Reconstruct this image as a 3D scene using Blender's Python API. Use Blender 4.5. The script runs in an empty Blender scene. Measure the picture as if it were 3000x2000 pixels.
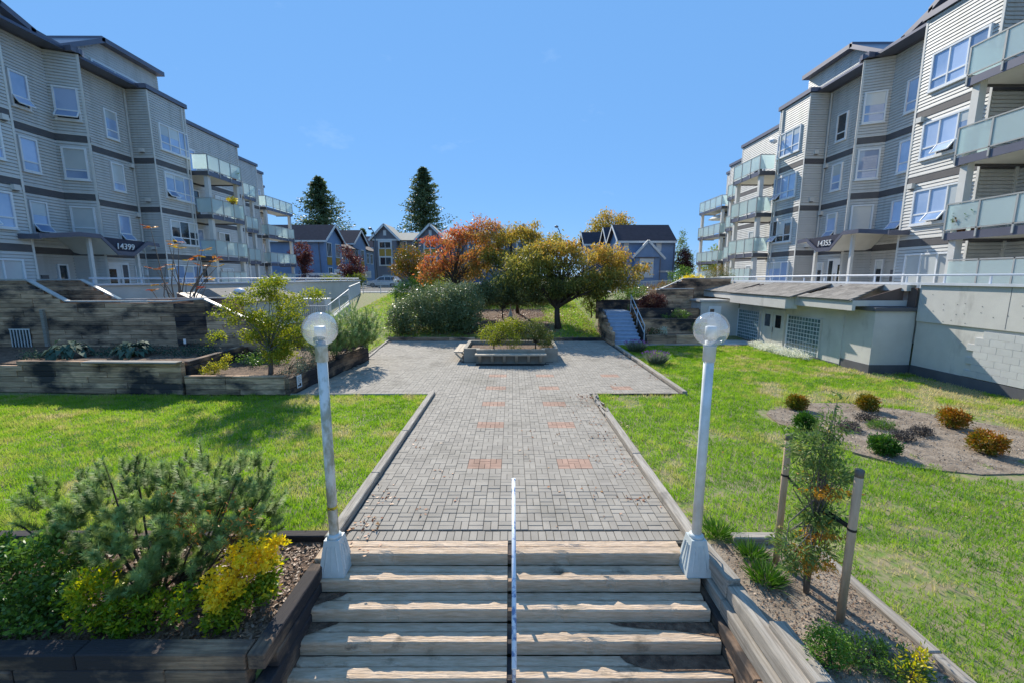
import bpy, bmesh, math, random
import numpy as np
from mathutils import Vector, Matrix

S = bpy.context.scene
R = math.radians
COL = S.collection

# ---------------------------------------------------------------- camera
cam = bpy.data.cameras.new('camera')
cam.sensor_width = 36.0
cam.lens = 14.76
cam.clip_end = 3000.0
cam_o = bpy.data.objects.new('camera', cam)
COL.objects.link(cam_o)
CAM_H = 3.4
cam_o.location = (0, 0, CAM_H)
cam_o.rotation_euler = (R(90 - 8.69), 0, 0)
S.camera = cam_o

# ---------------------------------------------------------------- sky, sun, exposure
SUN_EL, SUN_AZ = 35.0, -19.0          # azimuth from +Y, negative = to the left
w = bpy.data.worlds.new('World')
S.world = w
w.use_nodes = True
wn = w.node_tree.nodes
wl = w.node_tree.links
wn.clear()
w_out = wn.new('ShaderNodeOutputWorld')
w_bg = wn.new('ShaderNodeBackground')
w_sky = wn.new('ShaderNodeTexSky')
w_sky.sky_type = 'NISHITA'
w_sky.sun_disc = False
w_sky.sun_elevation = R(SUN_EL)
w_sky.sun_rotation = R(SUN_AZ)
w_sky.altitude = 50
w_sky.air_density = 0.9
w_sky.dust_density = 0.0
w_sky.ozone_density = 4.5
w_hsv = wn.new('ShaderNodeHueSaturation')
w_hsv.inputs['Saturation'].default_value = 1.05
w_hsv.inputs['Value'].default_value = 1.0
# thin wisps of cloud, a little brighter and whiter than the blue around them
w_tc = wn.new('ShaderNodeTexCoord')
w_map = wn.new('ShaderNodeMapping')
w_map.inputs['Scale'].default_value = (2.2, 2.2, 5.0)
w_noise = wn.new('ShaderNodeTexNoise')
w_noise.inputs['Scale'].default_value = 3.2
w_noise.inputs['Detail'].default_value = 6
w_noise.inputs['Roughness'].default_value = 0.62
w_ramp = wn.new('ShaderNodeValToRGB')
w_ramp.color_ramp.elements[0].position = 0.64
w_ramp.color_ramp.elements[0].color = (0, 0, 0, 1)
w_ramp.color_ramp.elements[1].position = 0.86
w_ramp.color_ramp.elements[1].color = (0.2, 0.2, 0.2, 1)
w_mix = wn.new('ShaderNodeMixRGB')
w_mix.inputs['Color2'].default_value = (3.6, 4.6, 6.0, 1)
w_bg.inputs['Strength'].default_value = 0.104
wl.new(w_tc.outputs['Generated'], w_map.inputs['Vector'])
wl.new(w_map.outputs['Vector'], w_noise.inputs['Vector'])
wl.new(w_noise.outputs['Fac'], w_ramp.inputs['Fac'])
wl.new(w_ramp.outputs['Color'], w_mix.inputs['Fac'])
wl.new(w_sky.outputs['Color'], w_hsv.inputs['Color'])
w_even = wn.new('ShaderNodeMixRGB')           # clear autumn air: the blue stays deep down to the roofs
w_even.inputs['Fac'].default_value = 0.86
w_even.inputs['Color2'].default_value = (0.88, 2.12, 4.3, 1)
wl.new(w_hsv.outputs['Color'], w_even.inputs['Color1'])
wl.new(w_even.outputs['Color'], w_mix.inputs['Color1'])
wl.new(w_mix.outputs['Color'], w_bg.inputs['Color'])
wl.new(w_bg.outputs['Background'], w_out.inputs['Surface'])

sun = bpy.data.lights.new('sun', 'SUN')
sun.energy = 3.3
sun.angle = R(0.55)
sun.color = (1.0, 0.93, 0.80)
sun_o = bpy.data.objects.new('sun', sun)
COL.objects.link(sun_o)
to_sun = Vector((math.sin(R(SUN_AZ)) * math.cos(R(SUN_EL)), math.cos(R(SUN_AZ)) * math.cos(R(SUN_EL)), math.sin(R(SUN_EL))))
sun_o.rotation_euler = to_sun.to_track_quat('Z', 'Y').to_euler()
sun_o.location = to_sun * 60

S.view_settings.view_transform = 'Standard'
S.view_settings.look = 'None'
S.view_settings.gamma = 1.0
S.view_settings.use_curve_mapping = False
S.view_settings.exposure = 1.0
S.cycles.use_denoising = True
S.cycles.max_bounces = 8
S.cycles.diffuse_bounces = 6
S.cycles.transparent_max_bounces = 12
S.cycles.caustics_reflective = False
S.cycles.caustics_refractive = False

# ---------------------------------------------------------------- materials
MATS = {}
def _new(name):
    m = bpy.data.materials.new(name)
    m.use_nodes = True
    n = m.node_tree.nodes
    n.clear()
    return m, n, m.node_tree.links

def c4(c): return (c[0], c[1], c[2], 1)

def mat(name, col, col2=None, rough=0.75, scale=5.0, stretch=(1, 1, 1), bump=0.0, bscale=None, rnd=0.0, metal=0.0,
        spec=0.4, stain=None, world=False, detail=5, lo=0.35, hi=0.65, coat=0.0, bstretch=None, stain2=None):
    """Principled surface: two colours mixed by noise, optional stains laid over it in world space, optional fine bump."""
    if name in MATS: return MATS[name]
    m, n, l = _new(name)
    out = n.new('ShaderNodeOutputMaterial'); p = n.new('ShaderNodeBsdfPrincipled')
    l.new(p.outputs[0], out.inputs[0])
    p.inputs['Roughness'].default_value = rough
    p.inputs['Metallic'].default_value = metal
    p.inputs['Specular IOR Level'].default_value = spec
    p.inputs['Coat Weight'].default_value = coat
    tc = n.new('ShaderNodeTexCoord'); geo = n.new('ShaderNodeNewGeometry')
    src = geo.outputs['Position'] if world else tc.outputs['Object']
    mp = n.new('ShaderNodeMapping'); mp.inputs['Scale'].default_value = stretch
    l.new(src, mp.inputs['Vector'])
    if rnd and not world:
        oi = n.new('ShaderNodeObjectInfo'); sc_ = n.new('ShaderNodeVectorMath'); sc_.operation = 'SCALE'
        cmb = n.new('ShaderNodeCombineXYZ')
        for i in range(3): l.new(oi.outputs['Random'], cmb.inputs[i])
        l.new(cmb.outputs[0], sc_.inputs[0]); sc_.inputs['Scale'].default_value = 37.0
        l.new(sc_.outputs[0], mp.inputs['Location'])
    nz = n.new('ShaderNodeTexNoise'); nz.inputs['Scale'].default_value = scale; nz.inputs['Detail'].default_value = detail
    nz.inputs['Roughness'].default_value = 0.6
    l.new(mp.outputs['Vector'], nz.inputs['Vector'])
    rp = n.new('ShaderNodeValToRGB')
    rp.color_ramp.elements[0].position = lo; rp.color_ramp.elements[1].position = hi
    c2 = col2 if col2 else tuple(v * 0.8 for v in col)
    rp.color_ramp.elements[0].color = c4(c2); rp.color_ramp.elements[1].color = c4(col)
    l.new(nz.outputs['Fac'], rp.inputs['Fac'])
    cur = rp.outputs['Color']
    for st in (stain, stain2):
        if not st: continue
        scol, ssc, sstr, s0, s1 = st
        mp2 = n.new('ShaderNodeMapping'); mp2.inputs['Scale'].default_value = sstr
        l.new(geo.outputs['Position'], mp2.inputs['Vector'])
        nz2 = n.new('ShaderNodeTexNoise'); nz2.inputs['Scale'].default_value = ssc; nz2.inputs['Detail'].default_value = 6
        nz2.inputs['Roughness'].default_value = 0.62
        l.new(mp2.outputs['Vector'], nz2.inputs['Vector'])
        rp2 = n.new('ShaderNodeValToRGB'); rp2.color_ramp.elements[0].position = s0; rp2.color_ramp.elements[1].position = s1
        l.new(nz2.outputs['Fac'], rp2.inputs['Fac'])
        mx = n.new('ShaderNodeMixRGB'); mx.inputs['Color2'].default_value = c4(scol)
        l.new(rp2.outputs['Color'], mx.inputs['Fac']); l.new(cur, mx.inputs['Color1'])
        cur = mx.outputs['Color']
    if rnd:
        oi2 = n.new('ShaderNodeObjectInfo')
        mr = n.new('ShaderNodeMapRange'); mr.inputs['To Min'].default_value = 1 - rnd; mr.inputs['To Max'].default_value = 1 + rnd
        l.new(oi2.outputs['Random'], mr.inputs['Value'])
        hs = n.new('ShaderNodeHueSaturation'); l.new(mr.outputs[0], hs.inputs['Value']); l.new(cur, hs.inputs['Color'])
        cur = hs.outputs['Color']
    l.new(cur, p.inputs['Base Color'])
    if bump:
        nb = n.new('ShaderNodeTexNoise'); nb.inputs['Scale'].default_value = bscale or scale * 3; nb.inputs['Detail'].default_value = 6
        if bstretch:
            mb = n.new('ShaderNodeMapping'); mb.inputs['Scale'].default_value = bstretch
            l.new(src, mb.inputs['Vector']); l.new(mb.outputs['Vector'], nb.inputs['Vector'])
        else:
            l.new(mp.outputs['Vector'], nb.inputs['Vector'])
        bp = n.new('ShaderNodeBump'); bp.inputs['Strength'].default_value = bump; bp.inputs['Distance'].default_value = 0.02
        l.new(nb.outputs['Fac'], bp.inputs['Height']); l.new(bp.outputs[0], p.inputs['Normal'])
    MATS[name] = m
    return m

def leaf_mat(name, cols, transl=0.4, rough=0.5, spec=0.35):
    """Leaf surface; the colour of each leaf comes from the face value 'tint' through a ramp of leaf colours."""
    if name in MATS: return MATS[name]
    m, n, l = _new(name)
    out = n.new('ShaderNodeOutputMaterial'); p = n.new('ShaderNodeBsdfPrincipled'); t = n.new('ShaderNodeBsdfTranslucent'); mx = n.new('ShaderNodeMixShader')
    at = n.new('ShaderNodeAttribute'); at.attribute_name = 'tint'
    rp = n.new('ShaderNodeValToRGB'); cr = rp.color_ramp
    cr.elements[0].color = c4(cols[0]); cr.elements[1].color = c4(cols[-1])
    for i, c in enumerate(cols[1:-1]):
        e = cr.elements.new((i + 1) / (len(cols) - 1)); e.color = c4(c)
    l.new(at.outputs['Fac'], rp.inputs['Fac'])
    l.new(rp.outputs['Color'], p.inputs['Base Color'])
    br = n.new('ShaderNodeHueSaturation'); br.inputs['Value'].default_value = 1.25; br.inputs['Saturation'].default_value = 1.1
    l.new(rp.outputs['Color'], br.inputs['Color']); l.new(br.outputs['Color'], t.inputs['Color'])
    p.inputs['Roughness'].default_value = rough; p.inputs['Specular IOR Level'].default_value = spec
    mx.inputs[0].default_value = transl
    l.new(p.outputs[0], mx.inputs[1]); l.new(t.outputs[0], mx.inputs[2]); l.new(mx.outputs[0], out.inputs[0])
    MATS[name] = m
    return m

def frosted(name, col, trans=0.25, diff=0.5):
    m, n, l = _new(name)
    out = n.new('ShaderNodeOutputMaterial'); p = n.new('ShaderNodeBsdfPrincipled'); t = n.new('ShaderNodeBsdfTranslucent')
    tr = n.new('ShaderNodeBsdfTransparent'); m1 = n.new('ShaderNodeMixShader'); m2 = n.new('ShaderNodeMixShader')
    p.inputs['Base Color'].default_value = c4(col); p.inputs['Roughness'].default_value = 0.12; p.inputs['Specular IOR Level'].default_value = 0.6
    t.inputs['Color'].default_value = c4(col); tr.inputs['Color'].default_value = c4(tuple(min(1, v * 1.2) for v in col))
    m1.inputs[0].default_value = diff; m2.inputs[0].default_value = trans
    l.new(p.outputs[0], m1.inputs[1]); l.new(t.outputs[0], m1.inputs[2])
    l.new(m1.outputs[0], m2.inputs[1]); l.new(tr.outputs[0], m2.inputs[2]); l.new(m2.outputs[0], out.inputs[0])
    MATS[name] = m
    return m

def clear_shell(name, tint, fac=0.2):
    """Thin clear plastic: mostly see-through, mirror-like towards its rim."""
    m, n, l = _new(name)
    out = n.new('ShaderNodeOutputMaterial'); g = n.new('ShaderNodeBsdfGlossy'); tr = n.new('ShaderNodeBsdfTransparent'); d = n.new('ShaderNodeBsdfTranslucent')
    lw = n.new('ShaderNodeLayerWeight'); lw.inputs['Blend'].default_value = 0.32
    m1 = n.new('ShaderNodeMixShader'); m2 = n.new('ShaderNodeMixShader')
    g.inputs['Roughness'].default_value = 0.04; tr.inputs['Color'].default_value = c4(tint); d.inputs['Color'].default_value = (0.8, 0.84, 0.88, 1)
    m1.inputs[0].default_value = fac
    l.new(tr.outputs[0], m1.inputs[1]); l.new(d.outputs[0], m1.inputs[2])
    mr = n.new('ShaderNodeMapRange'); mr.inputs['To Min'].default_value = 0.06; mr.inputs['To Max'].default_value = 0.75
    l.new(lw.outputs['Facing'], mr.inputs['Value']); l.new(mr.outputs[0], m2.inputs[0])
    l.new(m1.outputs[0], m2.inputs[1]); l.new(g.outputs[0], m2.inputs[2]); l.new(m2.outputs[0], out.inputs[0])
    MATS[name] = m
    return m

# ---------------------------------------------------------------- objects
LOC = {}
def wloc(o):
    return LOC.get(o.name, Vector((0, 0, 0))) if o is not None else Vector((0, 0, 0))

def tag(o, label=None, cat=None, group=None, kind=None):
    if label: o['label'] = label
    if cat: o['category'] = cat
    if group: o['group'] = group
    if kind: o['kind'] = kind
    return o

def thing(name, label, cat, loc=(0, 0, 0), group=None, kind=None, parent=None):
    o = bpy.data.objects.new(name, None); COL.objects.link(o)
    o.empty_display_size = 0.2
    LOC[o.name] = Vector(loc)
    if parent is not None:
        o.parent = parent; o.location = Vector(loc) - wloc(parent)
    else:
        o.location = loc
    return tag(o, label, cat, group, kind)

def link(name, me, m, parent=None, loc=None, rot=None):
    o = bpy.data.objects.new(name, me); COL.objects.link(o)
    if m is not None and not me.materials: me.materials.append(m)
    L = Vector(loc) if loc is not None else Vector((0, 0, 0))
    LOC[o.name] = L
    if parent is not None:
        o.parent = parent; o.location = L - wloc(parent)
    else:
        o.location = L
    if rot: o.rotation_euler = rot
    return o

class MB:
    """Collects plain shapes given in world coordinates; build() makes ONE mesh object of them."""
    def __init__(s): s.v = []; s.f = []
    def add(s, v, f):
        k = len(s.v); s.v += [tuple(q) for q in v]; s.f += [tuple(i + k for i in q) for q in f]; return s
    def box(s, x0, x1, y0, y1, z0, z1):
        if x0 > x1: x0, x1 = x1, x0
        if y0 > y1: y0, y1 = y1, y0
        if z0 > z1: z0, z1 = z1, z0
        return s.add([(x0, y0, z0), (x1, y0, z0), (x1, y1, z0), (x0, y1, z0), (x0, y0, z1), (x1, y0, z1), (x1, y1, z1), (x0, y1, z1)],
                     [(0, 3, 2, 1), (4, 5, 6, 7), (0, 1, 5, 4), (1, 2, 6, 5), (2, 3, 7, 6), (3, 0, 4, 7)])
    def hull8(s, b, t):
        """b, t: four bottom and four top corners in the same turn order."""
        return s.add(list(b) + list(t), [(3, 2, 1, 0), (4, 5, 6, 7), (0, 1, 5, 4), (1, 2, 6, 5), (2, 3, 7, 6), (3, 0, 4, 7)])
    def bar(s, a, b, wd, ht, up=(0, 0, 1)):
        """A square bar from a to b."""
        a = Vector(a); b = Vector(b); d = (b - a).normalized(); u = Vector(up)
        x = d.cross(u)
        if x.length < 1e-4: x = d.cross(Vector((1, 0, 0)))
        x.normalize(); u = x.cross(d).normalized()
        x *= wd / 2; u *= ht / 2
        return s.add([a - x - u, a + x - u, a + x + u, a - x + u, b - x - u, b + x - u, b + x + u, b - x + u],
                     [(0, 1, 2, 3), (7, 6, 5, 4), (0, 4, 5, 1), (1, 5, 6, 2), (2, 6, 7, 3), (3, 7, 4, 0)])
    def tube(s, pts, rad, n=6, cap=True):
        pts = [Vector(p) for p in pts]
        if not hasattr(rad, '__len__'): rad = [rad] * len(pts)
        rings = []; x = None
        for i, p in enumerate(pts):
            d = (pts[min(i + 1, len(pts) - 1)] - pts[max(i - 1, 0)])
            if d.length < 1e-9: d = Vector((0, 0, 1))
            d.normalize()
            if x is None:
                x = d.orthogonal().normalized()
            else:
                x = x - d * x.dot(d)
                x = x.normalized() if x.length > 1e-6 else d.orthogonal().normalized()
            y = d.cross(x)
            rings.append([p + (x * math.cos(2 * math.pi * k / n) + y * math.sin(2 * math.pi * k / n)) * rad[i] for k in range(n)])
        v = [q for r_ in rings for q in r_]
        f = [(i * n + k, i * n + (k + 1) % n, (i + 1) * n + (k + 1) % n, (i + 1) * n + k) for i in range(len(pts) - 1) for k in range(n)]
        if cap: f += [tuple(reversed(range(n))), tuple(range((len(pts) - 1) * n, len(pts) * n))]
        return s.add(v, f)
    def lathe(s, prof, c=(0, 0, 0), n=24):
        """prof: (radius, z) pairs from bottom to top."""
        v = []; f = []
        for (r_, z) in prof:
            for k in range(n):
                a = 2 * math.pi * k / n
                v.append((c[0] + r_ * math.cos(a), c[1] + r_ * math.sin(a), c[2] + z))
        for i in range(len(prof) - 1):
            for k in range(n):
                f.append((i * n + k, i * n + (k + 1) % n, (i + 1) * n + (k + 1) % n, (i + 1) * n + k))
        if prof[0][0] > 1e-4: f.append(tuple(reversed(range(n))))
        if prof[-1][0] > 1e-4: f.append(tuple(range((len(prof) - 1) * n, len(prof) * n)))
        return s.add(v, f)
    def prism(s, poly, vec):
        """Closed polygon (list of 3d points) pushed along vec."""
        n = len(poly); vec = Vector(vec); a = [Vector(p) for p in poly]; b = [p + vec for p in a]
        return s.add(a + b, [tuple(range(n)), tuple(reversed(range(n, 2 * n)))] + [(i, n + i, n + (i + 1) % n, (i + 1) % n) for i in range(n)])
    def quad(s, *q): return s.add(q, [tuple(range(len(q)))])
    def build(s, name, m, parent=None, smooth=False, loc=None):
        o0 = Vector(loc) if loc is not None else wloc(parent)
        me = bpy.data.meshes.new(name)
        me.from_pydata([(p[0] - o0.x, p[1] - o0.y, p[2] - o0.z) for p in s.v], [], s.f)
        bm = bmesh.new(); bm.from_mesh(me); bmesh.ops.recalc_face_normals(bm, faces=bm.faces); bm.to_mesh(me); bm.free()
        if smooth: me.shade_smooth()
        return link(name, me, m, parent, loc=o0)

def worn(name, size, loc, m, parent, seed, rot=(0, 0, 0)):
    """A weathered timber of its own: rounded, chipped and split along its upper edges."""
    rg = random.Random(seed); L, W, Hh_ = size; n = max(8, int(L / 0.07)); V_ = []; F_ = []; chip = 0.0
    prof = [(-.5, -.5), (.5, -.5), (.5, .38), (.42, .5), (0, .5), (-.42, .5), (-.5, .38)]; k = len(prof)
    for i in range(n + 1):
        x = -L / 2 + L * i / n
        if rg.random() < 0.10: chip = rg.uniform(0.006, 0.028)
        elif rg.random() < 0.35: chip = 0.0
        for q, (py, pz) in enumerate(prof):
            y, z = py * W, pz * Hh_
            if q in (5, 6): y += chip + rg.uniform(0, 0.004); z -= chip * 0.8 + rg.uniform(0, 0.003)
            elif q in (2, 3, 4): z += rg.uniform(-0.003, 0.002)
            V_.append((x, y, z))
    for i in range(n):
        for q in range(k): F_.append((i * k + q, i * k + (q + 1) % k, (i + 1) * k + (q + 1) % k, (i + 1) * k + q))
    F_ += [tuple(range(k)), tuple(reversed(range(n * k, n * k + k)))]
    me = bpy.data.meshes.new(name); me.from_pydata(V_, [], F_)
    bm = bmesh.new(); bm.from_mesh(me); bmesh.ops.recalc_face_normals(bm, faces=bm.faces); bm.to_mesh(me); bm.free()
    return link(name, me, m, parent, loc=loc, rot=rot)

PIECES = {}
def piece(name, size, loc, m, parent, rot=(0, 0, 0), bev=0.012, jag=0.0):
    """One of many alike blocks: a chamfered box whose mesh is shared by all blocks of its size and material."""
    key = (round(size[0], 3), round(size[1], 3), round(size[2], 3), m.name, bev)
    me = PIECES.get(key)
    if me is None:
        bm = bmesh.new(); bmesh.ops.create_cube(bm, size=1.0)
        bmesh.ops.scale(bm, vec=size, verts=bm.verts)
        if bev: bmesh.ops.bevel(bm, geom=list(bm.edges), offset=min(bev, min(size) * 0.3), segments=1, affect='EDGES', profile=0.5)
        me = bpy.data.meshes.new(name); bm.to_mesh(me); bm.free(); me.materials.append(m); PIECES[key] = me
    return link(name, me, None, parent, loc=loc, rot=rot)

def np_mesh(name, V, F, m, parent=None, tint=None, smooth=False, loc=None):
    """Fast mesh from arrays: V (n,3), F (k, 3 or 4); tint: one value per face for the leaf ramp."""
    o0 = np.array(loc if loc is not None else wloc(parent))
    V = np.ascontiguousarray(V - o0[None, :], dtype=np.float32); F = np.ascontiguousarray(F, dtype=np.int32)
    me = bpy.data.meshes.new(name)
    k = F.shape[1]
    me.vertices.add(len(V)); me.vertices.foreach_set('co', V.ravel())
    me.loops.add(F.size); me.loops.foreach_set('vertex_index', F.ravel())
    me.polygons.add(len(F)); me.polygons.foreach_set('loop_start', np.arange(0, F.size, k, dtype=np.int32))
    if smooth: me.polygons.foreach_set('use_smooth', np.ones(len(F), dtype=bool))
    if tint is not None:
        a = me.attributes.new('tint', 'FLOAT', 'FACE'); a.data.foreach_set('value', np.ascontiguousarray(np.clip(tint, 0, 1), dtype=np.float32))
    me.update(calc_edges=True)
    return link(name, me, m, parent, loc=Vector(o0))

def text(name, body, size, m, parent, loc, rot, extrude=0.01, align='CENTER', shear=0.0, sx=1.0):
    cu = bpy.data.curves.new(name, 'FONT'); cu.body = body; cu.size = size; cu.extrude = extrude; cu.align_x = align; cu.align_y = 'CENTER'; cu.shear = shear
    t = bpy.data.objects.new('tmp_text', cu); COL.objects.link(t)
    dg = bpy.context.evaluated_depsgraph_get()
    me = bpy.data.meshes.new_from_object(t.evaluated_get(dg))
    bpy.data.objects.remove(t); me.materials.clear()
    for v in me.vertices: v.co.x *= sx
    return link(name, me, m, parent, loc=loc, rot=rot)

def vnoise(x, y, seed=0, scale=1.0):
    """Smooth value noise on arrays, 0..1."""
    x = np.asarray(x) * scale; y = np.asarray(y) * scale
    xi = np.floor(x).astype(np.int64); yi = np.floor(y).astype(np.int64); fx = x - xi; fy = y - yi
    fx = fx * fx * (3 - 2 * fx); fy = fy * fy * (3 - 2 * fy)
    def h(a, b):
        q = (a * 374761393 + b * 668265263 + seed * 974711) & 0x7fffffff
        q = ((q ^ (q >> 13)) * 1274126177) & 0x7fffffff
        return ((q ^ (q >> 16)) & 0xffff) / 65535.0
    return (h(xi, yi) * (1 - fx) + h(xi + 1, yi) * fx) * (1 - fy) + (h(xi, yi + 1) * (1 - fx) + h(xi + 1, yi + 1) * fx) * fy

# shared surfaces
m_siding = mat('siding', (0.61, 0.595, 0.565), (0.56, 0.545, 0.52), rough=0.55, scale=1.2, world=True, stain=((0.42, 0.41, 0.37), 0.8, (2.2, 2.2, 0.16), 0.50, 0.80))
m_trim = mat('pale_trim', (0.68, 0.66, 0.62), (0.62, 0.60, 0.56), rough=0.6, scale=2, world=True)
m_white = mat('white_frame', (0.80, 0.81, 0.82), (0.74, 0.75, 0.76), rough=0.4, scale=3, world=True)
m_band = mat('dark_band', (0.115, 0.108, 0.11), (0.09, 0.085, 0.09), rough=0.6, scale=2, world=True)
m_fascia = mat('fascia_metal', (0.145, 0.145, 0.185), (0.125, 0.125, 0.16), rough=0.38, scale=1, world=True, metal=0.25)
m_soffit = mat('soffit', (0.70, 0.66, 0.58), (0.64, 0.60, 0.52), rough=0.7, scale=2, world=True)
m_roof = mat('roof_metal', (0.10, 0.11, 0.16), (0.08, 0.09, 0.13), rough=0.35, scale=1, world=True, metal=0.4)
m_pane = mat('window_pane', (0.42, 0.52, 0.72), (0.26, 0.37, 0.58), rough=0.04, scale=0.35, rnd=0.25, spec=0.9, coat=0.6, lo=0.4, hi=0.6)  # blue base colour paints in reflected sky, over pale blinds inside
m_dark_pane = mat('dark_pane', (0.035, 0.045, 0.055), (0.02, 0.025, 0.03), rough=0.04, scale=0.5, spec=0.9, rnd=0.3)
m_blind = mat('blind_pane', (0.62, 0.64, 0.62), (0.5, 0.53, 0.53), rough=0.12, scale=0.5, spec=0.8, rnd=0.15)
m_frost = frosted('balcony_glass', (0.74, 0.83, 0.83), trans=0.30, diff=0.42)
m_alu = mat('balcony_alu', (0.42, 0.42, 0.40), (0.36, 0.36, 0.35), rough=0.45, scale=2, world=True)
m_conc = mat('painted_concrete', (0.62, 0.60, 0.56), (0.55, 0.53, 0.495), rough=0.8, scale=1.3, world=True, bump=0.12, bscale=30,
             stain=((0.27, 0.26, 0.24), 1.3, (1, 1, 0.35), 0.58, 0.82))
m_plinth = mat('plinth_paint', (0.115, 0.115, 0.13), (0.09, 0.09, 0.10), rough=0.7, scale=2, world=True)
m_rail = mat('rail_paint', (0.62, 0.65, 0.70), (0.54, 0.57, 0.62), rough=0.45, scale=3, world=True)
m_bark = mat('bark', (0.105, 0.08, 0.062), (0.05, 0.038, 0.03), rough=0.9, scale=14, stretch=(1, 1, 0.25), bump=0.5, bscale=22)
m_bark_grey = mat('grey_bark', (0.20, 0.175, 0.15), (0.11, 0.095, 0.08), rough=0.9, scale=14, stretch=(1, 1, 0.3), bump=0.4, bscale=22)
m_black = mat('black_plastic', (0.02, 0.02, 0.022), rough=0.5)
# ================================================================ GROUND
m_ground = mat('ground_turf', (0.13, 0.20, 0.035), (0.27, 0.225, 0.13), rough=0.95, scale=7, world=True, bump=0.4, bscale=14, lo=0.42, hi=0.62)
m_soil = mat('bark_mulch', (0.23, 0.15, 0.10), (0.08, 0.05, 0.035), rough=0.95, scale=9, world=True, bump=1.0, bscale=45, lo=0.38, hi=0.66)
m_drysoil = mat('dry_soil', (0.33, 0.265, 0.20), (0.19, 0.145, 0.105), rough=0.95, scale=3.2, world=True, bump=0.9, bscale=40, lo=0.35, hi=0.65)
m_wood = mat('weathered_timber', (0.70, 0.455, 0.285), (0.36, 0.22, 0.13), rough=0.85, scale=5, stretch=(0.35, 5, 7), bump=0.6, bscale=9, bstretch=(0.5, 9, 14),
             rnd=0.38, stain=((0.05, 0.042, 0.04), 0.75, (0.7, 0.7, 1.5), 0.47, 0.60))
m_wood_dark = mat('dark_timber', (0.48, 0.31, 0.19), (0.22, 0.14, 0.085), rough=0.85, scale=5, stretch=(0.35, 5, 7), bump=0.6, bscale=9, bstretch=(0.5, 9, 14),
             rnd=0.3, stain=((0.04, 0.034, 0.036), 0.9, (0.7, 0.7, 1.2), 0.38, 0.52))
m_step = mat('step_timber', (0.68, 0.52, 0.38), (0.50, 0.36, 0.24), rough=0.85, scale=4, stretch=(1.1, 7, 9), bump=0.8, bscale=7, bstretch=(0.9, 14, 18),
             rnd=0.10, stain=((0.12, 0.09, 0.06), 2.2, (0.8, 1, 1), 0.60, 0.72), stain2=((0.20, 0.19, 0.10), 1.3, (1, 1, 1), 0.62, 0.8))
m_kerb = mat('kerb_timber', (0.46, 0.41, 0.345), (0.26, 0.225, 0.185), rough=0.85, scale=5, stretch=(0.35, 6, 8), bump=0.7, bscale=8, bstretch=(0.45, 12, 16), rnd=0.1,
             stain=((0.11, 0.1, 0.09), 1.2, (1, 1, 1), 0.6, 0.75))

def gz(x, y):
    """Height of the ground."""
    if x > 14.35 and y < 40: return 2.15
    if x < -14.25 and y < 40:
        if x < -21: return 2.0
        if y > 17.4: return 2.0
        if y > 15.6: return 1.3
    if abs(x) < 2.41 and y < 5.03: return -1.25
    if x < -2.41 and y < 5.1: return -0.3 if y > 3.4 else -1.25
    t = min(1.0, max(0.0, (y - 22.8) / 15.5))
    return 1.87 * (t ** 0.9) if t > 0 else 0.0

xs = [-1200, -500, -200, -90, -45, -28, -21.1, -20.9, -19, -17, -15.5, -14.3, -14.2] + [q / 2 for q in range(-28, -5)] + [-2.42, -2.40, -1.2, 0, 1.2, 2.40, 2.42] + [q / 2 for q in range(6, 29)] + [14.3, 14.4, 20, 28, 45, 90, 200, 500, 1200]
ys = [-400, -120, -40, -12, -6, -3, -1] + [q / 2 for q in range(0, 10)] + [4.98, 5.02, 5.06] + [q / 2 for q in range(11, 46)] + [q * 0.75 for q in range(31, 53)] + [39.95, 40.05, 42, 48, 60, 80, 110, 160, 260, 500, 1400]
ys = sorted(set(ys)); rngt = random.Random(3)
V = []
for y in ys:
    for x in xs:
        z = gz(x, y)
        V.append((x, y, z - 0.012 - (rngt.random() * 0.03 if (abs(x) < 14.2 and 5 < y < 41) else 0)))
nx = len(xs)
Fg = [(j * nx + i, j * nx + i + 1, (j + 1) * nx + i + 1, (j + 1) * nx + i) for j in range(len(ys) - 1) for i in range(nx - 1)]
g_o = np_mesh('ground', np.array(V), np.array(Fg), m_ground)
tag(g_o, kind='structure')

# ---------------------------------------------------------------- paved plaza
m_joint = mat('joint_sand', (0.075, 0.07, 0.062), (0.045, 0.042, 0.038), rough=0.95, scale=6, world=True)
def paver_mat(name, c1, c2, island):
    m = mat(name, c1, c2, rough=0.9, scale=2.2, world=True, bump=0.25, bscale=60, rnd=0.0 if island else 0.10, stain=((c1[0] * 0.55, c1[1] * 0.55, c1[2] * 0.53), 0.5, (1, 1, 1), 0.52, 0.74))
    if island:
        n, l = m.node_tree.nodes, m.node_tree.links
        p = [q for q in n if q.type == 'BSDF_PRINCIPLED'][0]
        frm = p.inputs['Base Color'].links[0].from_socket
        ge = n.new('ShaderNodeNewGeometry'); mr = n.new('ShaderNodeMapRange'); mr.inputs['To Min'].default_value = 0.9; mr.inputs['To Max'].default_value = 1.1
        hs = n.new('ShaderNodeHueSaturation'); l.new(ge.outputs['Random Per Island'], mr.inputs['Value']); l.new(mr.outputs[0], hs.inputs['Value'])
        l.new(frm, hs.inputs['Color']); l.new(hs.outputs[0], p.inputs['Base Color'])
    return m
m_pav = paver_mat('grey_paver', (0.37, 0.33, 0.275), (0.315, 0.28, 0.235), False)
m_pav_far = paver_mat('grey_paver_far', (0.37, 0.33, 0.275), (0.315, 0.28, 0.235), True)
m_pav_red = paver_mat('red_paver', (0.42, 0.265, 0.195), (0.37, 0.235, 0.175), False)
m_pav_red_far = paver_mat('red_paver_far', (0.42, 0.265, 0.195), (0.37, 0.235, 0.175), True)

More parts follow.
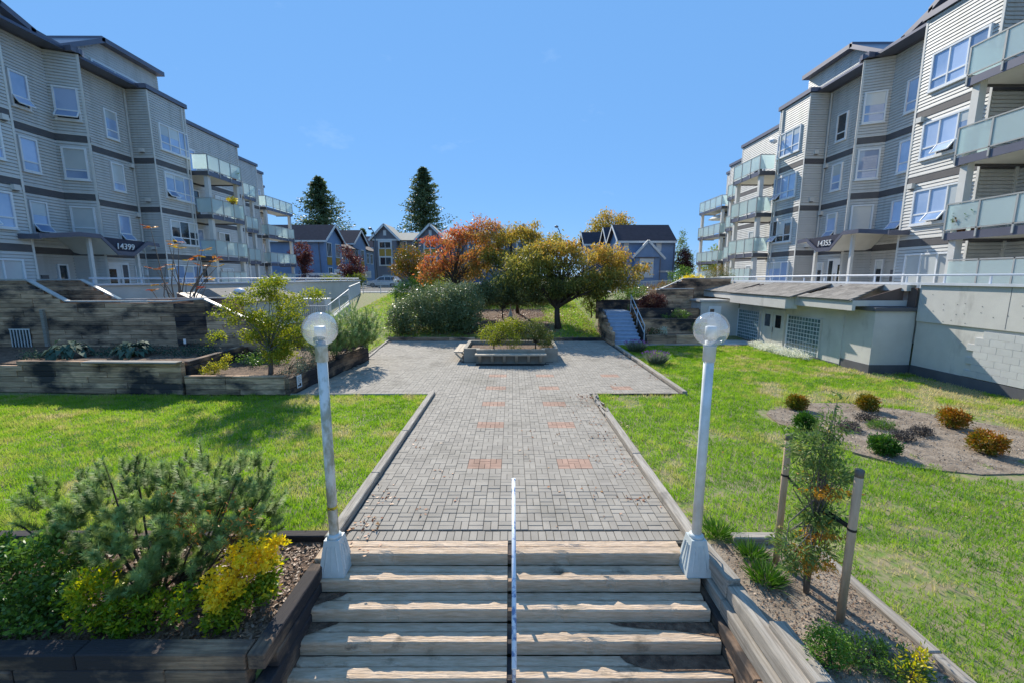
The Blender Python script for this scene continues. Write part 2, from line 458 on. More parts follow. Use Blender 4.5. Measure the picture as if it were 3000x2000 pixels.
plaza = tag(MB().prism([(-2.3, 5.0, -0.06), (2.33, 5.0, -0.06), (2.33, 12.0, -0.06), (5.1, 12.0, -0.06), (5.1, 20.2, -0.06), (5.25, 22.6, -0.06), (-6.8, 22.6, -0.06), (-6.55, 18.6, -0.06),
                        (-6.0, 17.3, -0.06), (-6.55, 12.0, -0.06), (-2.3, 12.0, -0.06)], (0, 0, 0.05)).build('plaza', m_joint), kind='structure')
U = 0.2065; PX0 = -0.81 - 40 * U; PY0 = 5.275
def in_plaza(x, y):
    if y < 12.0: return -2.26 < x < 2.3 and y > 5.02
    if y > 22.45: return False
    lft = -6.5 + (y - 12) * 0.106 if y < 17.3 else -6.5
    if -1.95 < x < 1.85 and 16.65 < y < 18.85: return False
    if -1.42 < x < 1.32 and 16.1 < y < 16.7: return False
    return lft < x < 5.03
red_rows = [7.06, 9.12, 10.76, 12.42, 14.2]
def is_red(i, j):
    x = PX0 + (i + 0.5) * U; y = PY0 + (j + 0.5) * U
    ok = (-0.82 < x < -0.18) or (0.84 < x < 1.47) or (3.1 < x < 3.75 and y > 12.2)
    return ok and any(0 <= y - q < 2 * U for q in red_rows)
cells = []
for j in range(0, 84):
    for i in range(0, 72):
        x0 = PX0 + i * U; y0 = PY0 + j * U
        for k in range(2):
            if (i + j) % 2: cx, cy, rz = x0 + U / 2, y0 + U * (0.25 + 0.5 * k), 0
            else: cx, cy, rz = x0 + U * (0.25 + 0.5 * k), y0 + U / 2, 1
            hw, hh = (U / 2, U / 4) if rz == 0 else (U / 4, U / 2)
            if in_plaza(cx - hw * .8, cy - hh * .8) and in_plaza(cx + hw * .8, cy + hh * .8): cells.append((cx, cy, rz, is_red(i, j)))
for i in range(44):                       # soldier course along the top step
    cells.append((-2.2 + 0.05 + i * 0.1022, 5.145, 1, False))
cells.sort(key=lambda c: c[0] ** 2 * 0.6 + c[1] ** 2)
rp_ = random.Random(8)
far = {True: MB(), False: MB()}
for k, (cx, cy, rz, red) in enumerate(cells):
    dz = rp_.uniform(-0.0035, 0.0035)
    if k < 296:
        piece('paver', (U - 0.008, U / 2 - 0.008, 0.06), (cx, cy, -0.03 + dz), m_pav_red if red else m_pav, plaza, rot=(rp_.uniform(-.006, .006), rp_.uniform(-.006, .006), R(90) * rz + rp_.uniform(-.01, .01)), bev=0.004)
    else:
        hw, hh = (U / 2 - 0.004, U / 4 - 0.004) if rz == 0 else (U / 4 - 0.004, U / 2 - 0.004)
        far[red].box(cx - hw, cx + hw, cy - hh, cy + hh, -0.03, dz)
tag(far[False].build('distant_pavers', m_pav_far, plaza), kind='stuff')
tag(far[True].build('distant_red_pavers', m_pav_red_far, plaza), kind='stuff')

# concrete walkway below the terraces, and its timber edge
walk = tag(MB().prism([(5.22, 20.95, -0.05), (12.7, 20.95, -0.05), (12.7, 23.3, -0.05), (5.22, 23.3, -0.05)], (0, 0, 0.053)).build('walkway', m_conc), kind='structure')

def run(parent, a, b, h, wd, z_top, m, name='timber', seed=0, lens=(1.6, 2.6), jit=0.008, bev=0.012):
    """Timbers laid end to end from a to b."""
    rg = random.Random(seed); a = Vector((a[0], a[1], 0)); b = Vector((b[0], b[1], 0)); L = (b - a).length; d = (b - a).normalized()
    ang = math.atan2(d.y, d.x); s = 0.0
    while s < L - 0.02:
        q = min(L - s, round(rg.uniform(*lens) * 5) / 5)
        if L - s - q < 0.35: q = L - s
        c = a + d * (s + q / 2); nrm = Vector((-d.y, d.x, 0)) * rg.uniform(-jit, jit)
        piece(name, (q - 0.006, wd, h), (c.x + nrm.x, c.y + nrm.y, z_top - h / 2 + rg.uniform(-jit, jit) * 0.5), m, parent, rot=(rg.uniform(-.01, .01), 0, ang), bev=bev)
        s += q

k1 = thing('timber_kerb', 'grey timber kerb along the left edge of the brick path', 'kerb', (-2.35, 5, 0), 'timber kerbs beside the paving')
run(k1, (-2.35, 4.98), (-2.35, 12.02), 0.16, 0.15, 0.10, m_kerb, seed=1)
k2 = thing('timber_kerb', 'splintered grey timber kerb along the right edge of the brick path', 'kerb', (2.38, 4.5, 0), 'timber kerbs beside the paving')
run(k2, (2.38, 4.98), (2.38, 10.1), 0.16, 0.15, 0.10, m_kerb, seed=2)
run(k2, (2.46, 4.2), (2.40, 4.97), 0.14, 0.16, 0.09, m_kerb, seed=7)
rg = random.Random(5)
for i in range(16):                      # the rotten end, broken into splinters
    y0 = 10.1 + i * 0.1 + rg.uniform(-.05, .05); ln = rg.uniform(0.2, 0.55)
    piece('splinter', (ln, rg.uniform(0.03, 0.06), 0.06), (2.36 + rg.uniform(-.07, .07), min(y0, 11.7), 0.05 + rg.uniform(-.04, .04)), m_kerb, k2, rot=(rg.uniform(-.4, .4), rg.uniform(-.15, .15), R(90) + rg.uniform(-.25, .25)), bev=0.006)
k3 = thing('timber_kerb', 'timber kerb between the plaza and the right lawn, ending beside the lavender', 'kerb', (5.1, 12, 0), 'timber kerbs beside the paving')
run(k3, (5.1, 12.0), (5.18, 20.6), 0.15, 0.14, 0.09, m_kerb, seed=3)
k4 = thing('edging_strip', 'thin pale edging strip along the back of the left lawn', 'edging', (-4.4, 11.97, 0), 'thin edging strips of the lawns')
run(k4, (-6.5, 11.95), (-2.43, 11.95), 0.10, 0.06, 0.035, m_kerb, name='board', seed=4)
k5 = thing('edging_strip', 'thin dark edging strip at the near end of the plaza wing on the right', 'edging', (3.7, 12.0, 0), 'thin edging strips of the lawns')
run(k5, (2.5, 11.98), (5.02, 11.98), 0.10, 0.05, 0.03, m_wood_dark, name='board', seed=5)
k6 = thing('edging_strip', 'pale timber edge between the walkway and the far end of the right lawn', 'edging', (8.8, 20.9, 0), 'thin edging strips of the lawns')
run(k6, (5.25, 20.9), (12.55, 20.9), 0.14, 0.08, 0.05, m_kerb, name='board', seed=6)
k7 = thing('timber_kerb', 'low dark timber kerb along the back of the plaza under the bank', 'kerb', (-0.5, 22.55, 0), 'timber kerbs beside the paving')
run(k7, (-6.8, 22.75), (-2.0, 22.55), 0.24, 0.16, 0.16, m_wood, seed=8); run(k7, (1.6, 22.6), (5.1, 22.6), 0.24, 0.16, 0.15, m_wood_dark, seed=9)
run(k7, (-2.0, 22.55), (1.6, 22.6), 0.24, 0.16, 0.12, m_wood_dark, seed=19)
k8 = thing('edging_strip', 'pale edge of the paving beside the grass strip behind the long left planter', 'edging', (-6.6, 20, 0), 'thin edging strips of the lawns')
run(k8, (-6.15, 17.5), (-6.72, 22.6), 0.12, 0.10, 0.05, m_kerb, name='board', seed=10)

# ---------------------------------------------------------------- stairs
stairs = thing('timber_stairs', 'wide timber stairs descending towards the viewer from the brick path', 'stairs', (0, 4, -1.2))
rs = random.Random(21)
for i in range(8):
    zt = -0.15 * i; yf = 4.77 - 0.275 * i
    hwid = 2.16 if i == 0 else 2.26
    for sx in (-1, 1):
        split = 0.035
        ln = hwid - split; cx = sx * (split + ln / 2) - 0.02
        worn('tread_timber', (ln, 0.145, 0.15), (cx, yf + 0.0725, zt - 0.075 + rs.uniform(-.004, .004)), m_step, stairs, i * 7 + sx, rot=(rs.uniform(-.01, .01), 0, rs.uniform(-.003, .003)))
        worn('tread_timber', (ln, 0.132, 0.15), (cx, yf + 0.145 + 0.067, zt - 0.079 + rs.uniform(-.004, .004)), m_step, stairs, 100 + i * 7 + sx, rot=(rs.uniform(-.012, .012), 0, rs.uniform(-.004, .004)))
    MB().box(-0.052, 0.012, yf + 0.01, yf + 0.27, zt - 0.145, zt - 0.02).build('gap_filler', m_wood_dark, stairs)
# dirt gathered in the corners of the treads
def dirt(pts, z, nm):
    MB().prism([(x, y, z) for x, y in pts], (0, 0, 0.006)).build(nm, m_soil, stairs)
dirt([(-2.26, 4.46), (-1.95, 4.48), (-2.0, 4.42), (-2.12, 4.36), (-2.26, 4.28)], -0.2955, 'dirt_patch')
dirt([(-2.26, 4.20), (-1.95, 4.20), (-2.1, 4.12), (-2.26, 4.03)], -0.4455, 'dirt_patch')
dirt([(1.1, 4.195), (2.25, 4.2), (2.25, 4.0), (2.05, 4.05), (1.8, 4.1), (1.5, 4.12), (1.2, 4.16)], -0.4455, 'dirt_patch')
dirt([(1.15, 3.93), (2.25, 3.93), (2.25, 3.72), (2.0, 3.76), (1.6, 3.75), (1.35, 3.79), (1.2, 3.86)], -0.5955, 'dirt_patch')
tag(MB().box(-2.4, 2.4, -6, 2.85, -1.3, -1.21).build('lower_court', m_conc), kind='structure')

# handrail up the middle
m_hand = mat('chipped_paint', (0.72, 0.76, 0.82), (0.16, 0.24, 0.42), rough=0.4, scale=3.5, world=True, lo=0.40, hi=0.50, stretch=(3, 3, 3))
hr = thing('handrail', 'white pipe handrail with chipped blue paint up the middle of the stairs', 'handrail', (0.02, 4.1, -0.6))
MB().tube([(0.02, 5.0, 0.87), (0.02, 3.28, -0.07)], 0.024, 10).build('rail', m_hand, hr, smooth=True)
for y0 in (4.66, 3.6):
    zr = 0.87 - 0.5465 * (5.0 - y0); i = int((4.77 - y0) / 0.275) + 1
    MB().tube([(0.02, y0, -0.15 * i - 0.005), (0.02, y0, zr)], 0.02, 8).build('post', m_hand, hr, smooth=True)
MB().lathe([(0.0, 0), (0.027, 0.0), (0.027, 0.02), (0.0, 0.02)], (0.02, 5.0, 0.86), 10).build('end_cap', m_white, hr)

# ---------------------------------------------------------------- beds beside the stairs
lw = thing('timber_planter_wall', 'black-stained timber wall holding the pine bed left of the stairs', 'retaining wall', (-2.4, 3.5, -1.2), 'timber walls beside the stairs')
for c in range(7):
    zt = 0.0 - 0.17 * c
    run(lw, (-7.2, 3.44), (-2.44, 3.44), 0.165, 0.18, zt, m_wood_dark if c < 4 else m_wood, seed=30 + c, lens=(1.2, 2.4))
    run(lw, (-2.345, 3.36 if c % 2 == 0 else 3.55), (-2.345, 4.62), 0.165, 0.16, zt - 0.002, m_wood_dark, seed=40 + c, lens=(0.9, 1.3))
run(lw, (-2.33, 4.63), (-2.33, 4.96), 0.15, 0.15, 0.03, m_step, seed=47)
run(lw, (-2.45, 5.12), (-7.2, 5.12), 0.16, 0.14, 0.05, m_wood_dark, seed=48)
lbed = tag(MB().prism([(-7.2, 3.5, -0.13), (-2.44, 3.5, -0.13), (-2.44, 5.06, -0.05), (-7.2, 5.06, -0.05)], (0, 0, 0.02)).build('planting_bed', m_soil), kind='structure')

rw = thing('timber_planter_wall', 'stepped grey timbers stacked along the right side of the stairs', 'retaining wall', (2.4, 3.2, -1.2), 'timber walls beside the stairs')
for c in range(7):
    zt = 0.02 - 0.17 * c; x = 2.47 - 0.055 * c
    y1 = 4.72 if c == 0 else 4.96
    run(rw, (max(x, 2.35), 1.6), (max(x, 2.35), y1), 0.165, 0.17, zt, m_kerb if c < 2 else m_wood, seed=60 + c, lens=(0.9, 1.9), jit=0.012)
run(rw, (2.62, 1.6), (2.6, 3.65), 0.2, 0.17, 0.09, m_kerb, seed=69, lens=(1.2, 1.5))
re_ = thing('timber_edging', 'grey timbers edging the bed of the staked cypress on the right', 'edging', (3.8, 3.5, 0))
run(re_, (2.86, 5.02), (3.55, 5.02), 0.13, 0.13, 0.10, m_kerb, seed=71)
run(re_, (3.80, 4.92), (3.86, 1.2), 0.13, 0.12, 0.06, m_kerb, seed=72)
tag(MB().prism([(2.5, 1.2, -0.02), (3.8, 1.2, -0.02), (3.78, 4.96, -0.02), (2.5, 4.96, -0.02)], (0, 0, 0.03)).build('planting_bed', m_drysoil), kind='structure')

# oval bed in the right lawn
ov = [(6.42, 10.2), (6.9, 10.75), (7.8, 11.1), (9.0, 11.15), (10.0, 10.7), (10.9, 9.9), (11.5, 9.0), (11.2, 8.1), (10.3, 7.4), (9.2, 6.95), (8.2, 6.9), (7.2, 7.2), (6.7, 7.9), (6.45, 8.8), (6.3, 9.5)]
tag(MB().prism([(x, y, -0.03) for x, y in ov], (0, 0, 0.034)).build('planting_bed', m_drysoil), kind='structure')

# street beyond the fence
m_asph = mat('asphalt', (0.06, 0.06, 0.062), (0.045, 0.045, 0.047), rough=0.9, scale=1, world=True)
m_walk = mat('pavement_concrete', (0.50, 0.49, 0.46), (0.43, 0.42, 0.40), rough=0.9, scale=1, world=True)
tag(MB().box(-120, 120, 41.2, 44.0, 1.7, 1.90).build('pavement', m_walk), kind='structure')
tag(MB().box(-120, 120, 44.0, 44.2, 1.6, 1.91).build('kerb', m_walk), kind='structure')
tag(MB().box(-120, 120, 44.2, 66.0, 1.5, 1.875).build('road', m_asph), kind='structure')
tag(MB().box(-120, 120, 66.0, 68.5, 1.5, 2.0).build('pavement', m_walk), kind='structure')
# ================================================================ APARTMENT BUILDINGS
m_num = mat('white_letters', (0.85, 0.85, 0.85), rough=0.5)
m_sign = mat('sign_board', (0.03, 0.032, 0.06), rough=0.5)
m_copper = mat('vent_hood', (0.16, 0.15, 0.15), rough=0.5)

def apartment(s, X0, Y0, dz, label, number, far_side):
    """A four-storey block. u: metres out from the main front towards the court, v: metres along it away from the viewer.
    s = 1 stands on the right of the court, s = -1 on the left."""
    def P(u, v, z): return (s * (X0 - u), Y0 + v, z + dz)
    top = thing('apartment_building', label, 'building', (s * X0, Y0, 2.15))
    Z0, ZE = 2.2, 14.3
    fl = [10.58, 7.82, 5.09]
    def wallbox(mb, a, b, z0, z1, n0, n1):
        """Box along the wall line a-b (u,v), from offset n0 to n1 outwards."""
        d = Vector((b[0] - a[0], b[1] - a[1])); d.normalize(); n = Vector((d.y, -d.x))
        q = []
        for z in (z0, z1):
            q.append([P(*(Vector(p) + n * o), z) for p, o in ((a, n0), (b, n0), (b, n1), (a, n1))])
        mb.hull8(q[0], q[1]); return mb
    def siding(a, b, z0, z1, lap=0.14, lip=0.034, slot=0.02):
        """Lapped boards: each leans out at its foot and leaves a shadow slot above its head."""
        d = Vector((b[0] - a[0], b[1] - a[1])); d.normalize(); n = Vector((d.y, -d.x)); V_ = []; F_ = []
        k = max(1, int(round((z1 - z0) / lap))); lap = (z1 - z0) / k; A, B = Vector(a), Vector(b)
        for i in range(k):
            za, zb = z0 + i * lap, z0 + (i + 1) * lap
            for o_, z_ in ((lip, za), (0.012, zb - slot), (-0.035, zb - slot), (-0.035, zb), (lip, zb)):
                V_ += [P(*(A + n * o_), z_), P(*(B + n * o_), z_)]
            t = i * 10
            F_ += [(t + 2 * q, t + 2 * q + 1, t + 2 * q + 3, t + 2 * q + 2) for q in range(4)]
        me = bpy.data.meshes.new('siding_wall'); o0 = wloc(top)
        me.from_pydata([(p[0] - o0.x, p[1] - o0.y, p[2] - o0.z) for p in V_], [], F_)
        return link('siding_wall', me, m_siding, top, loc=o0)
    def facade(a, b, z0=Z0, z1=ZE, band=True, trim=(True, True)):
        zs = [z0] + [z for z in reversed(fl) if z0 < z - 0.4 and z < z1] + [z1]
        for i in range(len(zs) - 1):
            lo = zs[i]; hi = zs[i + 1]
            siding(a, b, lo, hi - (0.34 if (band and hi in fl) else 0.0))
            if band and hi in fl:
                wallbox(MB(), a, b, hi - 0.34, hi - 0.035, -0.02, 0.02).build('floor_band', m_band, top)
                wallbox(MB(), a, b, hi - 0.035, hi, -0.02, 0.035).build('drip_ledge', m_trim, top)
        d = Vector((b[0] - a[0], b[1] - a[1])); L = d.length; d.normalize()
        if trim[0]: wallbox(MB(), a, tuple(Vector(a) + d * 0.09), z0, z1 - 0.02, -0.03, 0.037).build('corner_board', m_trim, top)
        if trim[1]: wallbox(MB(), tuple(Vector(b) - d * 0.09), b, z0, z1 - 0.02, -0.03, 0.037).build('corner_board', m_trim, top)
        # eave
        wallbox(MB(), tuple(Vector(a) - d * 0.10), tuple(Vector(b) + d * 0.10), z1, z1 + 0.24, -0.35, 0.13).build('eave_fascia', m_fascia, top)
    rnd_w = random.Random(number + 5)
    def window(a, b, t0, t1, z0, z1, cols=1, vent=None, pane=None, open_=None, low=0.30):
        """Window on wall a-b between distances t0..t1 from a; vent: height share of the lower sashes."""
        d = Vector((b[0] - a[0], b[1] - a[1])); d.normalize(); n = Vector((d.y, -d.x)); A = Vector(a)
        wn_ = thing('window', None, None, P(*(A + d * (t0 + t1) / 2 + n * 0.03), z0), parent=top)
        def bx(mb, ta, tb, za, zb, n0, n1): return wallbox(mb, tuple(A + d * ta), tuple(A + d * tb), za, zb, n0, n1)
        fw = 0.075; mb = MB()
        bx(mb, t0, t0 + fw, z0, z1, -0.02, 0.10); bx(mb, t1 - fw, t1, z0, z1, -0.02, 0.10)
        bx(mb, t0 + fw, t1 - fw, z1 - fw, z1, -0.02, 0.10); bx(mb, t0 + fw, t1 - fw, z0, z0 + fw, -0.02, 0.10)
        step = (t1 - t0) / cols; zm = z0 + (z1 - z0) * low
        for c in range(1, cols): bx(mb, t0 + c * step - 0.028, t0 + c * step + 0.028, z0 + fw, z1 - fw, -0.02, 0.088)
        if vent: bx(mb, t0 + fw, t1 - fw, zm - 0.03, zm + 0.03, -0.02, 0.082)
        mb.build('frame', m_white, wn_)
        bx(MB(), t0 - 0.03, t1 + 0.03, z0 - 0.05, z0 - 0.003, -0.02, 0.12).build('sill', m_white, wn_)
        for c in range(cols):
            ta = t0 + c * step + (fw if c == 0 else 0.028); tb = t0 + (c + 1) * step - (fw if c == cols - 1 else 0.028)
            pm = pane or m_pane
            if vent:
                bx(MB(), ta, tb, zm + 0.03, z1 - fw, 0.0, 0.05).build('pane', pm, wn_)
                if open_ == c:
                    # awning sash pushed out at the bottom
                    bx(MB(), ta, tb, z0 + fw, zm - 0.03, 0.0, 0.05).build('pane', m_dark_pane, wn_)
                    hi = zm - 0.02; lo_ = z0 + fw - 0.02; out = 0.26
                    sash = MB(); g1 = [P(*(A + d * t + n * 0.09), hi) for t in (ta - .02, tb + .02)]; g2 = [P(*(A + d * t + n * (0.09 + out)), lo_ + 0.05) for t in (tb + .02, ta - .02)]
                    pts = [Vector(q) for q in g1 + g2]
                    for i in range(4): sash.bar(pts[i], pts[(i + 1) % 4], 0.05, 0.04, up=(0, 0.1, 1))
                    sash.build('open_sash', m_white, wn_)
                    c0 = sum(pts, Vector()) / 4
                    MB().quad(*[tuple(c0 + (q - c0) * 0.9) for q in pts]).build('sash_pane', m_pane, wn_)
                else:
                    bx(MB(), ta, tb, z0 + fw, zm - 0.03, 0.0, 0.05).build('pane', pm, wn_)
            else:
                bx(MB(), ta, tb, z0 + fw, z1 - fw, 0.0, 0.05).build('pane', pm, wn_)
        if (z1 - z0) < 1.8 and pane is not m_blind and top.get('label') and z0 < 14:
            for c in range(cols):
                if rnd_w.random() < 0.5:
                    ta = t0 + c * step + (fw if c == 0 else 0.028); tb = t0 + (c + 1) * step - (fw if c == cols - 1 else 0.028)
                    zb = (zm + 0.03) if vent else z0 + fw
                    blind(wn_, a, b, ta, tb, z1 - fw - (z1 - fw - zb) * rnd_w.choice((0.25, 0.4, 0.6, 0.97)), z1 - fw)
        return wn_
    def blind(w_, a, b, t0, t1, z0, z1):
        d = Vector((b[0] - a[0], b[1] - a[1])); d.normalize(); A = Vector(a)
        wallbox(MB(), tuple(A + d * t0), tuple(A + d * t1), z0, z1, 0.03, 0.056).build('blind', m_blind, w_)
    def vent_hood(a, b, t, z):
        d = Vector((b[0] - a[0], b[1] - a[1])); d.normalize(); A = Vector(a)
        mb = MB(); wallbox(mb, tuple(A + d * (t - 0.12)), tuple(A + d * (t + 0.12)), z - 0.10, z + 0.12, -0.01, 0.17)
        mb.build('vent_hood', m_trim, top)
        wallbox(MB(), tuple(A + d * (t - 0.09)), tuple(A + d * (t + 0.09)), z - 0.14, z - 0.102, 0.0, 0.14).build('vent_flap', m_copper, top)

    near = ((0, -3.1), (0, 0)); rec1 = ((-1.2, 0), (-1.2, 2.8)); bay = ((-1.2, 2.8), (0, 3.32)); rec2 = ((-1.2, 3.5), (-1.2, 7.1))
    face = ((-1.2, 7.1), (0, 7.08)); wb = ((0, 7.08), (0, 9.95))
    facade(*near); facade((0, 0), (-1.2, 0), trim=(False, False)); facade(*rec1, trim=(False, False)); facade(*bay, trim=(False, True)); facade((0, 3.32), (-1.2, 3.5), trim=(False, False))
    facade(*rec2, trim=(False, True)); facade(*face, trim=(False, False)); facade(*wb); facade((0, 9.95), (-1.9, 9.95), trim=(False, False))
    facade((-1.9, 9.95), (-1.9, 18.1), trim=(False, True)); facade((-1.9, 18.1), (-4, 18.1), trim=(False, False)); facade((-4, 18.1), (-4, 24.2), trim=(False, True)); facade((-4, 24.2), (-5.3, 24.2), trim=(False, False))
    facade((-5.3, 24.2), (-5.3, 27.4), trim=(False, True)); facade((-5.3, 27.4), (-9, 27.4), trim=(False, False)); facade((-9, 27.4), (-9, 34), trim=(False, True))
    facade((-1.4, -9), (-1.4, -3.1)); facade((-1.4, -3.1), (0, -3.1), trim=(False, False)) if False else facade((-1.4, -3.1), (-0.0, -3.1), trim=(True, False))
    # flat roof behind the eaves
    MB().prism([P(u, v, 14.32) for u, v in [(-0.3, -9), (-0.3, 9.9), (-2.2, 9.9), (-2.2, 18), (-4.3, 18), (-4.3, 24.1), (-5.6, 24.1), (-5.6, 27.3), (-9.3, 27.3), (-9.3, 34), (-16, 34), (-16, -9)]], (0, 0, 0.12)).build('flat_roof', m_roof, top)
    MB().prism([P(u, v, Z0) for u, v in [(-1.5, -9), (-1.5, 3), (-1.5, 9.8), (-2.1, 9.8), (-2.1, 18), (-4.2, 18), (-4.2, 24), (-5.5, 24), (-5.5, 27.2), (-9.2, 27.2), (-9.2, 33.9), (-16, 33.9), (-16, -9)]], (0, 0, 12.0)).build('core_wall', m_band, top)
    # lofts above the eaves
    def loft(prof, name_win, vwin, uw=-2.55):
        ur = uw + 0.45
        a = [P(uw, v, z) for v, z in prof]
        mb = MB(); mb.prism(a, Vector(P(-9, 0, 0)) - Vector(P(uw, 0, 0))); mb.build('loft_wall', m_siding, top)
        zb = min(z for v, z in prof)
        v0, v1 = min(v for v, z in prof), max(v for v, z in prof)
        # lapped boards on its front
        lap = 0.14; z = 14.45; lb = MB(); up = [q for q in prof if q[1] > 14.6]
        def topz(v):
            pts = sorted([q for q in prof if q[1] > 14.5])
            for i in range(len(pts) - 1):
                if pts[i][0] <= v <= pts[i + 1][0]:
                    t = (v - pts[i][0]) / max(1e-6, pts[i + 1][0] - pts[i][0]); return pts[i][1] * (1 - t) + pts[i + 1][1] * t
            return 14.3
        while z < 16.7:
            vv = [v0 + (v1 - v0) * i / 60 for i in range(61)]; inn = [v for v in vv if topz(v) > z + lap]
            if len(inn) > 1:
                va, vb = inn[0], inn[-1]
                lb.add([P(uw + 0.03, va, z), P(uw + 0.03, vb, z), P(uw + 0.005, vb, z + lap), P(uw + 0.005, va, z + lap), P(uw + 0.005, va, z), P(uw + 0.005, vb, z)], [(0, 1, 2, 3), (4, 5, 1, 0)])
            z += lap
        lb.build('loft_boards', m_siding, top)
        tp = sorted([q for q in prof if q[1] > 14.5])
        for i in range(len(tp) - 1):
            (va, za), (vb, zb_) = tp[i], tp[i + 1]
            MB().hull8([P(ur, va - .1, za), P(ur, vb + .1, zb_), P(-9, vb + .1, zb_ + 0.02), P(-9, va - .1, za + 0.02)],
                       [P(ur, va - .1, za + 0.26), P(ur, vb + .1, zb_ + 0.26), P(-9, vb + .1, zb_ + 0.28), P(-9, va - .1, za + 0.28)]).build('loft_roof', m_fascia, top)
        if vwin:
            window((-2.52, vwin[0]), (-2.52, vwin[1]), 0, vwin[1] - vwin[0], 15.05, 15.68, cols=3)
    loft([(4.7, 14.3), (11.3, 14.3), (11.3, 16.8), (7.2, 16.8), (4.7, 15.15)], 'w', (6.6, 10.9))
    loft([(-9, 14.3), (4.3, 14.3), (4.3, 14.75), (2.7, 14.85), (1.4, 15.4), (0.2, 16.2), (-1.6, 16.9), (-9, 16.9)], 'w', None, -1.75)
    # skylight ribs on the nearer roof slope
    for q in (0.6, 1.2):
        MB().bar(P(-2.0, 2.25 - q * 0.2, 15.4 + q * 0.15), P(-3.2, 0.9 - q * 0.2, 16.4 + q * 0.15), 0.04, 0.05).build('skylight_rib', m_white, top)
    # windows
    wz = [(11.2, 12.72), (8.43, 9.95), (5.66, 7.16)]
    rw_ = random.Random(number)
    for i, (z0, z1) in enumerate(wz):
        window(near[0], near[1], 0.33, 2.55, z0, z1, cols=3, vent=True, open_=(1 if i != 0 else None))
        window(*rec1, 1.12, 1.88, z0, z1, cols=1, vent=True, open_=(0 if (i == 2 or (i == 0 and s < 0)) else None))
        if not (i == 2 and s > 0): window(*bay, 0.17, 1.12, z0, z1, cols=1, vent=True, pane=(m_blind if (i == 2) else None), open_=(0 if i == 0 and s < 0 else None))
        else: window(*bay, 0.17, 1.12, z0, z1, cols=1, pane=m_blind)
        window(*rec2, 1.98, 2.76, z0, z1, cols=1, vent=True, open_=(0 if i == 2 else None), pane=(m_dark_pane if (i == 0 and s > 0) else None))
        window(*wb, 0.55, 2.8, z0, z1, cols=3, vent=True, open_=((0 if s < 0 else 2) if i > 0 else None), pane=(m_dark_pane if i == 2 else None))
        vent_hood(*face, 0.62, z0 - 0.32 if s > 0 else z0 - 0.25)
        if i < 2: vent_hood(*near, 2.72, z0 - 1.05)
        if i > 0: vent_hood(*rec2, 3.3, fl[i - 1] - 0.55)
    window(near[0], near[1], 0.33, 2.55, 2.75, 4.42, cols=3, pane=m_blind)
    window(*wb, 0.5, 2.8, 2.7, 4.42, cols=3, pane=m_pane)
    # downpipe by the far corner
    MB().bar(P(0.06, 9.6, 14.2), P(0.06, 9.6, 2.3), 0.08, 0.08, up=(0, 1, 0)).build('downpipe', m_trim, top)
    MB().bar(P(-1.12, 6.93, 14.2), P(-1.12, 6.93, 5.2), 0.06, 0.06, up=(0, 1, 0)).build('downpipe', m_trim, top)
    # entrance
    dr = thing('entrance_door', None, None, P(-1.15, 4.7, 2.3), parent=top)
    wallbox(MB(), (-1.2, 3.7), (-1.2, 5.8), 2.2, 4.5, -0.02, 0.045).build('backing', m_trim, dr)
    A0 = rec2[0]
    def eb(t0, t1, z0, z1, n0, n1, nm, m_, par): wallbox(MB(), (-1.2, t0), (-1.2, t1), z0, z1, n0, n1).build(nm, m_, par)
    eb(3.75, 5.75, 4.34, 4.46, 0, 0.09, 'head', m_white, dr)
    for t in (3.75, 4.18, 5.25, 5.67): eb(t, t + 0.09, 2.25, 4.34, 0, 0.09, 'jamb', m_white, dr)
    eb(4.27, 5.25, 2.25, 4.34, 0.03, 0.07, 'door_leaf', m_white, dr); eb(4.42, 4.95, 2.9, 4.1, 0.07, 0.08, 'door_glass', m_dark_pane, dr)
    eb(5.12, 5.16, 3.1, 3.6, 0.08, 0.13, 'door_pull', m_alu, dr)
    eb(3.84, 4.18, 2.4, 4.34, 0.03, 0.07, 'side_light', m_dark_pane, dr); eb(5.34, 5.67, 2.4, 4.34, 0.03, 0.07, 'side_light', m_dark_pane, dr)
    for t in (1.9, 6.15):
        wv = (-1.2, t); window((-1.2, t), (-1.2, t + 0.55), 0, 0.5, 2.5, 4.3, cols=1, pane=m_dark_pane)
    wallbox(MB(), (-1.2, 1.15), (-1.2, 1.45), 3.2, 3.75, 0.0, 0.08).build('intercom', m_copper, top)
    wallbox(MB(), (-1.2, 6.85), (-1.2, 7.0), 3.75, 4.1, 0.0, 0.12).build('wall_lamp', m_white, top)
    # folded entrance canopy with the house number
    cn = thing('entrance_canopy', None, None, P(0.9, 2.0, 4.66), parent=top)
    prof = [(-0.55, 5.30), (1.1, 5.55), (2.1, 5.55), (2.9, 4.80), (3.85, 4.80), (4.75, 5.42), (5.5, 5.36)]
    uf, ub = 0.95, -1.15
    for i in range(len(prof) - 1):
        (va, za), (vb, zb_) = prof[i], prof[i + 1]
        ua = uf if i > 0 else 0.35
        MB().hull8([P(ua if i == 0 else uf, va, za), P(uf, vb, zb_), P(ub, vb, zb_), P(ub, va, za)], [P(ua if i == 0 else uf, va, za + 0.05), P(uf, vb, zb_ + 0.05), P(ub, vb, zb_ + 0.05), P(ub, va, za + 0.05)]).build('soffit', m_soffit, cn)
        MB().hull8([P(ua if i == 0 else uf, va, za + 0.05), P(uf, vb, zb_ + 0.05), P(ub, vb, zb_ + 0.05), P(ub, va, za + 0.05)], [P(ua if i == 0 else uf, va, za + 0.09), P(uf, vb, zb_ + 0.09), P(ub, vb, zb_ + 0.09), P(ub, va, za + 0.09)]).build('canopy_roof', m_roof, cn)
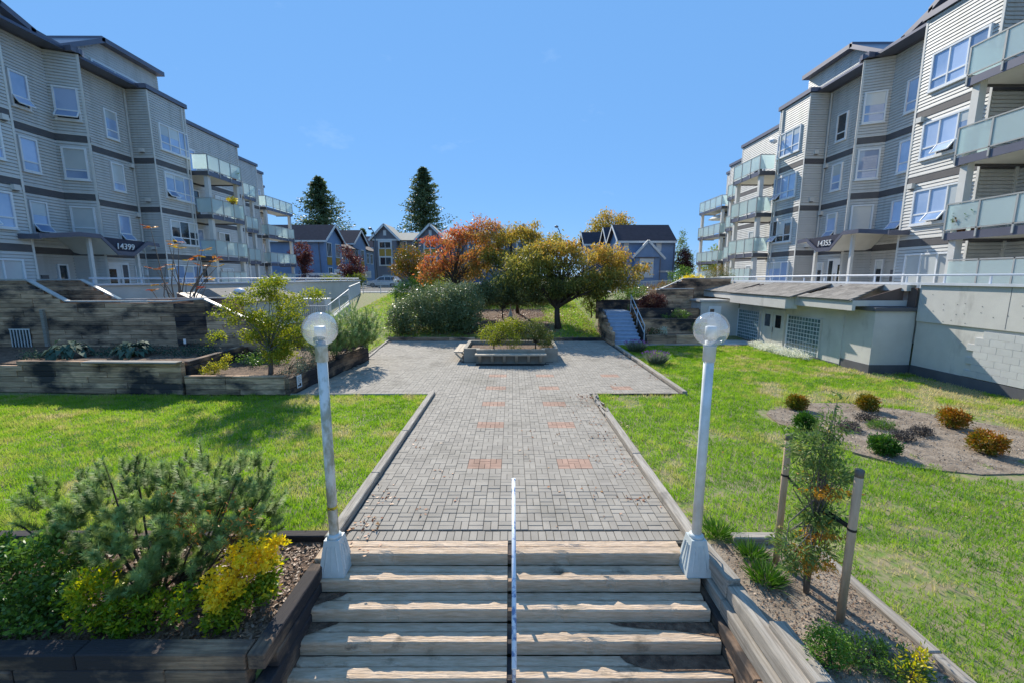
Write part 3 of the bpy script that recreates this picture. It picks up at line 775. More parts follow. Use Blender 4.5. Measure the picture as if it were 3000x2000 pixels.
        MB().hull8([P((ua if i == 0 else uf) + 0.02, va, za - 0.03), P(uf + 0.02, vb, zb_ - 0.03), P(uf + 0.06, vb, zb_ - 0.03), P((ua if i == 0 else uf) + 0.06, va, za - 0.03)],
                   [P((ua if i == 0 else uf) + 0.02, va, za + 0.17), P(uf + 0.02, vb, zb_ + 0.17), P(uf + 0.06, vb, zb_ + 0.17), P((ua if i == 0 else uf) + 0.06, va, za + 0.17)]).build('canopy_fascia', m_fascia, cn)
    # its near end, facing the viewer
    MB().hull8([P(uf, -0.55, 5.27), P(ub, -0.58, 5.27), P(ub, -0.52, 5.27), P(uf, -0.49, 5.27)], [P(uf, -0.55, 5.47), P(ub, -0.58, 5.47), P(ub, -0.52, 5.47), P(uf, -0.49, 5.47)]).build('canopy_fascia', m_fascia, cn)
    MB().prism([P(0.9, v, z) for v, z in [(2.15, 5.62), (2.9, 4.95), (3.85, 4.95), (4.72, 5.55)]], Vector(P(0.86, 0, 0)) - Vector(P(0.9, 0, 0))).build('number_board', m_sign, cn)
    text('house_number', str(number), 0.42, m_num, cn, P(0.935, 3.42, 5.20), (R(90), 0, R(-90) if s > 0 else R(90)), extrude=0.02, shear=0.12, sx=1.0)
    for v in (1.75, 4.3):
        MB().box(*sorted((P(0.72, 0, 0)[0], P(0.58, 0, 0)[0])), Y0 + v, Y0 + v + 0.14, 2.2 + dz, (5.5 if v < 2 else 5.05) + dz).build('canopy_post', m_trim, cn)

    # balconies
    def balcony(u1, u0, v0, v1, zf, label_, sides=(True, True), posts=True, n=None, rail_h=1.06, below=2.76, frost=True):
        b = thing('balcony', None, None, P(u1, v0, zf - 0.3), parent=top)
        MB().hull8([P(u1, v0, zf - 0.06), P(u1, v1, zf - 0.06), P(u0, v1, zf - 0.06), P(u0, v0, zf - 0.06)], [P(u1, v0, zf), P(u1, v1, zf), P(u0, v1, zf), P(u0, v0, zf)]).build('deck', m_trim, b)
        MB().hull8([P(u1 - .05, v0 + .05, zf - 0.20), P(u1 - .05, v1 - .05, zf - 0.20), P(u0, v1 - .05, zf - 0.20), P(u0, v0 + .05, zf - 0.20)],
                   [P(u1 - .05, v0 + .05, zf - 0.065), P(u1 - .05, v1 - .05, zf - 0.065), P(u0, v1 - .05, zf - 0.065), P(u0, v0 + .05, zf - 0.065)]).build('soffit', m_soffit, b)
        MB().bar(P(u1, v0, zf - 0.14), P(u1, v1, zf - 0.14), 0.04, 0.28).build('edge_beam', m_fascia, b)
        for vv, on in ((v0, sides[0]), (v1, sides[1])):
            if on: MB().bar(P(u1, vv, zf - 0.14), P(u0, vv, zf - 0.14), 0.04, 0.28).build('edge_beam', m_band, b)
        n = n or max(2, int(round((v1 - v0) / 1.1)))
        fr = MB(); 
        for i in range(n + 1):
            v = v0 + (v1 - v0) * i / n
            MB().bar(P(u1 + 0.03, v, zf - 0.22), P(u1 + 0.03, v, zf + rail_h), 0.05, 0.06, up=(0, 1, 0)).build('rail_post', m_alu, b)
            if i < n:
                va, vb = v + 0.03, v0 + (v1 - v0) * (i + 1) / n - 0.03
                MB().hull8([P(u1 + .02, va, zf + 0.13), P(u1 + .02, vb, zf + 0.13), P(u1 + .035, vb, zf + 0.13), P(u1 + .035, va, zf + 0.13)],
                           [P(u1 + .02, va, zf + rail_h - .04), P(u1 + .02, vb, zf + rail_h - .04), P(u1 + .035, vb, zf + rail_h - .04), P(u1 + .035, va, zf + rail_h - .04)]).build('glass_panel', m_frost, b)
        MB().bar(P(u1 + 0.03, v0, zf + rail_h), P(u1 + 0.03, v1, zf + rail_h), 0.06, 0.045).build('top_rail', m_alu, b)
        MB().bar(P(u1 + 0.03, v0, zf + 0.10), P(u1 + 0.03, v1, zf + 0.10), 0.05, 0.04).build('bottom_rail', m_alu, b)
        for vv, on in ((v0, sides[0]), (v1, sides[1])):
            if not on: continue
            ue = max(u0, min(u1 - 0.4, 0.0)) if u1 > 0 else u0
            MB().bar(P(u1, vv, zf + rail_h), P(ue, vv, zf + rail_h), 0.06, 0.045).build('top_rail', m_alu, b)
            MB().hull8([P(u1, vv - .008, zf + 0.13), P(ue + .05, vv - .008, zf + 0.13), P(ue + .05, vv + .008, zf + 0.13), P(u1, vv + .008, zf + 0.13)],
                       [P(u1, vv - .008, zf + rail_h - .04), P(ue + .05, vv - .008, zf + rail_h - .04), P(ue + .05, vv + .008, zf + rail_h - .04), P(u1, vv + .008, zf + rail_h - .04)]).build('glass_panel', m_frost, b)
        if posts:
            for vv in (v0 + 0.22, v1 - 0.22):
                MB().box(*sorted((P(u1 - 0.12, 0, 0)[0], P(u1 - 0.38, 0, 0)[0])), Y0 + vv - 0.13, Y0 + vv + 0.13, zf - below + 0.0 + dz, zf - 0.2 + dz).build('column', m_trim, b)
        return b
    zf = [10.55, 7.79, 5.06]
    for i, z in enumerate(zf):
        balcony(1.0, -1.85, 10.1, 13.5, z, '', sides=(True, True), n=3)
        balcony(-1.85, -3.9, 18.3, 20.0, z, '', sides=(False, True), n=2)
        balcony(-3.4, -5.2, 24.3, 29.3, z, '', sides=(True, True), n=4)
        if s > 0: balcony(1.25, -1.35, -9, -3.35, z, '', sides=(False, True), n=5)
    # doors and windows behind the balconies
    for i in range(4):
        z0 = [10.62, 7.86, 5.13, 2.35][i]
        window((-1.9, 10.3), (-1.9, 13.4), 0.75, 2.75, z0, z0 + 2.0, cols=3, pane=(m_pane if i % 2 == 0 else m_dark_pane))
        window((-1.9, 14.5), (-1.9, 16.5), 0.2, 1.5, z0 + 0.6, z0 + 2.0, cols=2, pane=m_dark_pane if i % 2 == 0 else None)
        window((-4.0, 18.5), (-4.0, 20.0), 0.1, 1.3, z0, z0 + 2.0, cols=2)
        window((-5.3, 24.6), (-5.3, 27), 0.3, 2.1, z0, z0 + 2.0, cols=2)
        if s > 0:
            wv = window((-1.4, -6.3), (-1.4, -4.5), 0.0, 1.55, z0, z0 + 2.05, cols=2, pane=m_dark_pane)
            vent_hood((-1.4, -4.4), (-1.4, -3.2), 0.55, z0 + 1.6)
        vent_hood((-1.9, 9.95), (-1.9, 10.9), 0.35, z0 + 1.75)
    # ground-floor privacy screen panels under the stacked balconies
    for (u, v0, v1, n) in ((0.95, 10.4, 13.2, 4), (-3.45, 24.6, 29.0, 7)) + (((1.2, -9, -3.6, 5),) if s > 0 else ()):
        sc = thing('glass_screen', None, None, P(u, v0, 2.2), parent=top)
        for i in range(n):
            va = v0 + (v1 - v0) * i / n; vb = v0 + (v1 - v0) * (i + 1) / n
            MB().hull8([P(u, va + .03, 2.45), P(u, vb - .03, 2.45), P(u + .015, vb - .03, 2.45), P(u + .015, va + .03, 2.45)], [P(u, va + .03, 3.98), P(u, vb - .03, 3.98), P(u + .015, vb - .03, 3.98), P(u + .015, va + .03, 3.98)]).build('glass_panel', m_frost, sc)
            MB().bar(P(u, va, 2.2), P(u, va, 4.05), 0.05, 0.05, up=(0, 1, 0)).build('screen_post', m_alu, sc)
        MB().bar(P(u, v0, 4.03), P(u, v1, 4.03), 0.05, 0.05).build('top_rail', m_alu, sc)
    return top, P

apt_left, PL = apartment(-1, 20.95, 18.8, -0.27, 'grey four-storey apartment block on the left, numbered 14399 over its entrance', 14399, 0)
apt_right, PR = apartment(1, 17.9, 19.95, 0.0, 'sunlit grey four-storey apartment block on the right, numbered 14355 over its entrance', 14355, 0)

# small things on the balconies
m_cloth = mat('umbrella_cloth', (0.80, 0.78, 0.72), (0.7, 0.68, 0.62), rough=0.9, scale=3)
um = thing('patio_umbrella', 'open white patio umbrella on a far balcony of the right block', 'umbrella', PR(-4.6, 26.6, 7.79))
c0 = PR(-4.6, 26.6, 7.79)
cv = MB(); n = 10
rim = [(c0[0] + 1.35 * math.cos(2 * math.pi * k / n), c0[1] + 1.35 * math.sin(2 * math.pi * k / n), c0[2] + 1.72) for k in range(n)]
mid = [(c0[0] + 0.75 * math.cos(2 * math.pi * k / n), c0[1] + 0.75 * math.sin(2 * math.pi * k / n), c0[2] + 2.12) for k in range(n)]
cv.add(rim + mid + [(c0[0], c0[1], c0[2] + 2.3)], [(k, (k + 1) % n, n + (k + 1) % n, n + k) for k in range(n)] + [(n + k, n + (k + 1) % n, 2 * n) for k in range(n)])
cv.build('canopy', m_cloth, um); MB().tube([c0, (c0[0], c0[1], c0[2] + 2.3)], 0.02, 6).build('pole', m_alu, um)

def pot(name, label, p, h, m_leaf, seed, tint):
    t = thing(name, label, 'plant pot', p, 'potted plants on the balconies'); MB().lathe([(0.11, 0), (0.16, 0.26), (0.17, 0.28)], p, 12).build('pot', m_brown_pot, t, smooth=True)
    POTS.append((t, p, h, m_leaf, seed, tint))
POTS = []
m_brown_pot = mat('clay_pot', (0.36, 0.16, 0.09), rough=0.8)
pot('potted_plant', 'red-flowered potted plant behind the glass of the lowest near balcony on the right', PR(1.05, -3.75, 5.07), 0.8, 'lf_redfl', 1, 0.6)
pot('potted_plant', 'leafy green potted plant behind the glass of the lowest near balcony on the right', PR(1.0, -4.2, 5.07), 0.7, 'lf_bright', 2, 0.4)
pot('potted_plant', 'potted shrub on the top far balcony of the left block', PL(0.8, 13.1, 10.56), 0.5, 'lf_green', 3, 0.4)
pot('potted_plant', 'potted shrub on the lower far balcony of the right block', PR(0.7, 10.5, 5.07), 1.0, 'lf_green', 4, 0.4)
for (lab, p, m_) in (('white plastic chair on the middle far balcony of the right block', PR(0.4, 11.0, 7.80), m_white), ('dark chair on the middle far balcony of the left block', PL(0.3, 12.2, 7.80), m_black)):
    t = thing('balcony_chair', lab, 'chair', p, 'chairs on the balconies'); x, y, z = p
    MB().box(x - .23, x + .23, y - .23, y + .23, z + .42, z + .46).build('seat', m_, t); MB().box(x - .23, x + .23, y + .2, y + .24, z + .46, z + .92).build('backrest', m_, t)
    for sx in (-.2, .2):
        for sy in (-.2, .2): MB().box(x + sx - .02, x + sx + .02, y + sy - .02, y + sy + .02, z, z + .42).build('leg', m_, t)
sd_ = PR(0.15, 9.98, 12.3); t = thing('satellite_dish', 'small white satellite dish on the far corner of the right block', 'satellite dish', sd_)
MB().lathe([(0.0, 0), (0.16, 0.03), (0.27, 0.09)], (0, 0, 0), 16).build('dish', m_white, t, smooth=True, loc=(0, 0, 0)).matrix_local = Matrix.Translation((-0.3, -0.1, 0.05)) @ Matrix.Rotation(R(60), 4, 'X')
MB().bar(sd_, (sd_[0] - 0.3, sd_[1] - 0.1, sd_[2] + 0.03), 0.03, 0.03).build('arm', m_alu, t)
# ================================================================ COURT WALLS AND STRUCTURES
m_cap = mat('pale_cap', (0.50, 0.49, 0.47), (0.36, 0.35, 0.33), rough=0.5, scale=4, world=True)
m_shingle = mat('grey_shingle', (0.27, 0.245, 0.215), (0.19, 0.17, 0.15), rough=0.95, scale=6, rnd=0.22, bump=0.3, bscale=60)
m_brown = mat('brown_panel', (0.16, 0.105, 0.085), (0.12, 0.08, 0.065), rough=0.6, scale=2, world=True)
m_gblock = mat('glass_block', (0.16, 0.24, 0.25), (0.10, 0.16, 0.17), rough=0.08, scale=6, rnd=0.25, spec=0.9, coat=0.4)
m_mortar = mat('white_mortar', (0.72, 0.74, 0.75), rough=0.8)
m_door = mat('cream_door', (0.66, 0.64, 0.56), (0.58, 0.56, 0.49), rough=0.5, scale=3, world=True)
m_blue_step = mat('blue_grey_paint', (0.38, 0.45, 0.56), (0.30, 0.37, 0.48), rough=0.7, scale=4, world=True)
m_rust = mat('rusty_white_bar', (0.78, 0.76, 0.72), (0.72, 0.70, 0.66), rough=0.5, scale=4, world=True)
m_rusty = mat('rust', (0.33, 0.15, 0.05), (0.5, 0.35, 0.2), rough=0.8, scale=12, world=True)
m_cmu = mat('painted_block', (0.57, 0.57, 0.555), (0.52, 0.52, 0.51), rough=0.85, scale=3, rnd=0.04, bump=0.25, bscale=70)

# ---------------------------------------------------------------- right podium wall
pw = thing('podium_wall', 'pale painted concrete wall of the right podium with grey plinth and bolt holes', 'wall', (14.3, 13, 0))
MB().box(14.2, 14.5, -3, 14.7, 1.87, 3.12).build('upper_panel', m_conc, pw)
MB().box(14.26, 14.5, -3, 14.72, 0.32, 1.86).build('lower_wall', m_conc, pw)
MB().box(14.215, 14.52, -3, 14.7, -0.1, 0.315).build('plinth', m_plinth, pw)
for y0 in (12.0, 9.4, 6.8): MB().box(14.197, 14.21, y0, y0 + 0.012, 1.9, 3.1).build('panel_joint', m_plinth, pw)
MB().box(14.35, 14.5, 14.7, 32.2, 0.0, 3.0).build('rear_wall', m_conc, pw)
for i, (y0, y1) in enumerate([(-3, 5), (5, 14.7), (14.7, 20.2), (20.2, 26), (26, 32.2)]):
    MB().box(14.12, 14.55, y0 + 0.004, y1 - 0.004, 3.124, 3.2).build('wall_cap', m_rail, pw)
rc = random.Random(4)
for row in range(7):                      # concrete blocks of the lower wall where the sun rakes it
    z = 0.34 + row * 0.205
    for k in range(9):
        y = 12.75 - k * 0.405 - (0.2 if row % 2 else 0)
        if y > 13.0 - (z - 0.3) * 0.2 - 0.0: continue
        piece('wall_block', (0.05, 0.401, 0.201), (14.24 + rc.uniform(-.002, .002), y, z + 0.1), m_cmu, pw, bev=0.0025)
for row in range(4):
    for k in range(9):
        y = 14.2 - k * 0.36 + rc.uniform(-.08, .08); z = 2.0 + row * 0.27 + rc.uniform(-.06, .06)
        if rc.random() < 0.62: MB().lathe([(0.014, 0), (0.0, 0.01)], (0, 0, 0), 6).build('bolt_hole', m_plinth, pw, loc=(0, 0, 0)).matrix_local = Matrix.Translation(Vector((14.196, y, z)) - wloc(pw)) @ Matrix.Rotation(R(-90), 4, 'Y')
pr_ = thing('podium_railing', 'pale blue tube railing along the top of the right podium', 'railing', (14.3, 20, 3.2), 'podium railings')
MB().tube([(14.3, -2, 3.46), (14.3, 19.2, 3.46), (14.3, 24, 3.42), (14.3, 32.2, 3.36)], 0.035, 8).build('rail', m_rail, pr_, smooth=True)
y = 0.5
while y < 32:
    MB().box(14.28, 14.32, y, y + 0.05, 3.2, 3.44 if y < 19 else 3.36).build('post', m_rail, pr_)
    y += 1.35
tag(MB().box(14.5, 40, -10, 40, 2.0, 2.2).build('podium_deck', m_walk), kind='structure')

# ---------------------------------------------------------------- right amenity room under the podium
ar = thing('amenity_building', 'low concrete building with glass-block walls, cream double doors and small shingle roofs', 'building', (13, 19, 0))
MB().box(12.78, 14.33, 16.1, 23.6, -0.05, 2.3).build('wall', m_conc, ar)
MB().box(12.3, 12.8, 16.4, 23.6, 2.2, 2.28).build('soffit', m_soffit, ar)
MB().box(12.22, 12.34, 15.1, 18.2, 2.2, 2.56).build('fascia', m_conc, ar)
MB().box(12.22, 12.34, 23.3, 27.4, 2.2, 2.55).build('fascia', m_conc, ar)
MB().box(12.34, 14.2, 15.1, 15.16, 2.36, 2.56).build('fascia', m_conc, ar)
MB().hull8([(11.95, 18.4, 2.03), (11.95, 23.1, 2.03), (12.35, 23.3, 2.03), (12.35, 18.2, 2.03)], [(11.95, 18.4, 2.53), (11.95, 23.1, 2.53), (12.35, 23.3, 2.53), (12.35, 18.2, 2.53)]).build('bowed_fascia', m_conc, ar)
# shingle roofs: courses of single shingles on three slopes
rsn = random.Random(12)
def shingles(x0, z0, x1, z1, ya, yb, ya2, yb2, n):
    sl = MB().hull8([(x0, ya, z0 - .04), (x0, yb, z0 - .04), (x1, yb2, z1 - .04), (x1, ya2, z1 - .04)], [(x0, ya, z0), (x0, yb, z0), (x1, yb2, z1), (x1, ya2, z1)]).build('roof', m_shingle, ar)
    ang = math.atan2(z1 - z0, x1 - x0); dep = math.hypot(x1 - x0, z1 - z0) / n
    for i in range(n):
        t = (i + 0.5) / n; x = x0 + (x1 - x0) * t; z = z0 + (z1 - z0) * t; a = ya + (ya2 - ya) * t; b = yb + (yb2 - yb) * t; y = a
        while y < b - 0.1:
            q = min(b - y, rsn.choice((0.3, 0.36, 0.42, 0.5)))
            piece('shingle', (dep * 1.12, round(q - 0.012, 2), 0.02), (x, y + q / 2, z + 0.018), m_shingle, sl, rot=(0, -ang - 0.05, 0), bev=0.004)
            y += q
shingles(12.15, 2.58, 14.0, 3.07, 15.1, 18.0, 16.0, 17.6, 5)
shingles(11.9, 2.56, 14.0, 3.07, 18.0, 23.4, 18.6, 22.6, 6)
shingles(12.15, 2.57, 14.0, 3.0, 23.5, 26.8, 24.0, 26.4, 5)
MB().box(14.0, 14.34, 15.0, 27, 2.9, 3.11).build('ridge_wall', m_conc, ar)
# brown panels closing the gaps beside the roofs
MB().box(14.16, 14.19, 14.75, 15.08, 2.3, 3.02).build('side_panel', m_brown, ar)
MB().prism([(12.3, 15.2, 2.5), (14.1, 15.2, 2.5), (14.1, 15.2, 3.04)], (0, 0.04, 0)).build('gable_panel', m_brown, ar)
MB().prism([(12.4, 17.95, 2.6), (14.0, 17.95, 2.6), (14.0, 17.95, 3.05)], (0, 0.06, 0)).build('gable_panel', m_brown, ar)
MB().prism([(12.4, 23.55, 2.6), (14.0, 23.55, 2.6), (14.0, 23.55, 3.02)], (0, 0.06, 0)).build('gable_panel', m_brown, ar)
# projecting block
MB().box(12.82, 14.25, 14.78, 16.12, 0.30, 2.2).build('projecting_block', m_conc, ar)
MB().box(12.80, 14.27, 14.76, 16.14, -0.05, 0.298).build('plinth', m_plinth, ar)
MB().box(12.74, 14.3, 14.7, 16.2, 2.203, 2.33).build('block_cap', m_plinth, ar)
MB().box(12.765, 12.79, 16.13, 23.6, -0.05, 0.06).build('plinth', m_plinth, ar)
# glass blocks
def gblocks(ya, yb, z0, z1, ny, nz):
    g = thing('glass_block_panel', None, None, (12.75, (ya + yb) / 2, z0), parent=ar)
    MB().box(12.755, 12.785, ya, yb, z0, z1).build('mortar', m_mortar, g)
    sy, sz = (yb - ya) / ny, (z1 - z0) / nz
    for i in range(ny):
        for k in range(nz):
            piece('glass_block', (0.02, sy - 0.045, sz - 0.035), (12.749, ya + (i + .5) * sy, z0 + (k + .5) * sz), m_gblock, g, bev=0.012)
    MB().box(12.72, 12.79, ya - 0.06, ya, z0, z1 + .04).build('jamb', m_conc, g); MB().box(12.72, 12.79, yb, yb + 0.06, z0, z1 + .04).build('jamb', m_white, g)
gblocks(17.25, 19.3, 0.1, 1.66, 11, 9)
gblocks(21.6, 23.55, 0.08, 1.62, 11, 9)
dd = thing('double_door', None, None, (12.74, 20.4, 0), parent=ar)
MB().box(12.70, 12.785, 19.5, 21.3, 1.74, 1.84).build('door_head', m_door, dd)
for ya in (19.58, 20.42):
    MB().box(12.73, 12.782, ya, ya + 0.80, 0.0, 1.735).build('door_leaf', m_door, dd)
    MB().box(12.722, 12.731, ya + 0.2, ya + 0.62, 0.98, 1.58).build('door_glass', m_dark_pane, dd)
for ya in (19.5, 21.22): MB().box(12.70, 12.785, ya, ya + 0.075, 0, 1.74).build('door_jamb', m_door, dd)
MB().tube([(12.69, 20.33, 0.75), (12.69, 20.33, 1.0)], 0.014, 6).build('door_handle', m_black, dd)
# vent louvre and service closet with its white door
lv = thing('louvre', None, None, (12.74, 22.9, 1.4), parent=ar)
for k in range(5): MB().box(12.74, 12.782, 24.05, 24.4, 1.45 + k * 0.09, 1.51 + k * 0.09).build('slat', m_plinth, lv)
MB().box(10.62, 12.75, 23.62, 25.2, 0, 2.02).build('closet_wall', m_conc, ar)
MB().box(10.5, 12.85, 23.52, 25.3, 2.025, 2.12).build('closet_roof', m_cap, ar)
sd = thing('service_door', None, None, (11.6, 23.6, 0.1), parent=ar)
MB().box(11.05, 11.75, 23.58, 23.618, 0.1, 1.78).build('door_leaf', m_white, sd); MB().box(11.13, 11.36, 23.571, 23.58, 1.15, 1.62).build('door_glass', m_brown, sd)
MB().lathe([(0.03, 0), (0.03, 0.03), (0, 0.03)], (11.66, 23.56, 0.95), 8).build('knob', m_black, sd)

# ---------------------------------------------------------------- timber retaining walls
def timber_wall(parent, a, b, z0, tops, thick=0.17, h=0.165, m=None, seed=0, lens=(1.0, 2.4), cap=None):
    """Stacked timbers from a to b. tops: (distance from a, height) pairs giving the top line; pale caps lie on it if asked."""
    rg = random.Random(seed); m = m or m_wood
    A = Vector((a[0], a[1], 0)); B = Vector((b[0], b[1], 0)); L = (B - A).length; d = (B - A).normalized(); nrm = Vector((-d.y, d.x, 0)); ang = math.atan2(d.y, d.x)
    def tz(s_):
        for i in range(len(tops) - 1):
            if tops[i][0] <= s_ <= tops[i + 1][0]:
                t = (s_ - tops[i][0]) / max(1e-6, tops[i + 1][0] - tops[i][0]); return tops[i][1] * (1 - t) + tops[i + 1][1] * t
        return tops[-1][1]
    mx = max(q[1] for q in tops); z = z0; c = 0
    while z < mx - 0.04:
        hh = min(h, mx - z)
        ss = [L * i / 120 for i in range(121)]; ok = [q for q in ss if tz(q) >= z + hh * 0.75]
        segs = []; cur = None
        for q in ss:
            if tz(q) >= z + hh * 0.75:
                cur = [q, q] if cur is None else [cur[0], q]
            elif cur is not None: segs.append(cur); cur = None
        if cur: segs.append(cur)
        for (sa, sb) in segs:
            s_ = sa; off = rg.uniform(0, 0.6)
            first = True
            while s_ < sb - 0.05:
                q = round((rg.uniform(*lens) - (off if first else 0)) * 5) / 5; q = max(0.4, min(q, sb - s_)); first = False
                if sb - s_ - q < 0.4: q = sb - s_
                p = A + d * (s_ + q / 2) + nrm * rg.uniform(-.014, .014)
                piece('timber', (round(q - 0.006, 2), thick, round(hh - 0.006, 3)), (p.x, p.y, z + hh / 2), m, parent, rot=(rg.uniform(-.015, .015), 0, ang), bev=0.012)
                s_ += q
        z += h; c += 1
    if cap:
        for i in range(len(tops) - 1):
            p, q = A + d * tops[i][0], A + d * tops[i + 1][0]
            pa, pb = Vector((p.x, p.y, tops[i][1] + 0.03)), Vector((q.x, q.y, tops[i + 1][1] + 0.03)); ln = (pb - pa).length
            cc = (pa + pb) / 2; pitch = math.atan2(pb.z - pa.z, math.hypot(pb.x - pa.x, pb.y - pa.y))
            o = piece('cap_board', (round(ln, 2), thick + 0.03, 0.05), cc, cap, parent, bev=0.008)
            o.rotation_euler = Matrix.Rotation(ang, 3, 'Z').to_4x4().to_3x3().__matmul__(Matrix.Rotation(-pitch, 3, 'Y')).to_euler()

GW = 'timber retaining walls of the left terrace'
w1 = thing('timber_retaining_wall', 'low timber wall across the left lawn, black-stained on its right half', 'retaining wall', (-12.5, 12.1, 0), GW)
timber_wall(w1, (-15.7, 12.32), (-9.62, 12.02), 0, [(0, 0.92), (6.2, 0.96)], m=m_wood, seed=101)
timber_wall(w1, (-9.66, 12.2), (-9.8, 15.0), 0.3, [(0, 0.95), (3, 0.95)], m=m_wood_dark, seed=102)
run(w1, (-12.4, 12.0), (-9.62, 11.9), 0.05, 0.26, 1.0, m_kerb, name='cap_board', seed=103)
w2 = thing('timber_retaining_wall', 'low timber planter wall left of the plaza with a small white notice on its end', 'retaining wall', (-8, 12.0, 0), GW)
timber_wall(w2, (-9.55, 12.0), (-6.62, 11.98), 0, [(0, 0.57), (4, 0.55)], m=m_wood, seed=104)
timber_wall(w2, (-6.56, 11.92), (-6.05, 17.25), 0, [(0, 0.56), (6, 0.62)], m=m_wood_dark, seed=105)
timber_wall(w2, (-6.1, 17.3), (-9.2, 17.6), 0, [(0, 1.1), (4, 1.27)], m=m_wood_dark, seed=106)
tag(MB().prism([(-9.6, 12.05, 0.3), (-6.6, 12.05, 0.3), (-6.1, 17.2, 0.3), (-9.6, 17.2, 0.3)], (0, 0, 0.2)).build('planting_bed', m_soil), kind='structure')
tag(MB().prism([(-15.7, 12.35, 0.5), (-9.72, 12.1, 0.5), (-9.8, 15.4, 0.5), (-20, 15.4, 0.5), (-20, 13.5, .5)], (0, 0, 0.36)).build('planting_bed', m_soil), kind='structure')
w3 = thing('timber_retaining_wall', 'tall timber wall with sloping pale caps and a barred vent, behind the left bed', 'retaining wall', (-14, 15.45, 0.9), GW)
timber_wall(w3, (-20.5, 15.45), (-12.35, 15.45), 0.8, [(0, 3.28), (2.85, 3.28), (4.2, 2.48), (8.15, 2.48)], m=m_wood, seed=107, cap=m_cap)
timber_wall(w3, (-12.3, 15.3), (-11.3, 15.62), 0.8, [(0, 2.5), (1.05, 2.58)], m=m_wood_dark, seed=108, cap=m_cap)
timber_wall(w3, (-11.25, 15.45), (-8.5, 15.45), 0.5, [(0, 2.56), (1.3, 1.92), (2.75, 1.5)], m=m_wood, seed=109, cap=m_cap)
w4 = thing('timber_retaining_wall', 'rear timber wall with a sloping pale cap, parallel to the tall one', 'retaining wall', (-15, 17.2, 1.2), GW)
timber_wall(w4, (-19.2, 17.2), (-11.0, 17.2), 1.2, [(0, 3.26), (1.75, 3.26), (3.2, 2.46), (8.2, 2.54)], m=m_wood, seed=110, cap=m_cap)
piece('post', (0.12, 0.12, 1.35), (-17.15, 15.32, 1.55), m_kerb, w3, bev=0.01)
vg = thing('barred_vent', 'barred white vent grille with rust along its bottom, in the tall timber wall', 'vent', (-18.1, 15.33, 0.8))
MB().box(-18.44, -17.74, 15.325, 15.34, 0.82, 1.48).build('opening', m_dark_pane, vg)
for k in range(7): MB().box(-18.46 + k * 0.115, -18.435 + k * 0.115, 15.30, 15.325, 0.8, 1.5).build('bar', m_rust, vg)
MB().box(-18.48, -17.73, 15.295, 15.325, 1.48, 1.52).build('frame_rail', m_rust, vg); MB().box(-18.48, -17.73, 15.295, 15.325, 0.76, 0.81).build('frame_rail', m_rusty, vg)

# the small notice on the planter end
nt = thing('notice_sign', 'small white notice sign fixed to the end of the dark planter wall', 'sign', (-6.42, 12.45, 0.1))
nx0, ny0 = -6.43, 12.22
MB().hull8([(nx0, ny0, 0.12), (nx0 + 0.022, ny0 + 0.24, 0.12), (nx0 + 0.03, ny0 + 0.24, 0.12), (nx0 + 0.008, ny0, 0.12)], [(nx0, ny0, 0.50), (nx0 + 0.022, ny0 + 0.24, 0.50), (nx0 + 0.03, ny0 + 0.24, 0.50), (nx0 + 0.008, ny0, 0.50)]).build('plate', m_white, nt)
for k in range(4):
    MB().box(nx0 + 0.015, nx0 + 0.034, ny0 + 0.05, ny0 + 0.2 - 0.03 * (k % 2), 0.44 - k * 0.045, 0.448 - k * 0.045).build('text_line', m_alu, nt)
MB().box(nx0 + 0.014, nx0 + 0.036, ny0 + 0.11, ny0 + 0.18, 0.17, 0.25).build('pictogram', m_black, nt); MB().box(nx0 + 0.010, nx0 + 0.031, ny0 + 0.04, ny0 + 0.08, 0.17, 0.21).build('pictogram', m_black, nt)

# ---------------------------------------------------------------- left podium
lp = thing('podium_wall', 'plain grey concrete podium wall behind the left terrace', 'wall', (-14.3, 30, 0))
MB().box(-14.55, -14.25, 24, 39.8, 0, 3.04).build('wall', m_conc, lp)
MB().hull8([(-17.5, 17.4, 0), (-17.2, 17.4, 0), (-14.25, 23.998, 0), (-14.55, 23.998, 0)], [(-17.5, 17.4, 3.04), (-17.2, 17.4, 3.04), (-14.25, 23.998, 3.04), (-14.55, 23.998, 3.04)]).build('wall', m_conc, lp)
MB().hull8([(-17.6, 17.4, 3.045), (-17.1, 17.4, 3.045), (-14.16, 23.998, 3.045), (-14.62, 23.998, 3.045)], [(-17.6, 17.4, 3.12), (-17.1, 17.4, 3.12), (-14.16, 23.998, 3.12), (-14.62, 23.998, 3.12)]).build('wall_cap', m_rail, lp)
for (y0, y1) in ((24, 31), (31, 39.8)): MB().box(-14.62, -14.16, y0 + .004, y1 - .004, 3.045, 3.12).build('wall_cap', m_rail, lp)
lr = thing('podium_railing', 'pale blue tube railing along the top of the left podium', 'railing', (-14.35, 25, 3.12), 'podium railings')
MB().tube([(-17.35, 17.4, 3.34), (-14.35, 24.1, 3.32), (-14.35, 39.7, 3.27)], 0.035, 8).build('rail', m_rail, lr, smooth=True)
y = 17.5
while y < 39.8:
    xq = -14.35 - max(0, (24 - y) / 6.6 * 3.0)
    MB().box(xq - .02, xq + .02, y, y + 0.05, 3.12, 3.3).build('post', m_rail, lr); y += 1.5
tag(MB().box(-40, -17.5, 17.4, 39.8, 1.7, 2.0).build('podium_deck', m_walk), kind='structure')
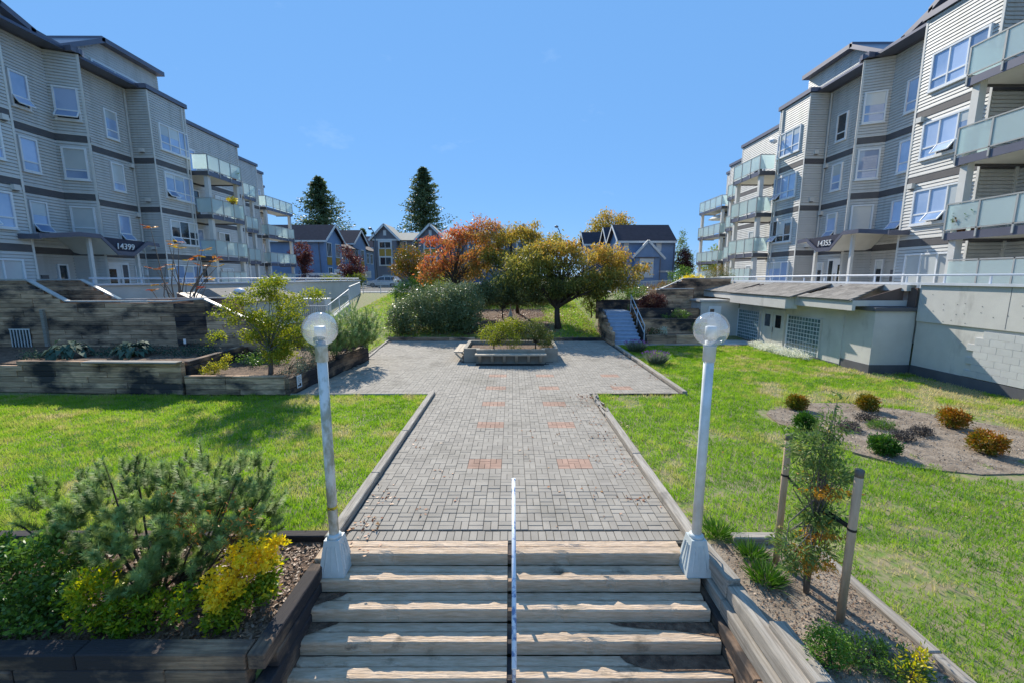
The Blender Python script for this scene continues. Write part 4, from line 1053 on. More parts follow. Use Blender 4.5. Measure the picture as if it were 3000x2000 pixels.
# small roofs against the left podium
sk = thing('roof_lantern', 'low grey roof with a white ball vent in front of the left podium wall', 'roof', (-13.4, 21.5, 2.2))
MB().hull8([(-14.2, 18.6, 2.25), (-12.3, 18.6, 2.25), (-12.3, 25.2, 2.25), (-14.2, 25.2, 2.25)], [(-14.2, 19.4, 2.86), (-13.9, 19.4, 2.86), (-13.9, 24.2, 2.86), (-14.2, 24.2, 2.86)]).build('roof_slope', m_shingle, sk)
MB().box(-14.2, -12.45, 18.7, 25.1, 0.8, 2.248).build('wall', m_conc, sk)
MB().lathe([(0.12, 0), (0.12, 0.12), (0.28, 0.16), (0.2, 0.3), (0.05, 0.36), (0, 0.36)], (-13.3, 20.6, 2.5), 14).build('ball_vent', m_white, sk, smooth=True)
MB().prism([(-13.9, 17.5, 2.3), (-12.9, 17.5, 2.3), (-13.9, 17.5, 2.75)], (0, 1.0, 0)).build('brown_panel', m_brown, sk)
# cabinets and guard rail by the ramp
for k, x in enumerate((-13.75, -13.2, -12.65)):
    cb = thing('utility_cabinet', ['left of three pale utility cabinets behind the ramp railing', 'middle of three pale utility cabinets behind the ramp railing', 'right of three pale utility cabinets behind the ramp railing'][k], 'cabinet', (x + 0.25, 27.6, 0.3), 'utility cabinets by the ramp')
    MB().box(x, x + 0.49, 27.4, 28.3, 0.3, 1.95).build('body', m_rail, cb); MB().box(x + 0.03, x + 0.46, 27.385, 27.4, 0.4, 1.88).build('door', m_cap, cb)
    MB().box(x - 0.02, x + 0.51, 27.35, 28.35, 1.953, 2.0).build('lid', m_white, cb); MB().box(x + 0.40, x + 0.43, 27.37, 27.386, 1.1, 1.25).build('handle', m_alu, cb)
gr = thing('guard_rail', 'pale blue picket guard rail climbing beside the ramp on the left', 'railing', (-11.7, 27.5, 0.7))
def picket(parent, a, b, h, gap=0.13, posts=1.6, pk='pickets'):
    a = Vector(a); b = Vector(b); L = (b - a).length; d = (b - a) / L; up = Vector((0, 0, 1)); mb = MB(); s_ = gap / 2
    while s_ < L:
        p = a + d * s_; mb.box(p.x - .009, p.x + .009, p.y - .009, p.y + .009, p.z + 0.06, p.z + h - 0.01); s_ += gap
    tag(mb.build(pk, m_rail, parent), kind='stuff')
    MB().bar(a + up * h, b + up * h, 0.05, 0.045).build('top_rail', m_rail, parent); MB().bar(a + up * 0.07, b + up * 0.07, 0.04, 0.04).build('bottom_rail', m_rail, parent)
    n = max(1, int(round(L / posts)))
    for i in range(n + 1):
        p = a + d * (L * i / n); MB().box(p.x - .025, p.x + .025, p.y - .025, p.y + .025, p.z - 0.25, p.z + h + 0.02).build('post', m_rail, parent)
picket(gr, (-13.9, 26.5, 0.8), (-11.6, 26.5, 0.8), 0.8); picket(gr, (-11.6, 26.55, 0.8), (-11.3, 29.3, 1.72), 0.83); picket(gr, (-11.3, 29.35, 1.72), (-14.0, 39.0, 1.9), 1.0)
MB().hull8([(-11.75, 26.6, 0), (-11.55, 26.6, 0), (-11.25, 29.4, 0), (-11.45, 29.4, 0)], [(-11.75, 26.6, 0.72), (-11.55, 26.6, 0.72), (-11.25, 29.4, 1.62), (-11.45, 29.4, 1.62)]).build('ramp_wall', m_conc, gr)
f1 = thing('picket_fence', 'pale metal picket fence along the pavement, left of the shrubs', 'fence', (-11, 40, 1.87), 'picket fences along the pavement')
picket(f1, (-14.1, 40.0, 1.9), (-7.5, 40.0, 1.9), 0.92)
f2 = thing('picket_fence', 'pale metal picket fence along the pavement, right of the yellow tree', 'fence', (9, 40, 1.87), 'picket fences along the pavement')
picket(f2, (1.5, 40.0, 1.9), (9.5, 40.0, 1.9), 0.92); picket(f2, (9.5, 40.0, 1.9), (14.3, 38.0, 2.15), 0.95)

# ---------------------------------------------------------------- right stairs and terraces
rst = thing('painted_stairs', 'narrow blue-grey painted steps climbing beside the right-hand terraces', 'stairs', (5.9, 22.2, 0))
for i in range(9):
    z = 0.165 * (i + 1); y0 = 21.12 + i * 0.29
    MB().box(5.24, 6.62, y0, y0 + 0.31, z - 0.05, z).build('tread', m_blue_step, rst); MB().box(5.26, 6.6, y0 + 0.02, y0 + 0.3, z - 0.17, z - 0.052).build('riser', m_blue_step, rst)
MB().box(5.24, 6.62, 23.73, 25.2, 1.33, 1.49).build('landing', m_blue_step, rst)
cw = thing('timber_cheek_wall', 'sloping timber cheek wall on the left of the blue-grey steps', 'retaining wall', (5.1, 22.5, 0), 'timber walls of the right terraces')
timber_wall(cw, (5.13, 20.98), (5.05, 24.2), 0, [(0, 0.62), (0.4, 0.72), (3.3, 1.78)], m=m_wood, seed=120)
timber_wall(cw, (5.05, 25.3), (8.0, 25.3), 0.9, [(0, 2.05), (3, 2.05)], m=m_wood_dark, seed=121)
hr2 = thing('stair_handrail', 'pale metal handrail on the right of the blue-grey steps', 'railing', (6.72, 22.5, 0.3))
for k in (0.95, 0.55):
    MB().tube([(6.74, 21.15, k), (6.74, 23.9, 1.45 + k)], 0.024, 7).build('rail', m_rail, hr2, smooth=True)
for t in (0.0, 0.5, 1.0): MB().tube([(6.74, 21.2 + 2.65 * t, 1.4 * t + 0.02), (6.74, 21.2 + 2.65 * t, 1.4 * t + 0.98)], 0.022, 6).build('post', m_rail, hr2)
for (nm, lab, y0, xa, xb, z0, z1, sd_) in [('a', 'lowest timber terrace wall, planted with geraniums, right of the blue-grey steps', 21.42, 6.85, 10.25, 0, 0.46, 122), ('b', 'second timber terrace wall right of the blue-grey steps', 22.45, 6.9, 10.4, 0.2, 1.2, 123),
                                 ('c', 'third timber terrace wall below the dark red barberry', 23.6, 7.0, 10.5, 0.9, 1.68, 124), ('d', 'upper timber terrace wall with a pale cap behind the barberry', 25.0, 8.5, 10.7, 1.5, 2.68, 125)]:
    t = thing('timber_terrace_wall', lab, 'retaining wall', ((xa + xb) / 2, y0, z0), 'timber walls of the right terraces')
    timber_wall(t, (xa, y0), (xb, y0), z0, [(0, z1), (xb - xa, z1)], m=m_wood if nm != 'c' else m_wood_dark, seed=sd_, cap=m_cap if nm == 'd' else None)
    tag(MB().box(xa - (0.05 if nm != 'd' else 0), xb + 0.1, y0 + 0.09, y0 + 1.12, z0 - 0.1, z1 - 0.07).build('planting_bed', m_soil), kind='structure')
timber_side = thing('timber_cheek_wall', 'timber side wall between the blue-grey steps and the terraces', 'retaining wall', (6.84, 22.6, 0), 'timber walls of the right terraces')
timber_wall(timber_side, (6.84, 21.3), (6.9, 24.4), 0, [(0, 0.45), (1.0, 1.0), (3.2, 2.0)], m=m_wood_dark, seed=126)
for (lab, y0, xa, xm, xb, zl, sd_) in [('sloping timber wall with a pale cap below the right podium railing', 27.0, 7.2, 10.9, 13.9, 1.5, 127), ('second sloping timber wall, behind the first, below the right podium railing', 28.6, 9.2, 11.9, 13.9, 2.3, 128)]:
    t = thing('timber_retaining_wall', lab, 'retaining wall', ((xa + xb) / 2, y0, 1.3), 'timber walls of the right terraces')
    timber_wall(t, (xa, y0), (xb, y0), 1.3, [(0, zl), (xm - xa, 3.28), (xb - xa, 3.28)], m=m_wood, seed=sd_, cap=m_cap)
tag(MB().prism([(6.9, 25.1, 0.5), (14.3, 25.1, 0.5), (14.3, 40, 0.5), (11.5, 40, 0.5), (8.0, 30, 0.5)], (0, 0, 1.3)).build('raised_ground', m_ground), kind='structure')

# ---------------------------------------------------------------- planter with benches in the plaza
m_pl = mat('planter_concrete', (0.36, 0.32, 0.26), (0.28, 0.245, 0.195), rough=0.9, scale=2.5, world=True, bump=0.2, bscale=30)
m_bench = mat('bench_board', (0.56, 0.47, 0.36), (0.40, 0.325, 0.24), rough=0.8, scale=5, stretch=(0.5, 6, 6), rnd=0.08, bump=0.4, bscale=10)
pt = thing('concrete_planter', 'cross-shaped concrete planter in the middle of the plaza', 'planter', (0, 17.6, 0))
Z1 = 0.56
mb = MB()
for (x0, x1, y0, y1) in [(-1.95, -1.42, 16.72, 16.86), (1.32, 1.85, 16.72, 16.86), (-1.42, 1.32, 16.45, 16.60)]:
    MB().box(x0, x1, y0, y1, 0, Z1).build('front_wall', m_pl, pt)
MB().box(-1.44, -1.30, 16.602, 16.86, 0, Z1 - .003).build('return_wall', m_pl, pt); MB().box(1.20, 1.34, 16.602, 16.86, 0, Z1 - .003).build('return_wall', m_pl, pt)
MB().box(-1.97, -1.83, 16.862, 18.75, 0, Z1 + .002).build('side_wall', m_pl, pt); MB().box(1.73, 1.87, 16.862, 18.75, 0, Z1 + .002).build('side_wall', m_pl, pt); MB().box(-1.97, 1.87, 18.752, 18.9, 0, Z1 + .004).build('back_wall', m_pl, pt)
MB().box(-1.83, 1.73, 16.862, 18.75, 0.0, 0.40).build('soil', m_soil, pt); MB().box(-1.30, 1.2, 16.602, 16.86, 0, 0.398).build('soil', m_soil, pt)
b1 = thing('bench', 'long timber bench fixed to the front of the plaza planter', 'bench', (-0.05, 16.25, 0), 'benches on the plaza planter')
for k in range(2): MB().box(-1.45, 1.35, 16.08 + k * 0.18, 16.25 + k * 0.18, 0.38, 0.43).build('seat_board', m_bench, b1)
for k in range(6):
    x = -1.32 + k * 0.48; MB().hull8([(x, 16.34, 0.08), (x + 0.11, 16.34, 0.08), (x + 0.11, 16.445, 0.08), (x, 16.445, 0.08)], [(x, 16.12, 0.377), (x + 0.11, 16.12, 0.377), (x + 0.11, 16.445, 0.377), (x, 16.445, 0.377)]).build('bracket', m_bench, b1)
b2 = thing('bench', 'short timber bench fixed to the left side of the plaza planter', 'bench', (-2.15, 17.6, 0), 'benches on the plaza planter')
for k in range(2): MB().box(-2.36 + k * 0.185, -2.185 + k * 0.185, 16.75, 18.75, 0.38, 0.43).build('seat_board', m_bench, b2)
for y0 in (16.8, 17.7, 18.6): MB().bar((-2.3, y0, 0.36), (-1.99, y0, 0.06), 0.05, 0.06).build('bracket', m_bench, b2)

# ---------------------------------------------------------------- globe lamps
m_pole = mat('lamp_paint', (0.74, 0.77, 0.78), (0.60, 0.62, 0.60), rough=0.45, scale=5, world=True)
m_pole_old = mat('lamp_paint_flaking', (0.70, 0.73, 0.72), (0.36, 0.36, 0.28), rough=0.6, scale=7, stretch=(1, 1, 0.5), world=True, lo=0.40, hi=0.56)
m_globe = clear_shell('lamp_globe', (0.93, 0.95, 0.97))
m_lampcore = mat('lamp_core', (0.85, 0.84, 0.80), rough=0.35)
m_base = mat('cast_base', (0.60, 0.65, 0.65), (0.48, 0.53, 0.53), rough=0.5, scale=4, world=True)
m_yellow = mat('yellow_tape', (0.75, 0.52, 0.03), rough=0.5)
def globe_lamp(x, y, z, h, label, tilt=0.0, pole=None, big=True, tape=False):
    t = thing('globe_lamp', label, 'lamp post', (x, y, z), 'globe lamps')
    pole = pole or m_pole
    sc = 1.0 if big else 0.85
    bz = z + 0.44 * sc
    if big:
        b = 0.155
        MB().hull8([(x - b, y - b, z), (x + b, y - b, z), (x + b, y + b, z), (x - b, y + b, z)], [(x - .09, y - .09, bz), (x + .09, y - .09, bz), (x + .09, y + .09, bz), (x - .09, y + .09, bz)]).build('base', m_base, t)
        for sx, sy in ((0, -1), (-1, 0), (1, 0)):
            for k in (-0.5, 0, 0.5):
                p0 = Vector((x + (k * 0.17 if sx == 0 else sx * 0.146), y + (k * 0.17 if sy == 0 else sy * 0.146), z + 0.07)); p1 = Vector((x + (k * 0.10 if sx == 0 else sx * 0.103), y + (k * 0.10 if sy == 0 else sy * 0.103), z + 0.37))
                MB().bar(p0, p1, 0.014, 0.012).build('base_rib', m_base, t)
    else:
        MB().lathe([(0.16, 0), (0.14, 0.12), (0.07, 0.4), (0.06, 0.42)], (x, y, z), 8).build('base', m_base, t)
    MB().lathe([(0.085 * sc, 0), (0.085 * sc, 0.03), (0.06 * sc, 0.05)], (x, y, bz), 16).build('collar', m_base, t, smooth=True)
    MB().lathe([(0.056 * sc, 0), (0.056 * sc, h - 0.56 - 0.20)], (x, y, bz + 0.02), 16).build('pole', pole, t, smooth=True)
    zc = z + h - 0.17
    MB().lathe([(0.068 * sc, 0), (0.068 * sc, 0.16), (0.075 * sc, 0.17), (0.075 * sc, 0.19)], (x, y, z + h - 0.53), 16).build('fitter', pole, t, smooth=True)
    Rg = 0.192 * sc; prof = [(Rg * math.sin(a), -Rg * math.cos(a)) for a in [math.pi * q / 20 for q in range(2, 21)]]
    prof[-1] = (0.0001, Rg)
    MB().lathe(prof, (x, y, zc + 0.0), 32).build('globe', m_globe, t, smooth=True)
    MB().lathe([(0.028, 0), (0.028, 0.05), (0.062, 0.055), (0.062, 0.18), (0.05, 0.185), (0.0, 0.185)], (x, y, zc - 0.15), 20).build('lamp_core', m_lampcore, t, smooth=True)
    if tape:
        MB().lathe([(0.0575, 0), (0.0575, 0.035)], (x, y, z + 0.81), 16).build('tape', m_yellow, t)
        text('tape_text', 'CAL', 0.045, m_black, t, (x, y - 0.0605, z + 0.828), (R(90), 0, 0), extrude=0.001, shear=0.2, sx=1.1)
    return t
globe_lamp(-2.16, 4.69, -0.15, 3.14, 'flaking white globe lamp post with yellow tape at the left of the stairs', pole=m_pole_old, tape=True)
globe_lamp(2.24, 4.69, -0.15, 3.14, 'clean white globe lamp post at the right of the stairs')
globe_lamp(-9.35, 34.0, 1.25, 2.05, 'far globe lamp post on the grass bank left of the dark shrubs', big=False)
globe_lamp(-0.1, 28.0, 0.75, 1.9, 'far globe lamp post half hidden under the yellow tree', big=False)
MB().tube([(2.30, 4.69, 0.34), (2.36, 4.74, 0.3), (2.38, 4.8, 0.12), (2.40, 4.86, 0.05)], 0.008, 5).build('power_cable', m_black)
c_ = bpy.data.objects['power_cable']; tag(c_, 'thin black cable at the foot of the right lamp post', 'cable')
# ================================================================ STREET: HOUSES, VEHICLES, LAMPS
m_blue = mat('blue_boards', (0.215, 0.31, 0.47), (0.185, 0.27, 0.41), rough=0.7, scale=1, world=True, bump=0.25, bscale=6, bstretch=(0.05, 0.05, 9))
m_darkroof = mat('dark_shingles', (0.05, 0.042, 0.055), (0.035, 0.03, 0.04), rough=0.9, scale=2, world=True)
m_greyboards = mat('slate_boards', (0.21, 0.205, 0.225), (0.18, 0.175, 0.195), rough=0.8, scale=1, world=True)
m_tanroof = mat('tan_shingles', (0.46, 0.42, 0.34), (0.39, 0.355, 0.285), rough=0.9, scale=2, world=True)
m_ochre = mat('ochre_panel', (0.48, 0.28, 0.05), (0.42, 0.24, 0.04), rough=0.7, scale=1, world=True)
m_bwhite = mat('house_trim', (0.74, 0.73, 0.70), (0.66, 0.65, 0.62), rough=0.6, scale=1, world=True)

def hwin(parent, c, wd, ht, axis, cols=2, sign=1, ochre=False):
    """Window of a house: axis 'y' faces the viewer (-Y), axis 'x' faces along sign*X. c = bottom centre."""
    w_ = thing('window', None, None, c, parent=parent); x, y, z = c
    def bx(a0, a1, z0, z1, d0, d1, nm, m_):
        if axis == 'y': MB().box(x + a0, x + a1, y - d1, y - d0, z0, z1).build(nm, m_, w_)
        else: MB().box(x + sign * d0, x + sign * d1, y + a0, y + a1, z0, z1).build(nm, m_, w_)
    h2 = wd / 2
    bx(-h2 - .12, h2 + .12, z - .12, z, 0.0, 0.10, 'sill', m_bwhite); bx(-h2 - .12, h2 + .12, z + ht, z + ht + .14, 0.0, 0.10, 'head', m_bwhite)
    bx(-h2 - .12, -h2, z, z + ht, 0.0, 0.09, 'jamb', m_bwhite); bx(h2, h2 + .12, z, z + ht, 0.0, 0.09, 'jamb', m_bwhite)
    for i in range(cols):
        a0 = -h2 + wd * i / cols; a1 = -h2 + wd * (i + 1) / cols
        bx(a0 + .04, a1 - .04, z + .04, z + ht - .04, 0.02, 0.04, 'pane', m_dark_pane); 
    for i in range(1, cols): bx(-h2 + wd * i / cols - .04, -h2 + wd * i / cols + .04, z, z + ht, 0.02, 0.07, 'mullion', m_bwhite)
    if ochre: bx(-h2 - .1, h2 + .1, z - 1.35, z - .14, 0.0, 0.05, 'ochre_panel', m_ochre)
    return w_

def side_house(s, x0, x1, y0, y1, z0, ze, zr, label, wall, floors=3, porch=False, front_x=True):
    """Gabled house whose ridge runs along X; its gable end at x0 faces the road between the rows."""
    t = thing('blue_townhouse', label, 'house', ((x0 + x1) / 2, (y0 + y1) / 2, z0), 'blue townhouses')
    xa, xb = sorted((x0, x1))
    MB().box(xa, xb, y0, y1, z0, ze).build('wall', wall, t)
    ym = (y0 + y1) / 2
    MB().prism([(x0, y0, ze), (x0, y1, ze), (x0, ym, zr - 0.25)], (s * 0.0 + (x1 - x0), 0, 0)).build('gable_wall', wall, t)
    ov = 0.5; e = x0 - (x1 - x0) / abs(x1 - x0) * 0.55
    for (ya, yb) in ((y0 - ov, ym), (y1 + ov, ym)):
        dz_ = (zr - ze) * ov / (ym - y0)
        MB().hull8([(e, ya, ze - dz_), (x1, ya, ze - dz_), (x1, yb, zr), (e, yb, zr)], [(e, ya, ze - dz_ + 0.16), (x1, ya, ze - dz_ + 0.16), (x1, yb, zr + 0.16), (e, yb, zr + 0.16)]).build('roof', m_darkroof, t)
        MB().bar((e, ya, ze - dz_ + 0.02), (e, yb, zr + 0.02), 0.06, 0.34).build('barge_board', m_bwhite, t)
    MB().box(min(e, x1), max(e, x1), y0 - ov - 0.05, y0 - ov + 0.04, ze - 0.55, ze - 0.25).build('gutter_board', m_bwhite, t)
    return t
# left row, fronts facing the side road
hL1 = side_house(-1, -28.8, -46, 66, 72.5, 1.9, 9.2, 11.5, 'nearest blue townhouse on the left beyond the podium, with a dark gabled roof', m_blue)
hL2 = side_house(-1, -30.0, -46, 81, 88, 1.9, 9.9, 12.3, 'second blue townhouse on the left, half behind a dark red tree', m_blue)
hL3 = side_house(-1, -29.6, -46, 97, 104, 1.9, 10.2, 12.6, 'third blue townhouse on the left, beside the street lamp', m_blue)
for (h, y0, dy) in ((hL1, 66, 0), (hL2, 81, -1.2), (hL3, 97, -0.8)):
    xq = -28.8 + dy
    for k, yy in enumerate((1.4, 4.7)):
        hwin(h, (xq + 0.02, y0 + yy, 6.6), 1.5, 2.0, 'x', 3, 1, ochre=True); hwin(h, (xq + 0.02, y0 + yy, 2.9), 1.2, 1.9, 'x', 2, 1)
    MB().box(xq, xq + 1.2, y0 + 0.2, y0 + 6.0, 3.9, 4.0).build('balcony_floor', m_bwhite, h); MB().box(xq + 1.12, xq + 1.2, y0 + 0.2, y0 + 6.0, 3.2, 4.6).build('balcony_front', m_bwhite, h)
hwin(hL1, (-31.8, 66, 5.5), 2.0, 0.75, 'y', 3)
MB().box(-46, -28.8, 65.95, 66, 3.6, 3.85).build('belt_board', m_bwhite, hL1); MB().bar((-29.7, 65.9, 9), (-29.5, 65.9, 2), 0.12, 0.1, up=(0, 1, 0)).build('downpipe', m_greyboards, hL1)
for (xa, xb, ya, yb, hh, hp) in ((-29.0, -27.5, 73, 80.5, 9.0, hL1), (-30.0, -28.7, 88.5, 96.5, 9.4, hL2)):
    lk = thing('link_house', 'low blue link wing between the %s blue townhouses on the left' % ('first and second' if ya < 80 else 'second and third'), 'house', (-34, ya, 1.9), 'blue townhouses')
    MB().box(-46, xa - 0.3, ya, yb, 1.9, hh - 0.6).build('wall', m_blue, lk)
    MB().hull8([(-46, ya, hh - .6), (xa + .4, ya, hh - .6), (xa + .4, yb, hh - .6), (-46, yb, hh - .6)], [(-46, ya, hh + 1.6), (xa - 4, ya, hh + 1.6), (xa - 4, yb, hh + 1.6), (-46, yb, hh + 1.6)]).build('roof', m_darkroof, lk)
    for k in range(3): hwin(lk, (xa - 0.28, ya + 1.2 + k * 2.4, 6.2), 1.3, 1.9, 'x', 2, 1)
# right blue house
hR = side_house(1, 15.6, 23.6, 62, 68.4, 1.9, 8.75, 11.0, 'blue house with a dark roof and a white-edged porch gable, right of the yellow tree', m_blue)
MB().box(15.6, 23.7, 61.93, 61.995, 4.05, 4.3).build('belt_board', m_bwhite, hR)
for x in (16.15, 20.85): MB().box(x, x + 0.72, 61.94, 61.99, 7.1, 8.55).build('white_panel', m_bwhite, hR)
MB().prism([(17.35, 60.6, 6.2), (21.3, 60.6, 6.2), (19.2, 60.6, 8.35)], (0, 1.39, 0)).build('porch_gable', m_blue, hR)
MB().bar((17.0, 60.5, 6.05), (19.2, 60.5, 8.45), 0.25, 0.3).build('barge_board', m_bwhite, hR); MB().bar((19.2, 60.5, 8.45), (21.7, 60.5, 5.9), 0.25, 0.3).build('barge_board', m_bwhite, hR)
MB().box(17.6, 21.0, 60.9, 61.99, 1.9, 6.2).build('porch_wall', m_blue, hR); MB().box(18.2, 20.2, 60.85, 60.898, 3.3, 6.0).build('white_panel', m_bwhite, hR); MB().box(17.9, 20.4, 60.8, 60.9, 6.0, 6.45).build('porch_beam', m_greyboards, hR)
for k in range(4): MB().box(18.55 + k * 0.4, 18.85 + k * 0.4, 60.83, 60.852, 5.2, 5.42).build('sign_mark', m_greyboards, hR)
MB().bar((21.15, 60.85, 6.0), (21.1, 60.85, 1.9), 0.12, 0.1, up=(0, 1, 0)).build('downpipe', m_greyboards, hR); MB().bar((23.45, 61.9, 8.4), (23.3, 61.9, 1.9), 0.12, 0.1, up=(0, 1, 0)).build('downpipe', m_greyboards, hR)
hwin(hR, (15.58, 64.2, 6.6), 1.4, 1.6, 'x', 2, -1)
hR2 = side_house(1, 16.0, 24, 71, 76, 1.9, 9.2, 11.6, 'second blue house with a dark roof, behind the first on the right', m_blue)
hR3 = side_house(1, 13.6, 20, 79, 84, 1.9, 9.6, 11.6, 'third dark-roofed blue house, furthest back on the right', m_blue)
# grey row facing the viewer
gh = thing('grey_townhouse_row', 'row of slate-grey townhouses with white-edged gables and a tan roof', 'house', (-10, 79, 1.9))
MB().box(-25, 5, 77.4, 86, 1.9, 9.95).build('wall', m_greyboards, gh)
MB().hull8([(-25.3, 76.9, 9.9), (5.3, 76.9, 9.9), (5.3, 86.5, 9.9), (-25.3, 86.5, 9.9)], [(-25.3, 81, 11.6), (5.3, 81, 11.6), (5.3, 82.5, 11.6), (-25.3, 82.5, 11.6)]).build('roof', m_tanroof, gh)
for x in (-22.4, -14.4, -6.6, -2.4, 2.0):
    bay = thing('gable_bay', None, None, (x, 76, 1.9), parent=gh)
    MB().box(x - 2.0, x + 2.0, 75.9, 77.39, 1.9, 9.95).build('wall', m_greyboards, bay)
    MB().prism([(x - 2.3, 75.9, 9.955), (x + 2.3, 75.9, 9.955), (x, 75.9, 12.35)], (0, 5, 0)).build('gable', m_greyboards, bay)
    for sg in (-1, 1):
        MB().hull8([(x + sg * 2.75, 75.4, 9.75), (x, 75.4, 12.5), (x, 81.5, 12.5), (x + sg * 2.75, 81.5, 9.75)], [(x + sg * 2.75, 75.4, 9.9), (x, 75.4, 12.65), (x, 81.5, 12.65), (x + sg * 2.75, 81.5, 9.9)]).build('roof', m_tanroof, bay)
        MB().bar((x + sg * 2.75, 75.36, 9.72), (x, 75.36, 12.47), 0.08, 0.36).build('barge_board', m_bwhite, bay)
    MB().box(x - 2.3, x + 2.3, 75.84, 75.9, 9.72, 10.02).build('frieze', m_bwhite, bay)
    MB().box(x - 0.25, x + 0.25, 75.84, 75.9, 10.6, 11.5).build('gable_vent', m_bwhite, bay)
    MB().box(x - 1.25, x + 1.2, 75.82, 75.9, 5.3, 9.7).build('panel', m_bwhite, bay)
    for k in (-1.08, 0.08): MB().box(x + k, x + k + 0.97, 75.78, 75.82, 7.05, 8.25).build('ochre_panel', m_ochre, bay)
    hwin(bay, (x, 75.8, 8.45), 1.9, 1.0, 'y', 2); hwin(bay, (x, 75.8, 5.5), 1.9, 1.3, 'y', 2); hwin(bay, (x + 0.3, 75.88, 2.2), 1.7, 1.4, 'y', 2)
for x in (-18.4, -10.5): 
    for k in (-1.1, 1.1): hwin(gh, (x + k, 77.4, 8.3), 0.9, 1.3, 'y', 1)
far_r = side_house(1, 52, 70, 92, 100, 2.0, 8.4, 11.0, 'distant dark-roofed house glimpsed between the far balconies on the right', m_greyboards)

# ---------------------------------------------------------------- vehicles
m_tyre = mat('tyre', (0.02, 0.02, 0.02), rough=0.9); m_rim = mat('rim', (0.35, 0.36, 0.38), rough=0.35, metal=0.7); m_lens = mat('lamp_lens', (0.7, 0.7, 0.72), rough=0.1, spec=0.9); m_redlens = mat('red_lens', (0.4, 0.02, 0.02), rough=0.2)
def car(label, cat, x0, y0, z0, L, H_, W, paint, prof, glass, name):
    """Side-on vehicle: prof is its side outline in lengths of the car, glass its window band."""
    t = thing(name, label, cat, (x0 + L / 2, y0, z0)); 
    outer = [(x0 + px * L, z0 + pz * H_) for px, pz in prof]; n = len(outer)
    v = []; 
    for yy, k in ((y0, 0.0), (y0 + W, 0.0)):
        for (x, z) in outer:
            tum = max(0.0, (z - z0) / H_ - 0.55) * 0.45
            v.append((x, yy + (tum if yy == y0 else -tum), z))
    f = [tuple(range(n)), tuple(reversed(range(n, 2 * n)))] + [(i, n + i, n + (i + 1) % n, (i + 1) % n) for i in range(n)]
    MB().add(v, f).build('body', paint, t)
    for g in glass:
        pts = []
        for px, pz in g:
            tum = max(0.0, pz - 0.55) * 0.45; pts.append((x0 + px * L, y0 + tum - 0.012, z0 + pz * H_))
        MB().quad(*pts).build('side_window', m_dark_pane, t)
    for px in (0.19, 0.80):
        for yy in (y0 - 0.02, y0 + W - 0.2):
            wl_ = thing('wheel', None, None, (x0 + px * L, yy, z0 + 0.34), parent=t)
            c = (x0 + px * L, yy, z0 + 0.34)
            MB().tube([(c[0], yy, c[2]), (c[0], yy + 0.22, c[2])], 0.34, 18).build('tyre', m_tyre, wl_); MB().tube([(c[0], yy - 0.012, c[2]), (c[0], yy + 0.01, c[2])], 0.21, 14).build('rim', m_rim, wl_)
    MB().box(x0 + 0.01, x0 + 0.22, y0 - 0.01, y0 + 0.25, z0 + 0.52 * H_, z0 + 0.60 * H_).build('headlight', m_lens, t); MB().box(x0 + L - 0.2, x0 + L + 0.01, y0 - 0.01, y0 + 0.25, z0 + 0.52 * H_, z0 + 0.62 * H_).build('tail_light', m_redlens, t)
    MB().box(x0 + 0.02, x0 + L - 0.02, y0 - 0.015, y0 + 0.0, z0 + 0.17, z0 + 0.27).build('sill_trim', m_black, t)
    MB().box(x0 + 0.38 * L, x0 + 0.41 * L, y0 - 0.18, y0 + 0.02, z0 + 0.60 * H_, z0 + 0.68 * H_).build('wing_mirror', paint, t)
    for px in (0.52, 0.72): MB().box(x0 + px * L, x0 + px * L + 0.16, y0 - 0.02, y0 + 0.0, z0 + 0.54 * H_, z0 + 0.57 * H_).build('door_handle', paint, t)
    return t
m_wpaint = mat('white_car_paint', (0.72, 0.74, 0.76), rough=0.2, coat=0.6, spec=0.5); m_bpaint = mat('blue_car_paint', (0.02, 0.05, 0.2), rough=0.2, coat=0.6); m_vpaint = mat('van_paint', (0.75, 0.74, 0.76), rough=0.3, coat=0.4)
suv = [(0.0, 0.18), (1.0, 0.18), (1.0, 0.62), (0.96, 0.72), (0.90, 0.94), (0.80, 1.0), (0.48, 1.0), (0.40, 0.96), (0.27, 0.68), (0.06, 0.58), (0.0, 0.48)]
suvg = [[(0.32, 0.66), (0.42, 0.92), (0.55, 0.94), (0.55, 0.66)], [(0.57, 0.66), (0.57, 0.94), (0.74, 0.94), (0.76, 0.66)], [(0.78, 0.66), (0.76, 0.94), (0.87, 0.90), (0.92, 0.68)]]
car('white car parked on the street behind the picket fence', 'car', -21.3, 62, 1.88, 4.7, 1.6, 1.85, m_wpaint, suv, suvg, 'parked_car')
car('dark blue car on the street seen under the red tree', 'car', -7.4, 60, 1.88, 4.5, 1.5, 1.8, m_bpaint, suv, suvg, 'parked_car')
vanp = [(0.0, 0.16), (1.0, 0.16), (1.0, 0.9), (0.97, 0.98), (0.9, 1.0), (0.3, 1.0), (0.24, 0.96), (0.12, 0.58), (0.02, 0.5), (0.0, 0.4)]
van = car('pale service van with dark lettering, behind the left podium railing', 'van', -29.9, 58, 1.88, 5.4, 2.05, 1.95, m_vpaint, vanp, [[(0.15, 0.58), (0.25, 0.9), (0.33, 0.9), (0.33, 0.58)]], 'service_van')
m_ink = mat('dark_lettering', (0.12, 0.10, 0.16), rough=0.6)
text('lettering', 'PureFibre', 0.56, m_ink, van, (-26.85, 58.05, 3.47), (R(90), 0, 0), extrude=0.02, sx=0.82)
MB().box(-28.75, -28.35, 58.0, 58.06, 3.2, 3.62).build('emblem', m_ink, van)

